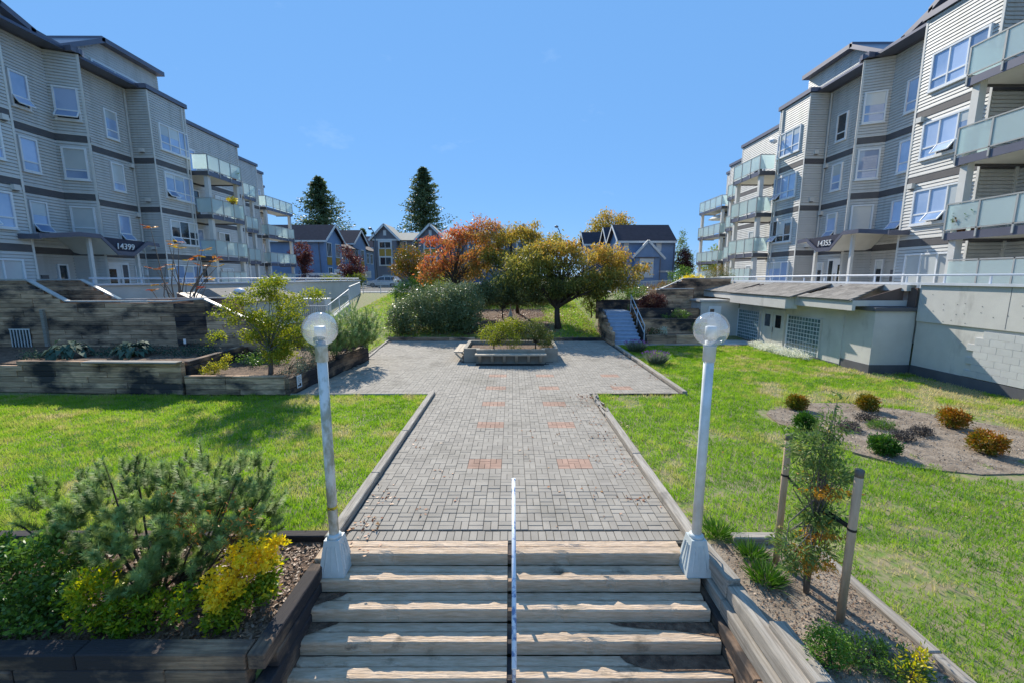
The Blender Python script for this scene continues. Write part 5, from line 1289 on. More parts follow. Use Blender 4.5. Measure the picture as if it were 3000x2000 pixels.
# ---------------------------------------------------------------- street lamps
m_steel = mat('galvanised', (0.13, 0.16, 0.18), rough=0.5, metal=0.5)
for (x, sgn, lab) in ((-21.6, -1, 'street lamp arching left beside the grey townhouses'), (7.75, -1, 'street lamp showing above the yellow tree')):
    t = thing('street_lamp', lab, 'street lamp', (x, 68, 1.95), 'street lamps')
    zt = 11.0 if x < 0 else 11.3
    MB().tube([(x, 68, 1.95), (x, 68, 8.8), (x - 0.05, 68, 9.8), (x - 0.3, 68, 10.6), (x - 0.7, 68, zt)], [0.12, 0.09, 0.08, 0.07, 0.06], 8).build('pole', m_steel, t, smooth=True)
    MB().lathe([(0.05, 0), (0.32, 0.05), (0.3, 0.2), (0.1, 0.3), (0, 0.3)], (x - 0.75, 68, zt - 0.2), 12).build('lamp_head', m_steel, t, smooth=True); MB().lathe([(0, -0.1), (0.2, -0.06), (0.27, 0.04)], (x - 0.75, 68, zt - 0.2), 12).build('lens', m_lens, t, smooth=True)
# ================================================================ PLANTS
def unit(v): return v / np.maximum(1e-9, np.linalg.norm(v, axis=1, keepdims=True))
def rdir(rg, n):
    v = rg.normal(size=(n, 3)); return unit(v)
def leaf_quads(rg, P, D, L, W):
    """Diamond leaves from their stalk points P along D."""
    n = len(P); S = unit(np.cross(D, rdir(rg, n))); L = np.broadcast_to(np.asarray(L, float).reshape(-1, 1), (n, 1)); W = np.broadcast_to(np.asarray(W, float).reshape(-1, 1), (n, 1))
    V = np.empty((n, 4, 3)); V[:, 0] = P; V[:, 1] = P + D * L * 0.48 + S * W * 0.5; V[:, 2] = P + D * L; V[:, 3] = P + D * L * 0.48 - S * W * 0.5
    return V.reshape(-1, 3), np.arange(4 * n).reshape(-1, 4)
def clumps(rg, ells, n):
    """Clump centres spread through ellipsoids (cx,cy,cz,rx,ry,rz[,weight]), more of them near the surface."""
    wt = np.array([(e[6] if len(e) > 6 else 1.0) * (e[3] * e[4] * e[5]) ** 0.75 for e in ells]); wt /= wt.sum()
    k = rg.choice(len(ells), size=n, p=wt); E_ = np.array([e[:6] for e in ells])[k]
    d = rdir(rg, n); r_ = 0.35 + 0.65 * rg.random(n) ** 0.6
    return E_[:, :3] + d * r_[:, None] * E_[:, 3:6], d
def foliage(rg, C, OUT, per, csz, L, W, droop=0.3, tint=None, outw=0.6, flat=1.0):
    n = len(C) * per; idx = np.repeat(np.arange(len(C)), per)
    off = rg.normal(size=(n, 3)) * csz; off[:, 2] *= flat
    P = C[idx] + off
    D = unit(OUT[idx] * outw + rdir(rg, n) + np.array([0, 0, -droop]))
    Ls = L * rg.uniform(0.65, 1.25, n); V, F_ = leaf_quads(rg, P, D, Ls, W * rg.uniform(0.7, 1.2, n))
    ct = rg.normal(0, 0.13, len(C)) + (tint if tint is not None else 0.5)
    return V, F_, np.clip(ct[idx] + rg.normal(0, 0.12, n), 0.01, 0.99)
def limbs(rg, base, fork, targets, r0, r1, bend=0.25):
    mb = MB()
    for t in targets:
        a = Vector(fork) + Vector((0, 0, rg.uniform(-0.25, 0.1) * (Vector(fork) - Vector(base)).length)); b = Vector(t); m = a.lerp(b, 0.5) + Vector((rg.normal() * bend, rg.normal() * bend, abs(rg.normal()) * bend)) * (b - a).length * 0.4
        mb.tube([a, a.lerp(m, 0.55), m, m.lerp(b, 0.55), b], [r0, r0 * 0.75, r0 * 0.5, r0 * 0.33, r1], 5, cap=False)
    return mb
def plant(name, label, cat, base, ells, nc, per, csz, L, W, m, seed, group=None, droop=0.3, trunk=None, bark=None, tintf=None, nlimb=14, fork=0.45, outw=0.6, lean=(0, 0), tr=(0.08, 0.04), flat=1.0, stemname='trunk', leafname='foliage', limb_r=0.35):
    """Tree or shrub: trunk, limbs reaching into the crown, and leaves in clumps."""
    rg = np.random.default_rng(seed); t = thing(name, label, cat, base, group)
    C, OUT = clumps(rg, ells, nc); tn = tintf(C, rg) if tintf else None
    V, F_, ti = foliage(rg, C, OUT, per, csz, L, W, droop, tn, outw, flat)
    keep = V.reshape(-1, 4, 3)[:, :, 2].min(axis=1) > base[2] - 0.02
    F_ = F_[keep]; ti = ti[keep]
    np_mesh(leafname, V, F_, m, t, ti)
    cz = np.mean([e[2] for e in ells]); b = Vector(base); f = Vector((base[0] + lean[0], base[1] + lean[1], base[2] + (cz - base[2]) * fork * 2 * 0.5 + 0.02))
    if trunk is not False:
        mid = b.lerp(f, 0.5) + Vector((rg.normal() * 0.05, rg.normal() * 0.05, 0)) * (f - b).length
        MB().tube([b - Vector((0, 0, 0.05)), mid, f], [tr[0] * 1.15, tr[0] * 0.85, tr[0] * 0.7], 9).build(stemname, bark or m_bark, t, smooth=True)
    pick = rg.choice(len(C), size=min(nlimb, len(C)), replace=False)
    limbs(rg, base, f, [tuple(C[i]) for i in pick], tr[0] * limb_r * 1.3, tr[1] * 0.2).build('branches', bark or m_bark, t, smooth=True)
    return t

def pads(seed, env, n, rr, flat, wide=1.0):
    """Loose layered crown: flattened leaf pads strewn through the ellipsoids env, leaving gaps between them."""
    rg = np.random.default_rng(seed); C, _ = clumps(rg, env, n)
    return [(c[0], c[1], c[2], q * wide, q, q * flat * f) for c, q, f in zip(C, rg.uniform(rr[0], rr[1], n), rg.uniform(0.7, 1.3, n))]

# leaf colours
lf_pine = leaf_mat('pine_needles', [(0.11, 0.165, 0.05), (0.25, 0.35, 0.11), (0.43, 0.55, 0.21)], transl=0.38, rough=0.55)
lf_green = leaf_mat('glossy_green', [(0.05, 0.10, 0.02), (0.11, 0.21, 0.035), (0.24, 0.38, 0.065)], transl=0.35, rough=0.35, spec=0.5)
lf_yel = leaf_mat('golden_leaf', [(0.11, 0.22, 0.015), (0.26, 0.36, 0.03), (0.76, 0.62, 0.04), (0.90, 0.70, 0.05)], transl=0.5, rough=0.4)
lf_lime = leaf_mat('lime_leaf', [(0.10, 0.16, 0.018), (0.26, 0.30, 0.035), (0.45, 0.40, 0.06)], transl=0.5)
lf_rhodo = leaf_mat('rhododendron_leaf', [(0.05, 0.075, 0.03), (0.11, 0.155, 0.06), (0.22, 0.27, 0.12), (0.32, 0.36, 0.20)], transl=0.25, rough=0.42, spec=0.45)
lf_red = leaf_mat('red_autumn_leaf', [(0.21, 0.20, 0.055), (0.42, 0.27, 0.075), (0.53, 0.22, 0.085), (0.54, 0.14, 0.09)], transl=0.5)
lf_gold = leaf_mat('yellow_autumn_leaf', [(0.11, 0.13, 0.04), (0.25, 0.25, 0.055), (0.44, 0.335, 0.075), (0.52, 0.28, 0.085)], transl=0.5)
lf_plum = leaf_mat('plum_leaf', [(0.04, 0.015, 0.018), (0.12, 0.04, 0.035), (0.24, 0.10, 0.06)], transl=0.4)
lf_conifer = leaf_mat('conifer_sprays', [(0.05, 0.075, 0.045), (0.10, 0.14, 0.065), (0.19, 0.23, 0.10)], transl=0.4)
lf_cyp = leaf_mat('cypress_sprays', [(0.06, 0.11, 0.03), (0.13, 0.21, 0.055), (0.23, 0.32, 0.09), (0.60, 0.28, 0.03)], transl=0.35)
lf_orange = leaf_mat('bronzed_cypress', [(0.05, 0.10, 0.012), (0.15, 0.17, 0.015), (0.40, 0.20, 0.02), (0.45, 0.13, 0.02)], transl=0.25)
lf_bright = leaf_mat('bright_cypress', [(0.03, 0.08, 0.012), (0.07, 0.17, 0.02), (0.14, 0.27, 0.03)], transl=0.25)
lf_heather = leaf_mat('dark_heather', [(0.03, 0.03, 0.028), (0.075, 0.065, 0.06), (0.14, 0.12, 0.11)], transl=0.1)
lf_hosta = leaf_mat('hosta_leaf', [(0.035, 0.07, 0.05), (0.065, 0.12, 0.085), (0.11, 0.17, 0.12)], transl=0.2, rough=0.7, spec=0.15)
lf_grey = leaf_mat('silver_leaf', [(0.09, 0.12, 0.07), (0.22, 0.26, 0.18), (0.45, 0.48, 0.40)], transl=0.25)
lf_purple = leaf_mat('lavender_flower', [(0.10, 0.12, 0.09), (0.20, 0.10, 0.26), (0.32, 0.12, 0.42)], transl=0.2)
lf_whitefl = leaf_mat('white_flower', [(0.26, 0.32, 0.15), (0.65, 0.66, 0.52), (0.88, 0.88, 0.82)], transl=0.35)
lf_redfl = leaf_mat('red_flower', [(0.04, 0.09, 0.02), (0.08, 0.14, 0.03), (0.5, 0.02, 0.02)], transl=0.3)
lf_litter = leaf_mat('fallen_leaf', [(0.16, 0.06, 0.03), (0.34, 0.12, 0.05), (0.42, 0.22, 0.08)], transl=0.1)

# ---------------------------------------------------------------- mugo pines: upright bottle-brush shoots
def pine(name, label, base, ells, nsh, needles, slen, nlen, nw, seed, group=None, up=0.9):
    rg = np.random.default_rng(seed); t = thing(name, label, 'pine', base, group)
    C, OUT = clumps(rg, ells, nsh)
    D = unit(OUT * 0.75 + rdir(rg, nsh) * 0.35 + np.array([0, 0, up])); sl = slen * rg.uniform(0.55, 1.35, nsh)
    keep = C[:, 2] > base[2] + 0.05; C, D, sl, OUT = C[keep], D[keep], sl[keep], OUT[keep]; nsh = len(C)
    idx = np.repeat(np.arange(nsh), needles); n = len(idx); u = rg.random(n)
    P = C[idx] + D[idx] * (u * sl[idx])[:, None]
    rad = unit(np.cross(D[idx], rdir(rg, n))); ND = unit(rad + D[idx] * (0.42 + 0.7 * u ** 3)[:, None]); S_ = unit(np.cross(ND, D[idx])) * nw * 0.5
    ln = (nlen * rg.uniform(0.75, 1.1, n))[:, None]
    V = np.empty((n, 3, 3)); V[:, 0] = P - S_; V[:, 1] = P + S_; V[:, 2] = P + ND * ln
    st = rg.normal(0.5, 0.17, nsh); ti = np.clip(st[idx] + rg.normal(0, 0.1, n) + (u - 0.5) * 0.15, 0.01, 0.99)
    np_mesh('needles', V.reshape(-1, 3), np.arange(3 * n).reshape(-1, 3), lf_pine, t, ti)
    mb = MB(); b = Vector(base)
    for i in rg.choice(nsh, size=min(24, nsh), replace=False):
        e = Vector(C[i]); s_ = b + Vector(((e.x - b.x) * 0.25, (e.y - b.y) * 0.25, 0.02)); m = s_.lerp(e, 0.55) - Vector((0, 0, 0.15 * (e - s_).length))
        mb.tube([s_, m, e, e + Vector(D[i]) * float(sl[i]) * 0.6], [0.02, 0.013, 0.008, 0.004], 5, cap=False)
    mb.build('branches', m_bark, t, smooth=True)
    return t
pine('mugo_pine', 'large dark green mugo pine spreading over the bed left of the stairs', (-4.1, 4.35, -0.08),
     [(-3.35, 4.35, 0.75, 0.60, 0.5, 0.72), (-4.3, 4.4, 0.62, 0.7, 0.45, 0.72), (-5.15, 4.6, 0.55, 0.65, 0.4, 0.55), (-3.95, 4.0, 0.42, 0.55, 0.25, 0.48), (-2.98, 4.5, 0.74, 0.30, 0.3, 0.58), (-3.8, 4.7, 0.68, 0.85, 0.3, 0.64)], 600, 150, 0.15, 0.078, 0.0095, 11, 'mugo pines')
pine('mugo_pine', 'dark mugo pine leaning over the planter wall beside the plaza', (-6.5, 15.2, 0.5), [(-6.55, 14.6, 1.15, 0.5, 1.0, 0.65), (-6.1, 15.7, 1.35, 0.55, 1.0, 0.75), (-5.75, 16.5, 1.25, 0.45, 0.7, 0.7)], 560, 40, 0.36, 0.12, 0.02, 12, 'mugo pines', up=1.3)

# ---------------------------------------------------------------- bed left of the stairs
plant('euonymus_shrub', 'dense dark green shrub at the left edge of the bed beside the stairs', 'shrub', (-5.0, 3.9, -0.08), [(-5.1, 3.95, 0.25, 0.55, 0.38, 0.5), (-4.75, 3.85, 0.05, 0.35, 0.3, 0.3), (-5.6, 4.0, 0.2, 0.4, 0.4, 0.5)], 420, 22, 0.035, 0.055, 0.032, lf_green, 21, 'shrubs in the bed left of the stairs', droop=-0.3, tr=(0.02, 0.01))
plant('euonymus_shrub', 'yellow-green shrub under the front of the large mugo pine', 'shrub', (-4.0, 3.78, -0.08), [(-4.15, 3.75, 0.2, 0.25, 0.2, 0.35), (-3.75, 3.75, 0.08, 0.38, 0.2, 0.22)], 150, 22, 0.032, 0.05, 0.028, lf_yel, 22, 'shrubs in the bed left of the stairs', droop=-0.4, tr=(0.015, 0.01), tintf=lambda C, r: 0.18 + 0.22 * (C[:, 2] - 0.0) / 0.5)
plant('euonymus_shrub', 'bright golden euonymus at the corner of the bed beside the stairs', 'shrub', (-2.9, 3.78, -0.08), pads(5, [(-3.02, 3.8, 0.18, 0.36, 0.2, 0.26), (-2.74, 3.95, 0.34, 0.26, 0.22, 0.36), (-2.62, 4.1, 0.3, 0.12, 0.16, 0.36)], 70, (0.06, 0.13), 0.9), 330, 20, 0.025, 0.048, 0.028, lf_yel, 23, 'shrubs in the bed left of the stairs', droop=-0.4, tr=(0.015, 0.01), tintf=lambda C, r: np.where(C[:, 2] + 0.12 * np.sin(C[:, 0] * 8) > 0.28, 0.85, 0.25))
plant('bronze_spray', 'thin orange-leaved spray growing up through the large mugo pine', 'shrub', (-3.0, 4.2, -0.08), [(-2.95, 4.0, 0.85, 0.38, 0.12, 0.28), (-3.35, 4.0, 1.05, 0.15, 0.12, 0.35)], 36, 9, 0.05, 0.05, 0.014, lf_orange, 24, None, tr=(0.012, 0.006), tintf=lambda C, r: 0.75 + 0 * C[:, 0], nlimb=20)

# ---------------------------------------------------------------- left terrace
plant('small_tree', 'small yellow-green tree in the low planter left of the plaza', 'tree', (-7.35, 12.5, 0.48), pads(4, [(-7.5, 12.7, 2.5, 1.25, 0.8, 0.5), (-7.2, 12.7, 3.05, 0.65, 0.5, 0.3), (-6.9, 12.6, 1.75, 0.95, 0.6, 0.5), (-8.4, 12.6, 2.2, 0.8, 0.5, 0.25), (-6.3, 12.7, 2.85, 0.5, 0.4, 0.2), (-8.2, 12.6, 1.6, 0.85, 0.4, 0.15), (-7.2, 12.6, 1.25, 0.5, 0.4, 0.35)], 75, (0.14, 0.34), 0.4), 1050, 16, 0.07, 0.066, 0.04, lf_lime, 31, 'trees and shrubs of the left terrace', tr=(0.07, 0.03), nlimb=45, bark=m_bark_grey, fork=0.5, limb_r=0.22)
plant('golden_shrub', 'low bright yellow shrub at the left end of the low planter', 'shrub', (-9.1, 12.55, 0.5), [(-9.15, 12.5, 0.66, 0.32, 0.2, 0.18), (-8.75, 12.6, 0.85, 0.15, 0.15, 0.25)], 70, 16, 0.04, 0.05, 0.03, lf_lime, 32, 'trees and shrubs of the left terrace', tr=(0.015, 0.01), tintf=lambda C, r: 0.8 + 0 * C[:, 0])
plant('spirea_shrub', 'low green shrub with pale flowers at the corner of the low planter', 'shrub', (-6.9, 12.7, 0.5), [(-6.75, 12.6, 0.62, 0.45, 0.5, 0.2), (-6.7, 13.5, 0.8, 0.35, 0.7, 0.35)], 150, 14, 0.05, 0.045, 0.03, lf_grey, 33, 'trees and shrubs of the left terrace', tr=(0.015, 0.01), tintf=lambda C, r: 0.35 + 0 * C[:, 0])
plant('low_shrub', 'dark shrub at the back of the low planter below the pale sloping cap', 'shrub', (-8.6, 14.2, 0.5), [(-8.4, 14.0, 0.7, 0.9, 0.6, 0.25)], 110, 14, 0.07, 0.06, 0.035, lf_green, 34, 'trees and shrubs of the left terrace', tr=(0.015, 0.01))
def hosta(label, base, r_, seed):
    rg = np.random.default_rng(seed); t = thing('hosta', label, 'plant', base, 'hostas in the left bed'); n = 90
    a = rg.uniform(0, 2 * np.pi, n); q = rg.uniform(0.25, 1, n); V = []; F_ = []; ti = []
    for i in range(n):
        d = np.array([math.cos(a[i]), math.sin(a[i]), 0]); s_ = np.array([-d[1], d[0], 0]); L = r_ * 0.40 * (0.6 + 0.6 * rg.random()); w_ = L * 0.66
        p0 = np.array(base) + d * r_ * 0.7 * q[i] + np.array([0, 0, 0.14 + 0.26 * (1 - q[i] ** 2) + 0.05 * rg.normal()]); k = len(V)
        V += [p0, p0 + d * L * .4 + s_ * w_ * .5 + [0, 0, .035], p0 + d * L * .45 + [0, 0, .015], p0 + d * L * .4 - s_ * w_ * .5 + [0, 0, .035], p0 + d * L + [0, 0, -0.08 - 0.1 * q[i]]]
        F_ += [(k, k + 1, k + 2), (k, k + 2, k + 3), (k + 1, k + 4, k + 2), (k + 2, k + 4, k + 3)]; ti += [rg.normal(0.55, 0.2)] * 4
    np_mesh('leaves', np.array(V), np.array(F_), lf_hosta, t, np.array(ti))
    mb = MB()
    for i in range(14): mb.tube([base, (base[0] + math.cos(a[i]) * r_ * .4, base[1] + math.sin(a[i]) * r_ * .4, base[2] + 0.22)], [0.008, 0.005], 4, cap=False)
    mb.build('stalks', lf_green, t)
hosta('left blue-green hosta at the foot of the tall timber wall', (-14.3, 13.35, 0.85), 0.66, 41); hosta('right blue-green hosta at the foot of the tall timber wall', (-12.3, 13.45, 0.85), 0.66, 42)
plant('ground_cover', 'dark green ground cover between and beyond the hostas', 'plant', (-12.5, 14, 0.85), [(-12.9, 13.9, 0.92, 1.2, 0.6, 0.12), (-10.8, 13.9, 0.92, 1.0, 0.6, 0.14), (-15.2, 13.2, 0.9, 0.5, 0.5, 0.12)], 260, 12, 0.09, 0.06, 0.04, lf_hosta, 43, None, trunk=False, nlimb=12, tr=(0.01, 0.005), tintf=lambda C, r: 0.25 + 0 * C[:, 0])
st = thing('garden_stake', 'small pale marker stake in the left bed', 'stake', (-10.95, 13.9, 0.85)); MB().tube([(-10.95, 13.9, 0.85), (-10.95, 13.9, 1.3)], 0.012, 6).build('stick', m_bark_grey, st); MB().box(-10.99, -10.91, 13.88, 13.89, 1.2, 1.36).build('tag', m_white, st)
# sumac: bare forking stems with red and yellow leaf tufts at their ends
def sumac():
    rg = np.random.default_rng(51); b = Vector((-14.6, 18.3, 1.4)); t = thing('sumac_tree', 'sparse sumac with orange and yellow leaves above the left timber walls', 'tree', b, 'trees and shrubs of the left terrace')
    mb = MB(); tips = []
    ends = [(-15.15, 5.45), (-14.7, 4.95), (-14.4, 4.75), (-13.9, 4.6), (-13.3, 4.55), (-13.0, 4.3), (-12.8, 4.2), (-15.3, 3.95), (-15.0, 3.75), (-14.5, 3.75), (-13.6, 4.1), (-12.7, 3.85), (-13.1, 3.3), (-15.4, 3.1), (-14.9, 2.9), (-13.7, 3.4), (-13.4, 3.9), (-12.9, 3.0), (-14.2, 3.1), (-13.0, 4.1)]
    for (x, z) in ends:
        e = Vector((x, 18.3 + rg.normal() * 0.35, z)); m = b.lerp(e, 0.5) + Vector((rg.normal() * 0.18, rg.normal() * 0.2, -0.1))
        mb.tube([b, b.lerp(m, .6), m, m.lerp(e, .5) + Vector((0, 0, .05)), e], [0.04, 0.032, 0.025, 0.018, 0.009], 5, cap=False); tips.append(e)
    mb.build('branches', m_bark_grey, t, smooth=True)
    P = []; D = []; T = []
    for e in tips:
        for k in range(rg.integers(2, 5)):
            a = rg.uniform(0, 6.28); d = np.array([math.cos(a), math.sin(a) * 0.6, rg.uniform(-.2, .35)]); tt = rg.uniform(0.3, 0.98)
            for q in range(9):
                p = np.array(e) + d * (0.05 + q * 0.036)
                for sgn in (-1, 1): P.append(p); D.append(np.array([-d[1] * sgn, d[0] * sgn, -0.35]) + d * 0.5); T.append(tt)
    V, F_ = leaf_quads(rg, np.array(P), unit(np.array(D)), 0.10, 0.032)
    np_mesh('leaves', V, F_, leaf_mat('sumac_leaf', [(0.12, 0.2, 0.02), (0.45, 0.32, 0.03), (0.5, 0.2, 0.04), (0.42, 0.07, 0.04)], transl=0.4), t, np.array(T))
sumac()
bk = thing('hanging_basket', 'yellow-leaved hanging basket on a left balcony', 'plant pot', (-19.9, 31.0, 8.5)); MB().lathe([(0.08, 0), (0.2, 0.18), (0.2, 0.2)], (-19.9, 31.0, 8.5), 12).build('basket', m_bark, bk)
rgb = np.random.default_rng(3); Vb, Fb, Tb = foliage(rgb, *clumps(rgb, [(-19.9, 31.0, 8.8, 0.3, 0.3, 0.2)], 40), 10, 0.05, 0.12, 0.05, 0.2, np.full(40, 0.85)); np_mesh('leaves', Vb, Fb, lf_yel, bk, Tb)

# ---------------------------------------------------------------- plaza planter
plant('planter_shrub', 'yellow-green shrub in the left half of the plaza planter', 'shrub', (-0.75, 17.2, 0.39), [(-0.65, 17.4, 1.05, 0.78, 0.5, 0.5), (0.0, 17.6, 1.35, 0.6, 0.45, 0.35), (0.1, 17.0, 0.75, 0.3, 0.25, 0.35)], 420, 14, 0.07, 0.06, 0.03, lf_lime, 61, 'shrubs in the plaza planter', tr=(0.03, 0.015), nlimb=40, limb_r=0.3)
plant('planter_shrub', 'greener feathery shrub in the right half of the plaza planter', 'shrub', (1.0, 17.6, 0.39), [(0.75, 17.7, 1.2, 0.75, 0.5, 0.42), (1.4, 17.7, 0.8, 0.35, 0.5, 0.42)], 380, 14, 0.07, 0.08, 0.022, leaf_mat('olive_leaf', [(0.03, 0.06, 0.015), (0.09, 0.13, 0.03), (0.25, 0.22, 0.04)]), 62, 'shrubs in the plaza planter', tr=(0.03, 0.015), nlimb=40, limb_r=0.3)
plant('moss_clump', 'bright low moss clump on the soil of the plaza planter', 'plant', (0.6, 17.0, 0.395), [(0.6, 17.0, 0.42, 0.5, 0.2, 0.04)], 80, 12, 0.04, 0.04, 0.02, lf_bright, 63, None, trunk=False, tr=(0.005, 0.004), nlimb=4)

# ---------------------------------------------------------------- bank behind the plaza
plant('rhododendron', 'big glossy dark rhododendron mound behind the left of the plaza', 'shrub', (-4.3, 24.6, 0.15), [(-5.6, 24.3, 1.2, 1.5, 1.2, 1.15), (-4.3, 24.6, 1.8, 1.8, 1.3, 1.35), (-2.9, 24.8, 1.7, 1.25, 1.2, 1.4), (-6.5, 24.2, 0.9, 0.8, 0.9, 0.85), (-3.4, 24.0, 0.9, 1.6, 0.8, 0.8)], 1700, 16, 0.11, 0.15, 0.055, lf_rhodo, 71, 'shrubs on the bank', droop=0.1, tr=(0.06, 0.03), nlimb=30, tintf=lambda C, r: 0.5 + 0.12 * (C[:, 2] - 1.4))  # higher leaves get paler tints, painting in the light on the mound's top
plant('rhododendron', 'grey-leaved hedge shrub along the top of the bank under the red tree', 'shrub', (-2.2, 33, 1.2), [(-3.6, 33, 2.2, 1.4, 0.8, 0.9), (-1.4, 33, 2.1, 1.6, 0.8, 0.9), (0.8, 33, 2.0, 1.5, 0.8, 0.9), (2.8, 33.5, 2.0, 1.3, 0.8, 0.7)], 760, 14, 0.13, 0.16, 0.06, lf_rhodo, 72, 'shrubs on the bank', tr=(0.05, 0.03), tintf=lambda C, r: 0.8 + 0 * C[:, 0])
plant('round_shrub', 'rounded dark green shrub beside the far globe lamp', 'shrub', (-8.0, 33.2, 1.2), [(-8.0, 33.2, 2.2, 1.5, 1.0, 1.0), (-6.9, 32.6, 1.8, 0.9, 0.9, 0.9)], 420, 14, 0.13, 0.14, 0.06, lf_green, 73, 'shrubs on the bank', tr=(0.05, 0.03))
plant('light_shrub', 'light yellow-green shrub below the small orange tree', 'shrub', (-6.8, 34.8, 1.5), [(-7.2, 34.8, 3.0, 1.3, 0.9, 0.8), (-5.9, 34.6, 3.2, 0.9, 0.8, 0.9)], 260, 12, 0.16, 0.15, 0.06, lf_lime, 74, 'shrubs on the bank', tr=(0.05, 0.03))
plant('variegated_shrub', 'pale variegated shrub standing left of the yellow tree trunk', 'shrub', (-0.6, 27.6, 0.6), [(-0.9, 27.6, 2.6, 1.2, 0.9, 0.95), (0.7, 27.6, 2.3, 1.3, 0.9, 0.75), (2.1, 27.6, 2.3, 1.0, 0.8, 0.7), (-0.2, 27.3, 3.1, 0.8, 0.7, 0.5), (-1.9, 28.0, 2.2, 0.8, 0.8, 0.8)], 1000, 14, 0.12, 0.17, 0.06, lf_rhodo, 75, 'shrubs on the bank', tr=(0.05, 0.025), tintf=lambda C, r: 0.42 + 0.12 * (C[:, 2] - 2.3), nlimb=24)
plant('bank_shrub', 'leafy shrub hanging beside the top of the blue-grey steps', 'shrub', (5.0, 26.4, 0.9), [(5.0, 26.4, 1.9, 0.55, 0.6, 0.9), (5.2, 26.6, 2.6, 0.7, 0.6, 0.5)], 170, 13, 0.11, 0.14, 0.05, leaf_mat('olive_leaf', [(0.03, 0.06, 0.015), (0.09, 0.13, 0.03), (0.25, 0.22, 0.04)]), 76, 'shrubs on the bank', tr=(0.04, 0.02))
plant('bank_shrub', 'dark shrub on the bank between the fence and the sloping timber wall', 'shrub', (7.7, 28.4, 1.4), [(7.6, 28.4, 2.15, 0.75, 0.7, 0.6), (8.4, 28.8, 2.4, 0.7, 0.7, 0.45)], 190, 13, 0.11, 0.12, 0.05, lf_green, 77, 'shrubs on the bank', tr=(0.04, 0.02))
# red dogwood and yellow dogwood
plant('red_tree', 'spreading tree with red and orange autumn leaves behind the rhododendron', 'tree', (-4.1, 30, 1.0), pads(1, [(-4.3, 30, 6.0, 1.7, 1.3, 1.1), (-4.9, 30, 4.7, 1.5, 1.2, 1.0), (-2.6, 30, 5.4, 1.7, 1.3, 1.5), (-5.8, 29.6, 3.7, 0.7, 0.8, 0.5), (-2.4, 30, 7.0, 1.7, 1.0, 0.35), (-3.3, 29.8, 4.0, 1.8, 1.0, 0.7)], 52, (0.28, 0.8), 0.42), 620, 14, 0.15, 0.20, 0.08, lf_red, 81, 'autumn trees on the bank', tr=(0.11, 0.05), nlimb=70, droop=0.9, fork=0.5, limb_r=0.3, tintf=lambda C, r: np.clip(0.50 - 0.11 * (C[:, 0] + 3.4) + 0.11 * (C[:, 2] - 5), 0.15, 0.95))
plant('olive_tree', 'tree turning olive and orange between the red and the yellow tree', 'tree', (0.4, 29.5, 0.9), pads(2, [(-0.2, 29.5, 6.4, 2.6, 1.2, 0.6), (1.9, 29.5, 5.7, 1.6, 1.1, 0.9), (-0.6, 29.3, 5.0, 1.5, 1.0, 1.2), (1.2, 29.5, 4.4, 1.6, 1.0, 1.0)], 50, (0.3, 0.8), 0.40), 620, 14, 0.16, 0.20, 0.08, lf_gold, 82, 'autumn trees on the bank', tr=(0.11, 0.05), nlimb=60, droop=0.9, fork=0.5, limb_r=0.3, tintf=lambda C, r: np.clip(0.40 + 0.16 * (C[:, 2] - 5.2), 0.08, 0.95))
plant('yellow_tree', 'broad low yellow-leaved tree with a dark trunk behind the plaza', 'tree', (2.8, 25.2, 0.25), pads(3, [(2.9, 25.2, 4.7, 2.6, 1.6, 0.85), (5.0, 25.4, 4.4, 2.0, 1.4, 0.8), (6.9, 25.4, 3.8, 1.3, 1.1, 0.55), (0.9, 25.2, 4.0, 1.8, 1.3, 0.95), (3.2, 24.6, 3.4, 2.6, 1.2, 0.7), (5.8, 25.0, 3.2, 1.5, 1.0, 0.55), (2.2, 26.2, 5.2, 1.6, 1.0, 0.4), (0.4, 24.8, 3.0, 1.4, 1.0, 0.8), (4.7, 25.0, 2.7, 1.2, 0.8, 0.4), (3.0, 24.3, 2.9, 2.2, 0.8, 0.5), (1.6, 24.3, 2.6, 1.3, 0.7, 0.5)], 250, (0.24, 0.55), 0.38), 1700, 13, 0.13, 0.19, 0.072, lf_gold, 83, 'autumn trees on the bank', tr=(0.2, 0.07), nlimb=60, droop=1.0, fork=0.42, lean=(-0.1, 0), limb_r=0.3, tintf=lambda C, r: np.clip(0.42 + 0.22 * (C[:, 2] - 4.1) + 0.06 * (C[:, 0] - 3), 0.08, 0.8))
plant('small_maple', 'small orange-leaved maple left of the red tree', 'tree', (-8.5, 36.3, 1.75), [(-8.6, 36.3, 5.0, 1.3, 1.0, 1.0), (-9.5, 36.3, 4.0, 0.8, 0.8, 0.6), (-7.7, 36.3, 4.0, 0.9, 0.8, 0.6)], 330, 13, 0.17, 0.16, 0.08, lf_orange, 84, 'autumn trees on the bank', tr=(0.09, 0.04), nlimb=40, droop=0.5, tintf=lambda C, r: 0.52 + 0 * C[:, 0])

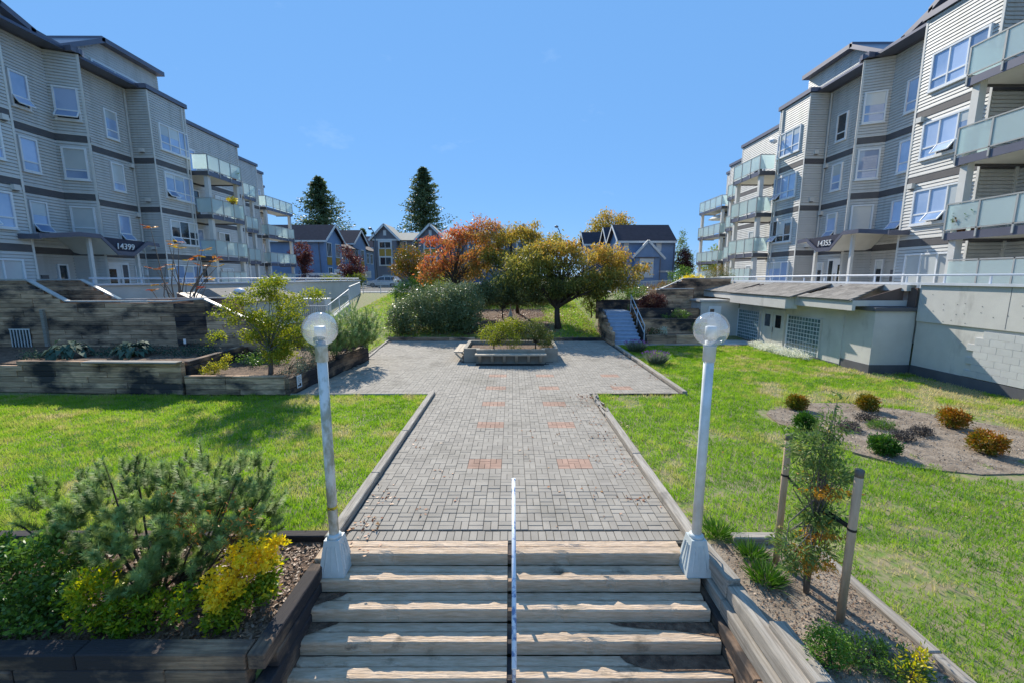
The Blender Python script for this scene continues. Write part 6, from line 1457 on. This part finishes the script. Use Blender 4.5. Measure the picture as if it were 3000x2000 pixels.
# ---------------------------------------------------------------- street trees and far trees
plant('plum_tree', 'dark red-leaved tree in front of the second blue townhouse', 'tree', (-22.9, 60.5, 1.9), pads(7, [(-22.9, 60.5, 6.0, 1.3, 1.2, 1.6), (-22.0, 60.5, 4.2, 1.7, 1.2, 1.0), (-23.3, 60.5, 4.2, 1.1, 1.1, 0.9)], 40, (0.3, 0.7), 0.6), 260, 13, 0.22, 0.24, 0.13, lf_plum, 91, 'dark red street trees', tr=(0.12, 0.05), nlimb=30)
plant('plum_tree', 'dark red-leaved tree beside the nearest blue townhouse, behind a left balcony', 'tree', (-28.7, 58.6, 1.9), pads(8, [(-28.8, 58.6, 6.5, 1.1, 1.0, 1.6), (-28.2, 58.6, 4.4, 1.1, 1.0, 1.4)], 36, (0.3, 0.6), 0.6), 230, 13, 0.22, 0.24, 0.13, lf_plum, 92, 'dark red street trees', tr=(0.12, 0.05), nlimb=30)
plant('street_hedge', 'low brownish hedge in front of the blue townhouses', 'hedge', (-22.5, 57.2, 1.9), [(-24.2, 57.2, 2.9, 1.6, 0.6, 0.8), (-21.0, 57.2, 3.0, 1.3, 0.6, 0.9)], 220, 12, 0.18, 0.2, 0.1, lf_lime, 93, None, tr=(0.03, 0.02), tintf=lambda C, r: 0.4 + 0 * C[:, 0])
plant('plum_tree', 'dark red-leaved tree between the blue house and the far right balconies', 'tree', (24.6, 60.8, 1.9), [(24.4, 60.8, 5.9, 0.9, 0.9, 1.4), (24.9, 60.8, 4.6, 0.9, 0.9, 1.0)], 200, 13, 0.2, 0.24, 0.13, lf_plum, 94, 'dark red street trees', tr=(0.1, 0.04))
plant('golden_tree', 'rounded golden-brown tree rising behind the blue house', 'tree', (20.5, 90, 2), [(20.6, 90, 14.0, 4.4, 3.4, 3.0), (17.0, 90, 11.5, 2.6, 2.2, 1.8), (23.4, 90, 12.3, 2.2, 2.2, 1.9), (20.6, 90, 10.5, 4.2, 3.0, 2.0)], 620, 13, 0.42, 0.5, 0.26, lf_gold, 95, None, tr=(0.35, 0.12), nlimb=40, tintf=lambda C, r: np.clip(0.5 + 0.06 * (C[:, 2] - 12), 0.1, 0.9))
def conifer(label, x, y, z0, zt, rad, seed, nb=520, sz=1.0, group='conifers beyond the houses'):
    rg = np.random.default_rng(seed); t = thing('conifer_tree', label, 'tree', (x, y, z0), group); Ht = zt - z0
    MB().tube([(x, y, z0), (x, y, zt - 0.3)], [0.028 * Ht * 0.6, 0.02], 8).build('trunk', m_bark, t, smooth=True)
    hgt = 0.10 + 0.90 * rg.random(nb) ** 0.85; a = rg.uniform(0, 2 * np.pi, nb); prof = np.minimum(1.0, (1 - hgt) ** 0.72 * 1.25) * rad * (0.45 + 0.75 * rg.random(nb) ** 0.8) + 0.15
    prof = prof * (0.55 + 0.75 * vnoise(a * 1.6 + seed, hgt * 9.0, seed))          # ragged outline
    P = []; D = []; T = []
    for i in range(nb):
        d = np.array([math.cos(a[i]), math.sin(a[i]), 0.0]); k = 9; base = np.array([x, y, z0 + hgt[i] * Ht]); tb = rg.normal(0.45, 0.16)
        for q in range(k):
            s_ = (q + 0.8) / k; p = base + d * prof[i] * s_ + np.array([0, 0, prof[i] * (-0.30 * s_ + 0.38 * s_ * s_)])
            for r_ in range(2):
                P.append(p + rg.normal(size=3) * 0.10 * sz); D.append(d * 0.7 + np.array([rg.normal() * 0.7, rg.normal() * 0.7, rg.uniform(-0.7, 0.5)])); T.append(tb + rg.normal() * 0.1 + 0.15 * (s_ - 0.5))
    V, F_ = leaf_quads(rg, np.array(P), unit(np.array(D)), 0.75 * sz * rg.uniform(0.6, 1.2, len(P)), 0.30 * sz)
    np_mesh('sprays', V, F_, lf_conifer, t, np.array(T)); return t
conifer('tall dark conifer behind the nearest blue townhouse on the left', -48.5, 110, 2, 28.0, 8.6, 101, nb=900)
conifer('taller dark conifer rising behind the grey townhouses', -22.3, 110, 2, 30.2, 8.4, 102, nb=950)
conifer('small far conifer left of the street lamp', -44.9, 130, 2, 17.6, 2.2, 103, nb=160); conifer('smaller far conifer beside the street lamp', -41.6, 130, 2, 16.6, 1.8, 104, nb=140)
plant('leafy_tree', 'slim green tree right of the blue house', 'tree', (30.2, 76, 2), [(30.2, 76, 7.5, 0.9, 0.8, 2.6), (30.0, 76, 10.2, 0.45, 0.4, 1.3), (31.4, 76, 6.0, 0.9, 0.8, 1.8)], 170, 12, 0.25, 0.3, 0.12, lf_lime, 105, None, tr=(0.12, 0.05), tintf=lambda C, r: 0.12 + 0 * C[:, 0]); conifer('conifer glimpsed below the far left balcony', -66, 105, 2, 17.5, 4.5, 106, nb=300)
conifer('dark conifer tip above the roof of the blue house', 44, 120, 2, 14.6, 3.5, 107, nb=160)
plant('leafy_tree', 'pale green tree showing between the far right balconies', 'tree', (33, 68, 2), [(33, 68, 6.0, 2.2, 1.6, 2.6), (30.5, 66, 5.0, 1.4, 1.2, 2.2)], 240, 12, 0.3, 0.35, 0.15, lf_lime, 96, None, tr=(0.15, 0.06))

# ---------------------------------------------------------------- right terraces
plant('barberry', 'dark red dome-shaped barberry on the right terraces', 'shrub', (8.1, 24.1, 1.55), [(8.05, 24.1, 1.95, 0.85, 0.6, 0.58)], 420, 16, 0.06, 0.07, 0.035, lf_plum, 111, None, droop=0.6, tr=(0.03, 0.015), tintf=lambda C, r: 0.35 + 0.5 * (C[:, 2] - 1.9))
plant('geranium', 'geranium with red flowers on the lowest terrace', 'plant', (7.4, 21.75, 0.4), [(7.4, 21.75, 0.6, 0.4, 0.2, 0.2)], 40, 14, 0.05, 0.05, 0.04, lf_redfl, 112, 'terrace flowers', tr=(0.01, 0.006), tintf=lambda C, r: r.choice([0.3, 0.3, 0.95], len(C)))
plant('geranium', 'pale flowering plant beside the red geranium on the lowest terrace', 'plant', (7.85, 21.75, 0.4), [(7.85, 21.75, 0.6, 0.25, 0.2, 0.2)], 30, 14, 0.05, 0.05, 0.04, lf_whitefl, 113, 'terrace flowers', tr=(0.01, 0.006))
plant('terrace_grass', 'bright green tufted plant at the right end of the lowest terrace', 'plant', (9.8, 21.8, 0.4), [(9.8, 21.8, 0.7, 0.4, 0.25, 0.3)], 60, 14, 0.05, 0.14, 0.02, lf_bright, 114, 'terrace flowers', tr=(0.01, 0.006), droop=-0.4)
plant('terrace_shrub', 'small dark green shrub on the second terrace', 'shrub', (9.2, 22.8, 1.12), [(9.2, 22.8, 1.4, 0.5, 0.25, 0.25), (8.4, 22.8, 1.25, 0.25, 0.2, 0.12)], 70, 14, 0.05, 0.06, 0.04, lf_green, 115, 'terrace flowers', tr=(0.01, 0.006))
plant('podium_shrub', 'silvery-green shrub on the podium above the sloping timber walls', 'shrub', (12.9, 32.5, 2.2), [(12.9, 32.5, 3.3, 1.0, 0.8, 0.9)], 170, 13, 0.1, 0.12, 0.05, lf_green, 116, 'podium plants on the right', tr=(0.03, 0.02))
plant('podium_shrub', 'bright yellow flowering shrub on the podium below the far right balconies', 'shrub', (13.4, 31.2, 2.4), [(13.3, 31.2, 3.2, 0.9, 0.5, 0.35)], 130, 13, 0.08, 0.1, 0.05, lf_yel, 117, 'podium plants on the right', tr=(0.03, 0.02), tintf=lambda C, r: 0.85 + 0 * C[:, 0])
plant('podium_shrub', 'rust-tipped feathery shrub on the podium beside the railing', 'shrub', (14.6, 30.2, 2.2), [(14.7, 30.2, 3.4, 1.0, 0.8, 0.9)], 260, 16, 0.09, 0.14, 0.02, lf_orange, 118, 'podium plants on the right', tr=(0.03, 0.02), tintf=lambda C, r: 0.15 + 0.4 * (C[:, 2] - 3.2))
plant('podium_flowers', 'orange flowers above the sloping timber wall on the right', 'plant', (10.9, 30.2, 1.9), [(10.9, 30.2, 2.85, 0.6, 0.4, 0.25), (9.8, 30.4, 2.5, 1.0, 0.5, 0.3)], 130, 13, 0.08, 0.08, 0.04, lf_orange, 119, 'podium plants on the right', tr=(0.02, 0.01))
def lavender(label, base, r_, seed):
    rg = np.random.default_rng(seed); t = thing('lavender', label, 'plant', base, 'lavender plants'); n = 900; a = rg.uniform(0, 6.283, n); q = rg.random(n) ** 0.5
    P = np.array(base) + np.stack([np.cos(a) * q * r_ * .5, np.sin(a) * q * r_ * .5, np.zeros(n)], 1); D = unit(np.stack([np.cos(a) * q * .8, np.sin(a) * q * .8, np.ones(n)], 1) + rg.normal(size=(n, 3)) * .12)
    V, F_ = leaf_quads(rg, P, D, r_ * rg.uniform(.7, 1.15, n), 0.016); np_mesh('stems', V, F_, lf_grey, t, np.clip(rg.normal(.35, .2, n), 0, 1))
    m_ = 80; i = rg.integers(0, n, m_); V, F_ = leaf_quads(rg, P[i] + D[i] * r_ * .95, D[i], 0.10, 0.035); np_mesh('flowers', V, F_, lf_purple, t, rg.uniform(.5, 1, m_))
lavender('lavender clump in flower beside the right plaza kerb', (5.75, 16.4, 0.0), 0.5, 131); lavender('darker lavender clump near the foot of the blue-grey steps', (5.75, 19.2, 0.0), 0.5, 132)
plant('white_ground_cover', 'white-flowering ground cover along the glass-block wall', 'plant', (12.2, 19, 0), [(12.2, 18.0, 0.08, 0.38, 1.0, 0.18), (12.1, 19.4, 0.08, 0.45, 1.0, 0.2), (12.15, 20.5, 0.08, 0.33, 0.5, 0.18)], 620, 13, 0.06, 0.055, 0.036, lf_whitefl, 133, None, trunk=False, tr=(0.005, 0.004), nlimb=6, droop=-0.6, tintf=lambda C, r: 0.75 + 0 * C[:, 0])

# ---------------------------------------------------------------- oval bed
GO = 'little conifers in the oval bed'
for i, (x, y, sz, lm, lab) in enumerate([(7.41, 10.55, 0.30, lf_orange, 'orange-tipped dwarf conifer at the back left of the oval bed'), (6.62, 9.1, 0.29, lf_bright, 'bright green dwarf conifer at the left edge of the oval bed'), (9.2, 10.5, 0.31, lf_orange, 'green and orange dwarf conifer at the back of the oval bed'),
                                 (10.09, 9.2, 0.36, lf_orange, 'rusty orange dwarf conifer at the right of the oval bed'), (9.28, 7.8, 0.36, lf_orange, 'large orange dwarf conifer at the near right of the oval bed'), (7.23, 7.75, 0.30, lf_bright, 'bright green dwarf conifer at the near edge of the oval bed')]):
    plant('dwarf_conifer', lab, 'shrub', (x, y, 0.0), [(x, y, sz * 0.62, sz * 0.72, sz * 0.72, sz * 0.6)], 190, 16, 0.03, 0.06, 0.022, lm, 140 + i, GO, droop=-0.5, outw=1.0, tr=(0.02, 0.008), tintf=(lambda C, r, z=sz: (0.42 if z != 0.36 else 0.6) + 0.5 * (C[:, 2] - z * 0.6) + 0.12 * np.sin(C[:, 0] * 17)))
for i, (x, y, lm, lab) in enumerate([(8.54, 9.7, lf_heather, 'dark heather at the back of the oval bed'), (7.61, 9.1, lf_heather, 'brownish heather at the left of the oval bed'), (8.4, 9.15, lf_green, 'thin green seedling in the middle of the oval bed'), (8.95, 8.8, lf_heather, 'dark heather in the middle right of the oval bed'), (8.3, 8.45, lf_heather, 'dark heather at the near middle of the oval bed')]):
    plant('heather', lab, 'shrub', (x, y, 0.0), [(x, y, 0.07, 0.26, 0.17, 0.10)], 70, 14, 0.035, 0.06, 0.014, lm, 150 + i, 'heathers in the oval bed', droop=-0.5, trunk=False, tr=(0.008, 0.005), nlimb=14)

# ---------------------------------------------------------------- staked cypress and its bed
m_stake = mat('round_stake', (0.60, 0.44, 0.31), (0.46, 0.33, 0.22), rough=0.8, scale=6, stretch=(4, 4, 0.5), bump=0.3, bscale=20)
for (x, y, zt, lab) in ((3.18, 4.6, 1.62, 'far round timber stake beside the young cypress'), (3.28, 3.73, 1.61, 'near round timber stake beside the young cypress')):
    t = thing('timber_stake', lab, 'stake', (x, y, 0), 'stakes of the young cypress'); MB().lathe([(0.036, -0.05), (0.037, zt - 0.012), (0.030, zt), (0.0, zt)], (x, y, 0), 14).build('pole', m_stake, t, smooth=True)
    MB().lathe([(0.0375, zt - 0.07), (0.0385, zt - 0.001), (0.031, zt + 0.003), (0, zt + 0.004)], (x, y, 0), 14).build('grey_top', m_bark_grey, t, smooth=True)
tie = thing('tree_tie', 'black strap tying the young cypress to its two stakes', 'strap', (3.2, 4.1, 1.05))
MB().bar((3.19, 4.56, 1.12), (3.22, 4.12, 1.0), 0.006, 0.03).build('strap', m_black, tie); MB().bar((3.22, 4.10, 1.0), (3.28, 3.77, 1.0), 0.006, 0.03).build('strap', m_black, tie); MB().bar((3.25, 4.10, 1.02), (3.31, 3.77, 1.0), 0.006, 0.02).build('strap', m_black, tie)
MB().lathe([(0.04, -0.012), (0.04, 0.012)], (3.28, 3.73, 1.0), 12).build('loop', m_black, tie); MB().lathe([(0.04, -0.012), (0.04, 0.012)], (3.18, 4.6, 1.13), 12).build('loop', m_black, tie)
plant('young_cypress', 'young staked cypress with orange inner sprays in the bed right of the stairs', 'tree', (3.2, 4.1, 0.0), [(3.12, 4.1, 1.68, 0.26, 0.2, 0.20), (3.2, 4.05, 1.36, 0.26, 0.2, 0.18), (3.25, 4.1, 1.9, 0.13, 0.1, 0.18), (3.22, 4.1, 0.95, 0.2, 0.18, 0.12), (2.98, 4.05, 0.60, 0.22, 0.18, 0.14), (3.22, 4.05, 0.5, 0.16, 0.15, 0.14), (3.3, 4.1, 0.76, 0.14, 0.14, 0.10), (3.05, 4.1, 0.35, 0.15, 0.12, 0.10), (3.28, 4.1, 2.12, 0.04, 0.04, 0.12)], 400, 15, 0.04, 0.062, 0.016, lf_cyp, 161, None, droop=0.2, outw=1.0, tr=(0.024, 0.008), nlimb=50, fork=0.9, bark=m_bark_grey, flat=0.5, tintf=lambda C, r: np.where((np.abs(C[:, 0] - 3.2) < 0.14) & ((np.abs(C[:, 2] - 1.18) < 0.12) | (np.abs(C[:, 2] - 0.42) < 0.12) | (np.abs(C[:, 2] - 0.72) < .06)), 0.95, 0.4))
MB().tube([(3.2, 4.1, -0.02), (3.21, 4.09, 0.7), (3.22, 4.1, 1.4), (3.27, 4.1, 2.1)], [0.024, 0.018, 0.012, 0.005], 8).build('leader', m_bark_grey, bpy.data.objects['young_cypress'], smooth=True)
plant('boxwood', 'small light green boxwood at the bottom of the bed right of the stairs', 'shrub', (2.8, 3.22, 0), [(2.77, 3.25, 0.18, 0.17, 0.15, 0.19)], 150, 16, 0.025, 0.024, 0.015, lf_bright, 162, 'shrubs in the bed right of the stairs', droop=-0.3, tr=(0.012, 0.006), tintf=lambda C, r: 0.75 + 0 * C[:, 0])
plant('low_juniper', 'dark low juniper beside the boxwood in the right bed', 'shrub', (3.2, 3.25, 0), [(3.12, 3.3, 0.1, 0.22, 0.2, 0.12), (3.36, 3.15, 0.08, 0.18, 0.24, 0.1)], 130, 16, 0.03, 0.045, 0.012, lf_green, 163, 'shrubs in the bed right of the stairs', droop=-0.3, tr=(0.012, 0.006))
plant('golden_sprig', 'thin yellow-green sprig at the bottom edge of the right bed', 'plant', (3.3, 3.02, 0), [(3.3, 3.02, 0.22, 0.10, 0.08, 0.2)], 26, 10, 0.03, 0.04, 0.016, lf_yel, 164, 'shrubs in the bed right of the stairs', droop=-0.5, tr=(0.006, 0.003), tintf=lambda C, r: 0.55 + 0 * C[:, 0])
def tuft(label, x, y, r_, h, seed, n=260):
    rg = np.random.default_rng(seed); a = rg.uniform(0, 6.283, n); q = rg.random(n)
    P = np.stack([x + np.cos(a) * q * r_ * .4, y + np.sin(a) * q * r_ * .4, np.zeros(n)], 1); D = unit(np.stack([np.cos(a) * .75, np.sin(a) * .75, np.full(n, 0.9)], 1) + rg.normal(size=(n, 3)) * .25)
    V, F_ = leaf_quads(rg, P, D, h * rg.uniform(.6, 1.2, n), 0.012)
    t = thing('grass_tuft', label, 'grass tuft', (x, y, 0), 'grass tufts in the right bed'); np_mesh('blades', V, F_, lf_bright, t, np.clip(rg.normal(.6, .2, n), 0, 1))
tuft('broad grass tuft at the end of the path kerb', 2.75, 5.15, 0.35, 0.22, 171); tuft('grass tuft just below the cross timber of the right bed', 2.95, 4.72, 0.3, 0.2, 172); tuft('sprawling grass tuft left of the young cypress', 2.88, 4.3, 0.35, 0.22, 173, 340)

for (t, p, h, lm, seed, tint) in POTS:
    rgp = np.random.default_rng(seed); Cp, Op = clumps(rgp, [(p[0], p[1], p[2] + 0.25 + h * 0.4, 0.25, 0.25, h * 0.45)], 40)
    Vp, Fp, Tp = foliage(rgp, Cp, Op, 12, 0.05, 0.10, 0.045, 0.0, np.full(40, tint)); np_mesh('leaves', Vp, Fp, globals()[lm], t, Tp)
# ================================================================ LAWNS AND LITTER
m_blade = leaf_mat('grass_blade', [(0.075, 0.165, 0.02), (0.185, 0.335, 0.035), (0.285, 0.455, 0.055), (0.43, 0.45, 0.12), (0.56, 0.48, 0.27)], transl=0.5, rough=0.6, spec=0.2)
def inpoly(x, y, poly):
    c = np.zeros(len(x), bool); n = len(poly); j = n - 1
    for i in range(n):
        xi, yi = poly[i]; xj, yj = poly[j]
        q = ((yi > y) != (yj > y)) & (x < (xj - xi) * (y - yi) / (yj - yi + 1e-12) + xi); c ^= q; j = i
    return c
gzv = np.vectorize(gz)
def blades(name, label, x0, x1, y0, y1, n, keep, seed, dry, hgt, green=0.42):
    rg = np.random.default_rng(seed)
    # more blades where the lawn is nearer to the viewer
    y = y0 + (y1 - y0) * rg.random(n) ** 1.35; x = rg.uniform(x0, x1, n); k = keep(x, y)
    bare = vnoise(x, y, seed, 0.9) * 0.6 + vnoise(x, y, seed + 1, 2.7) * 0.4
    if x0 > 0: bare = bare + np.clip((x - 9.5) * 0.035, 0, 0.14) * (y < 16) + 0.16 * np.exp(-((x - 13.6) / 0.8) ** 2) * (y < 15)
    k &= rg.random(n) < np.clip(1.3 - np.clip((bare - 0.60) * 9, 0, 1) * (dry * 0.85), 0.3, 1)
    x, y, bare = x[k], y[k], bare[k]; n = len(x)
    tuftn = vnoise(x, y, seed + 5, 3.3); fine = vnoise(x, y, seed + 9, 9.0); drift = vnoise(x, y, seed + 7, 0.5)
    h = hgt * (0.35 + 1.9 * tuftn * fine + 0.35 * rg.random(n)) * (1 + 0.012 * y); wd = (0.0065 + 0.0009 * y) * rg.uniform(0.7, 1.3, n)
    a = rg.uniform(0, 2 * np.pi, n); lean = rg.uniform(0.15, 1.1, n) * h; b = rg.uniform(0, 2 * np.pi, n)
    P = np.stack([x, y, gzv(x, y) - 0.02], 1); S_ = np.stack([np.cos(a), np.sin(a), np.zeros(n)], 1) * (wd * 0.5)[:, None]
    T = P + np.stack([np.cos(b) * lean, np.sin(b) * lean, h + 0.02], 1)
    V = np.stack([P - S_, P + S_, T], 1).reshape(-1, 3)
    clump = vnoise(x, y, seed + 11, 5.5)
    ti = green + (tuftn - 0.5) * 0.30 + (clump - 0.5) * 0.34 + (h / hgt - 1) * 0.10 + (drift - 0.5) * 0.3 * dry + np.clip(bare - 0.55, 0, 1) * dry * 1.6 + rg.normal(0, 0.075, n)
    o = np_mesh(name, V, np.arange(3 * n).reshape(-1, 3), m_blade, None, np.clip(ti, 0.02, 0.98)); tag(o, label, 'grass', kind='stuff'); return o
blades('lawn_grass', 'bright green lawn left of the brick path', -19.5, -2.44, 5.2, 12.2, 210000, lambda x, y: (y < 11.9) | (x < -15.8), 1, 0.7, 0.046, 0.47)
ovp = [(8.7 + (x - 8.7) * 0.97, 9.1 + (y - 9.1) * 0.97) for x, y in ov]
def keep_r(x, y):
    k = ~((x < 3.9) & (y < 5.1)) & ~((x < 5.2) & (y > 11.95)) & ~inpoly(x + (vnoise(x, y, 31, 2.2) - .5) * 1.1, y + (vnoise(x, y, 32, 2.2) - .5) * 1.1, ovp) & ~((x > 12.75) & (y > 14.7)) & (x < 14.18)
    return k & ~((y < 5.02) & (x < 2.5))
blades('lawn_grass', 'patchy green and straw lawn right of the brick path', 2.5, 14.2, 1.5, 20.85, 300000, keep_r, 2, 1.15, 0.046, 0.45)
blades('bank_grass', 'rough grass with fallen leaves on the bank behind the plaza', -11.2, 5.0, 17.6, 39.8, 90000, lambda x, y: ((y > 22.7) | (x < -6.75)) & ~((np.abs(x + 0.2 + (vnoise(x, y, 41, 0.8) - .5) * 3) < 2.6) & (y > 23.6) & (y < 31)), 3, 0.8, 0.055, 0.44)  # blades left out where the dark sheet paints tree shade
blades('verge_grass', 'short grass behind the right terraces', 3.0, 13.0, 23.5, 39.8, 20000, lambda x, y: (x < 5.0) | ((y > 25.6) & (x < 5.0 + (y - 25.6) * 0.3)), 4, 0.5, 0.06, 0.44)
# feathery weeds and clover clumps raised above the lawn
rgw = np.random.default_rng(77); nC = 900
cx = rgw.uniform(2.6, 14, nC); cy = rgw.uniform(2, 20.5, nC); kk = keep_r(cx, cy) & (vnoise(cx, cy, 5, 0.6) > 0.45); cx, cy = cx[kk], cy[kk]
cx2 = rgw.uniform(-12, -2.6, 420); cy2 = rgw.uniform(5.3, 11.7, 420); k2_ = vnoise(cx2, cy2, 6, 0.7) > 0.5
cx = np.concatenate([cx, cx2[k2_]]); cy = np.concatenate([cy, cy2[k2_]])
Cw = np.stack([cx, cy, np.full(len(cx), 0.03)], 1); OUTw = np.tile(np.array([[0, 0, 1.0]]), (len(cx), 1))
Vw, Fw, Tw = foliage(rgw, Cw, OUTw, 26, 0.075, 0.06, 0.012, -0.6, np.full(len(cx), 0.42), 0.8, 0.25)
tag(np_mesh('lawn_weeds', Vw, Fw, leaf_mat('weed_leaf', [(0.07, 0.15, 0.04), (0.14, 0.26, 0.07), (0.22, 0.35, 0.12)], transl=0.45), None, Tw), 'feathery weeds and clover scattered in the lawns', 'weeds', kind='stuff')

def litter(name, label, pts, size, m, seed, tint=(0.5, 0.25), flat=0.35):
    rg = np.random.default_rng(seed); n = len(pts); D = rdir(rg, n); D[:, 2] *= flat; D = unit(D)
    s_ = unit(np.cross(D, np.array([0, 0, 1.0]) + rg.normal(size=(n, 3)) * 0.35)); L = size * rg.uniform(0.6, 1.3, n)[:, None]
    P = pts + np.array([0, 0, 0.008]); V = np.empty((n, 4, 3)); V[:, 0] = P; V[:, 1] = P + D * L * .5 + s_ * L * .3; V[:, 2] = P + D * L + [0, 0, 0.01]; V[:, 3] = P + D * L * .5 - s_ * L * .3
    V[:, :, 2] = np.maximum(V[:, :, 2], pts[:, None, 2] + 0.003)
    tag(np_mesh(name, V.reshape(-1, 3), np.arange(4 * n).reshape(-1, 4), m, None, np.clip(rg.normal(tint[0], tint[1], n), 0, 1)), label, 'leaves', kind='stuff')
rl = np.random.default_rng(9); pts = []
for (x, y, r_, n) in [(-1.95, 6.1, 0.16, 22), (-1.98, 5.5, 0.14, 14), (-1.35, 5.75, 0.08, 6), (-1.2, 6.8, 0.12, 8), (-0.85, 6.0, 0.05, 4), (-2.1, 5.2, 0.2, 40), (1.95, 6.0, 0.14, 16), (1.55, 7.6, 0.1, 8), (1.9, 6.9, 0.1, 8), (1.35, 6.3, 0.06, 5), (2.15, 7.6, 0.25, 24), (2.15, 8.6, 0.3, 34), (2.1, 9.6, 0.3, 40), (2.15, 10.8, 0.25, 40), (2.1, 11.7, 0.2, 60), (4.85, 14, 0.25, 30), (4.85, 16, 0.3, 40), (4.8, 17.8, 0.4, 50), (3.2, 13.0, 0.1, 10), (1.4, 10.8, 0.05, 5), (0.4, 9.0, 0.05, 4), (1.0, 8.8, 0.04, 3), (-1.9, 8.2, 0.15, 8), (0.7, 7.9, 0.6, 10), (1.2, 6.9, 0.7, 12)]:
    q = rl.normal(size=(n, 2)) * r_; q = q + [x, y]; pts.append(np.concatenate([q, np.full((n, 1), 0.004)], 1))
litter('fallen_leaves', 'reddish fallen leaves and twigs blown along the path edges', np.concatenate(pts), 0.055, lf_litter, 10)
n = 260; x = rl.uniform(3, 13.5, n); y = rl.uniform(5, 20, n); k = keep_r(x, y); p1 = np.stack([x[k], y[k], np.full(k.sum(), 0.035)], 1)
litter('scattered_leaves', 'a few pale and red leaves scattered over the right lawn', p1, 0.05, leaf_mat('lawn_litter', [(0.45, 0.08, 0.04), (0.5, 0.3, 0.1), (0.75, 0.7, 0.55)]), 11)
tag(MB().prism([(-2.9, 24.0, 0.2), (2.3, 24.0, 0.2), (2.3, 30.8, 1.05), (-2.9, 30.8, 1.05)], (0, 0, 0.012)).build('tree_shade_patch', m_soil), kind='structure')  # dark soil sheet that paints the shade under the trees into the ground
for v_ in bpy.data.objects['tree_shade_patch'].data.vertices: v_.co.z = gz(v_.co.x, v_.co.y) + 0.0 + (0.004 if v_.index > 3 else -0.1)
n = 7200; x = rl.uniform(-6.5, 5.0, n); y = rl.uniform(22.9, 34, n); k = vnoise(x, y, 4, 0.6) > 0.30; x, y = x[k], y[k]
litter('bank_leaves', 'brown and yellow leaves lying on the bank under the trees', np.stack([x, y, gzv(x, y) + 0.03], 1), 0.10, lf_litter, 12, (0.55, 0.3))
# mulch chips in the beds beside the stairs
n = 5200; x = rl.uniform(-5.6, -2.46, n); y = rl.uniform(3.55, 5.0, n)
litter('mulch_chips', 'bark mulch chips in the bed left of the stairs', np.stack([x, y, -0.11 + (y - 3.5) / 1.56 * 0.08], 1), 0.05, leaf_mat('mulch_chip', [(0.07, 0.04, 0.025), (0.2, 0.12, 0.075), (0.34, 0.23, 0.16)], transl=0.0), 13)
n = 2600; x = rl.uniform(2.6, 3.78, n); y = rl.uniform(2.4, 4.94, n)
litter('mulch_chips', 'dry chips and crumbs of soil in the bed right of the stairs', np.stack([x, y, np.full(n, 0.012)], 1), 0.028, bpy.data.materials['mulch_chip'], 14)
n = 5200; x = rl.uniform(6.3, 11.5, n); y = rl.uniform(6.9, 11.2, n); k = inpoly(x, y, ov); x, y = x[k], y[k]
litter('mulch_chips', 'dry chips and crumbs of soil in the oval bed', np.stack([x, y, np.full(len(x), 0.016)], 1), 0.035, leaf_mat('dry_chip', [(0.12, 0.09, 0.065), (0.27, 0.21, 0.155), (0.48, 0.41, 0.33)], transl=0.0), 15)
bg_ = MB().box(13.55, 13.95, 8.35, 8.55, 0.03, 0.045).build('paper_scrap', mat('pale_blue_paper', (0.45, 0.62, 0.72), rough=0.8)); tag(bg_, 'pale blue scrap of paper on the right lawn', 'litter')
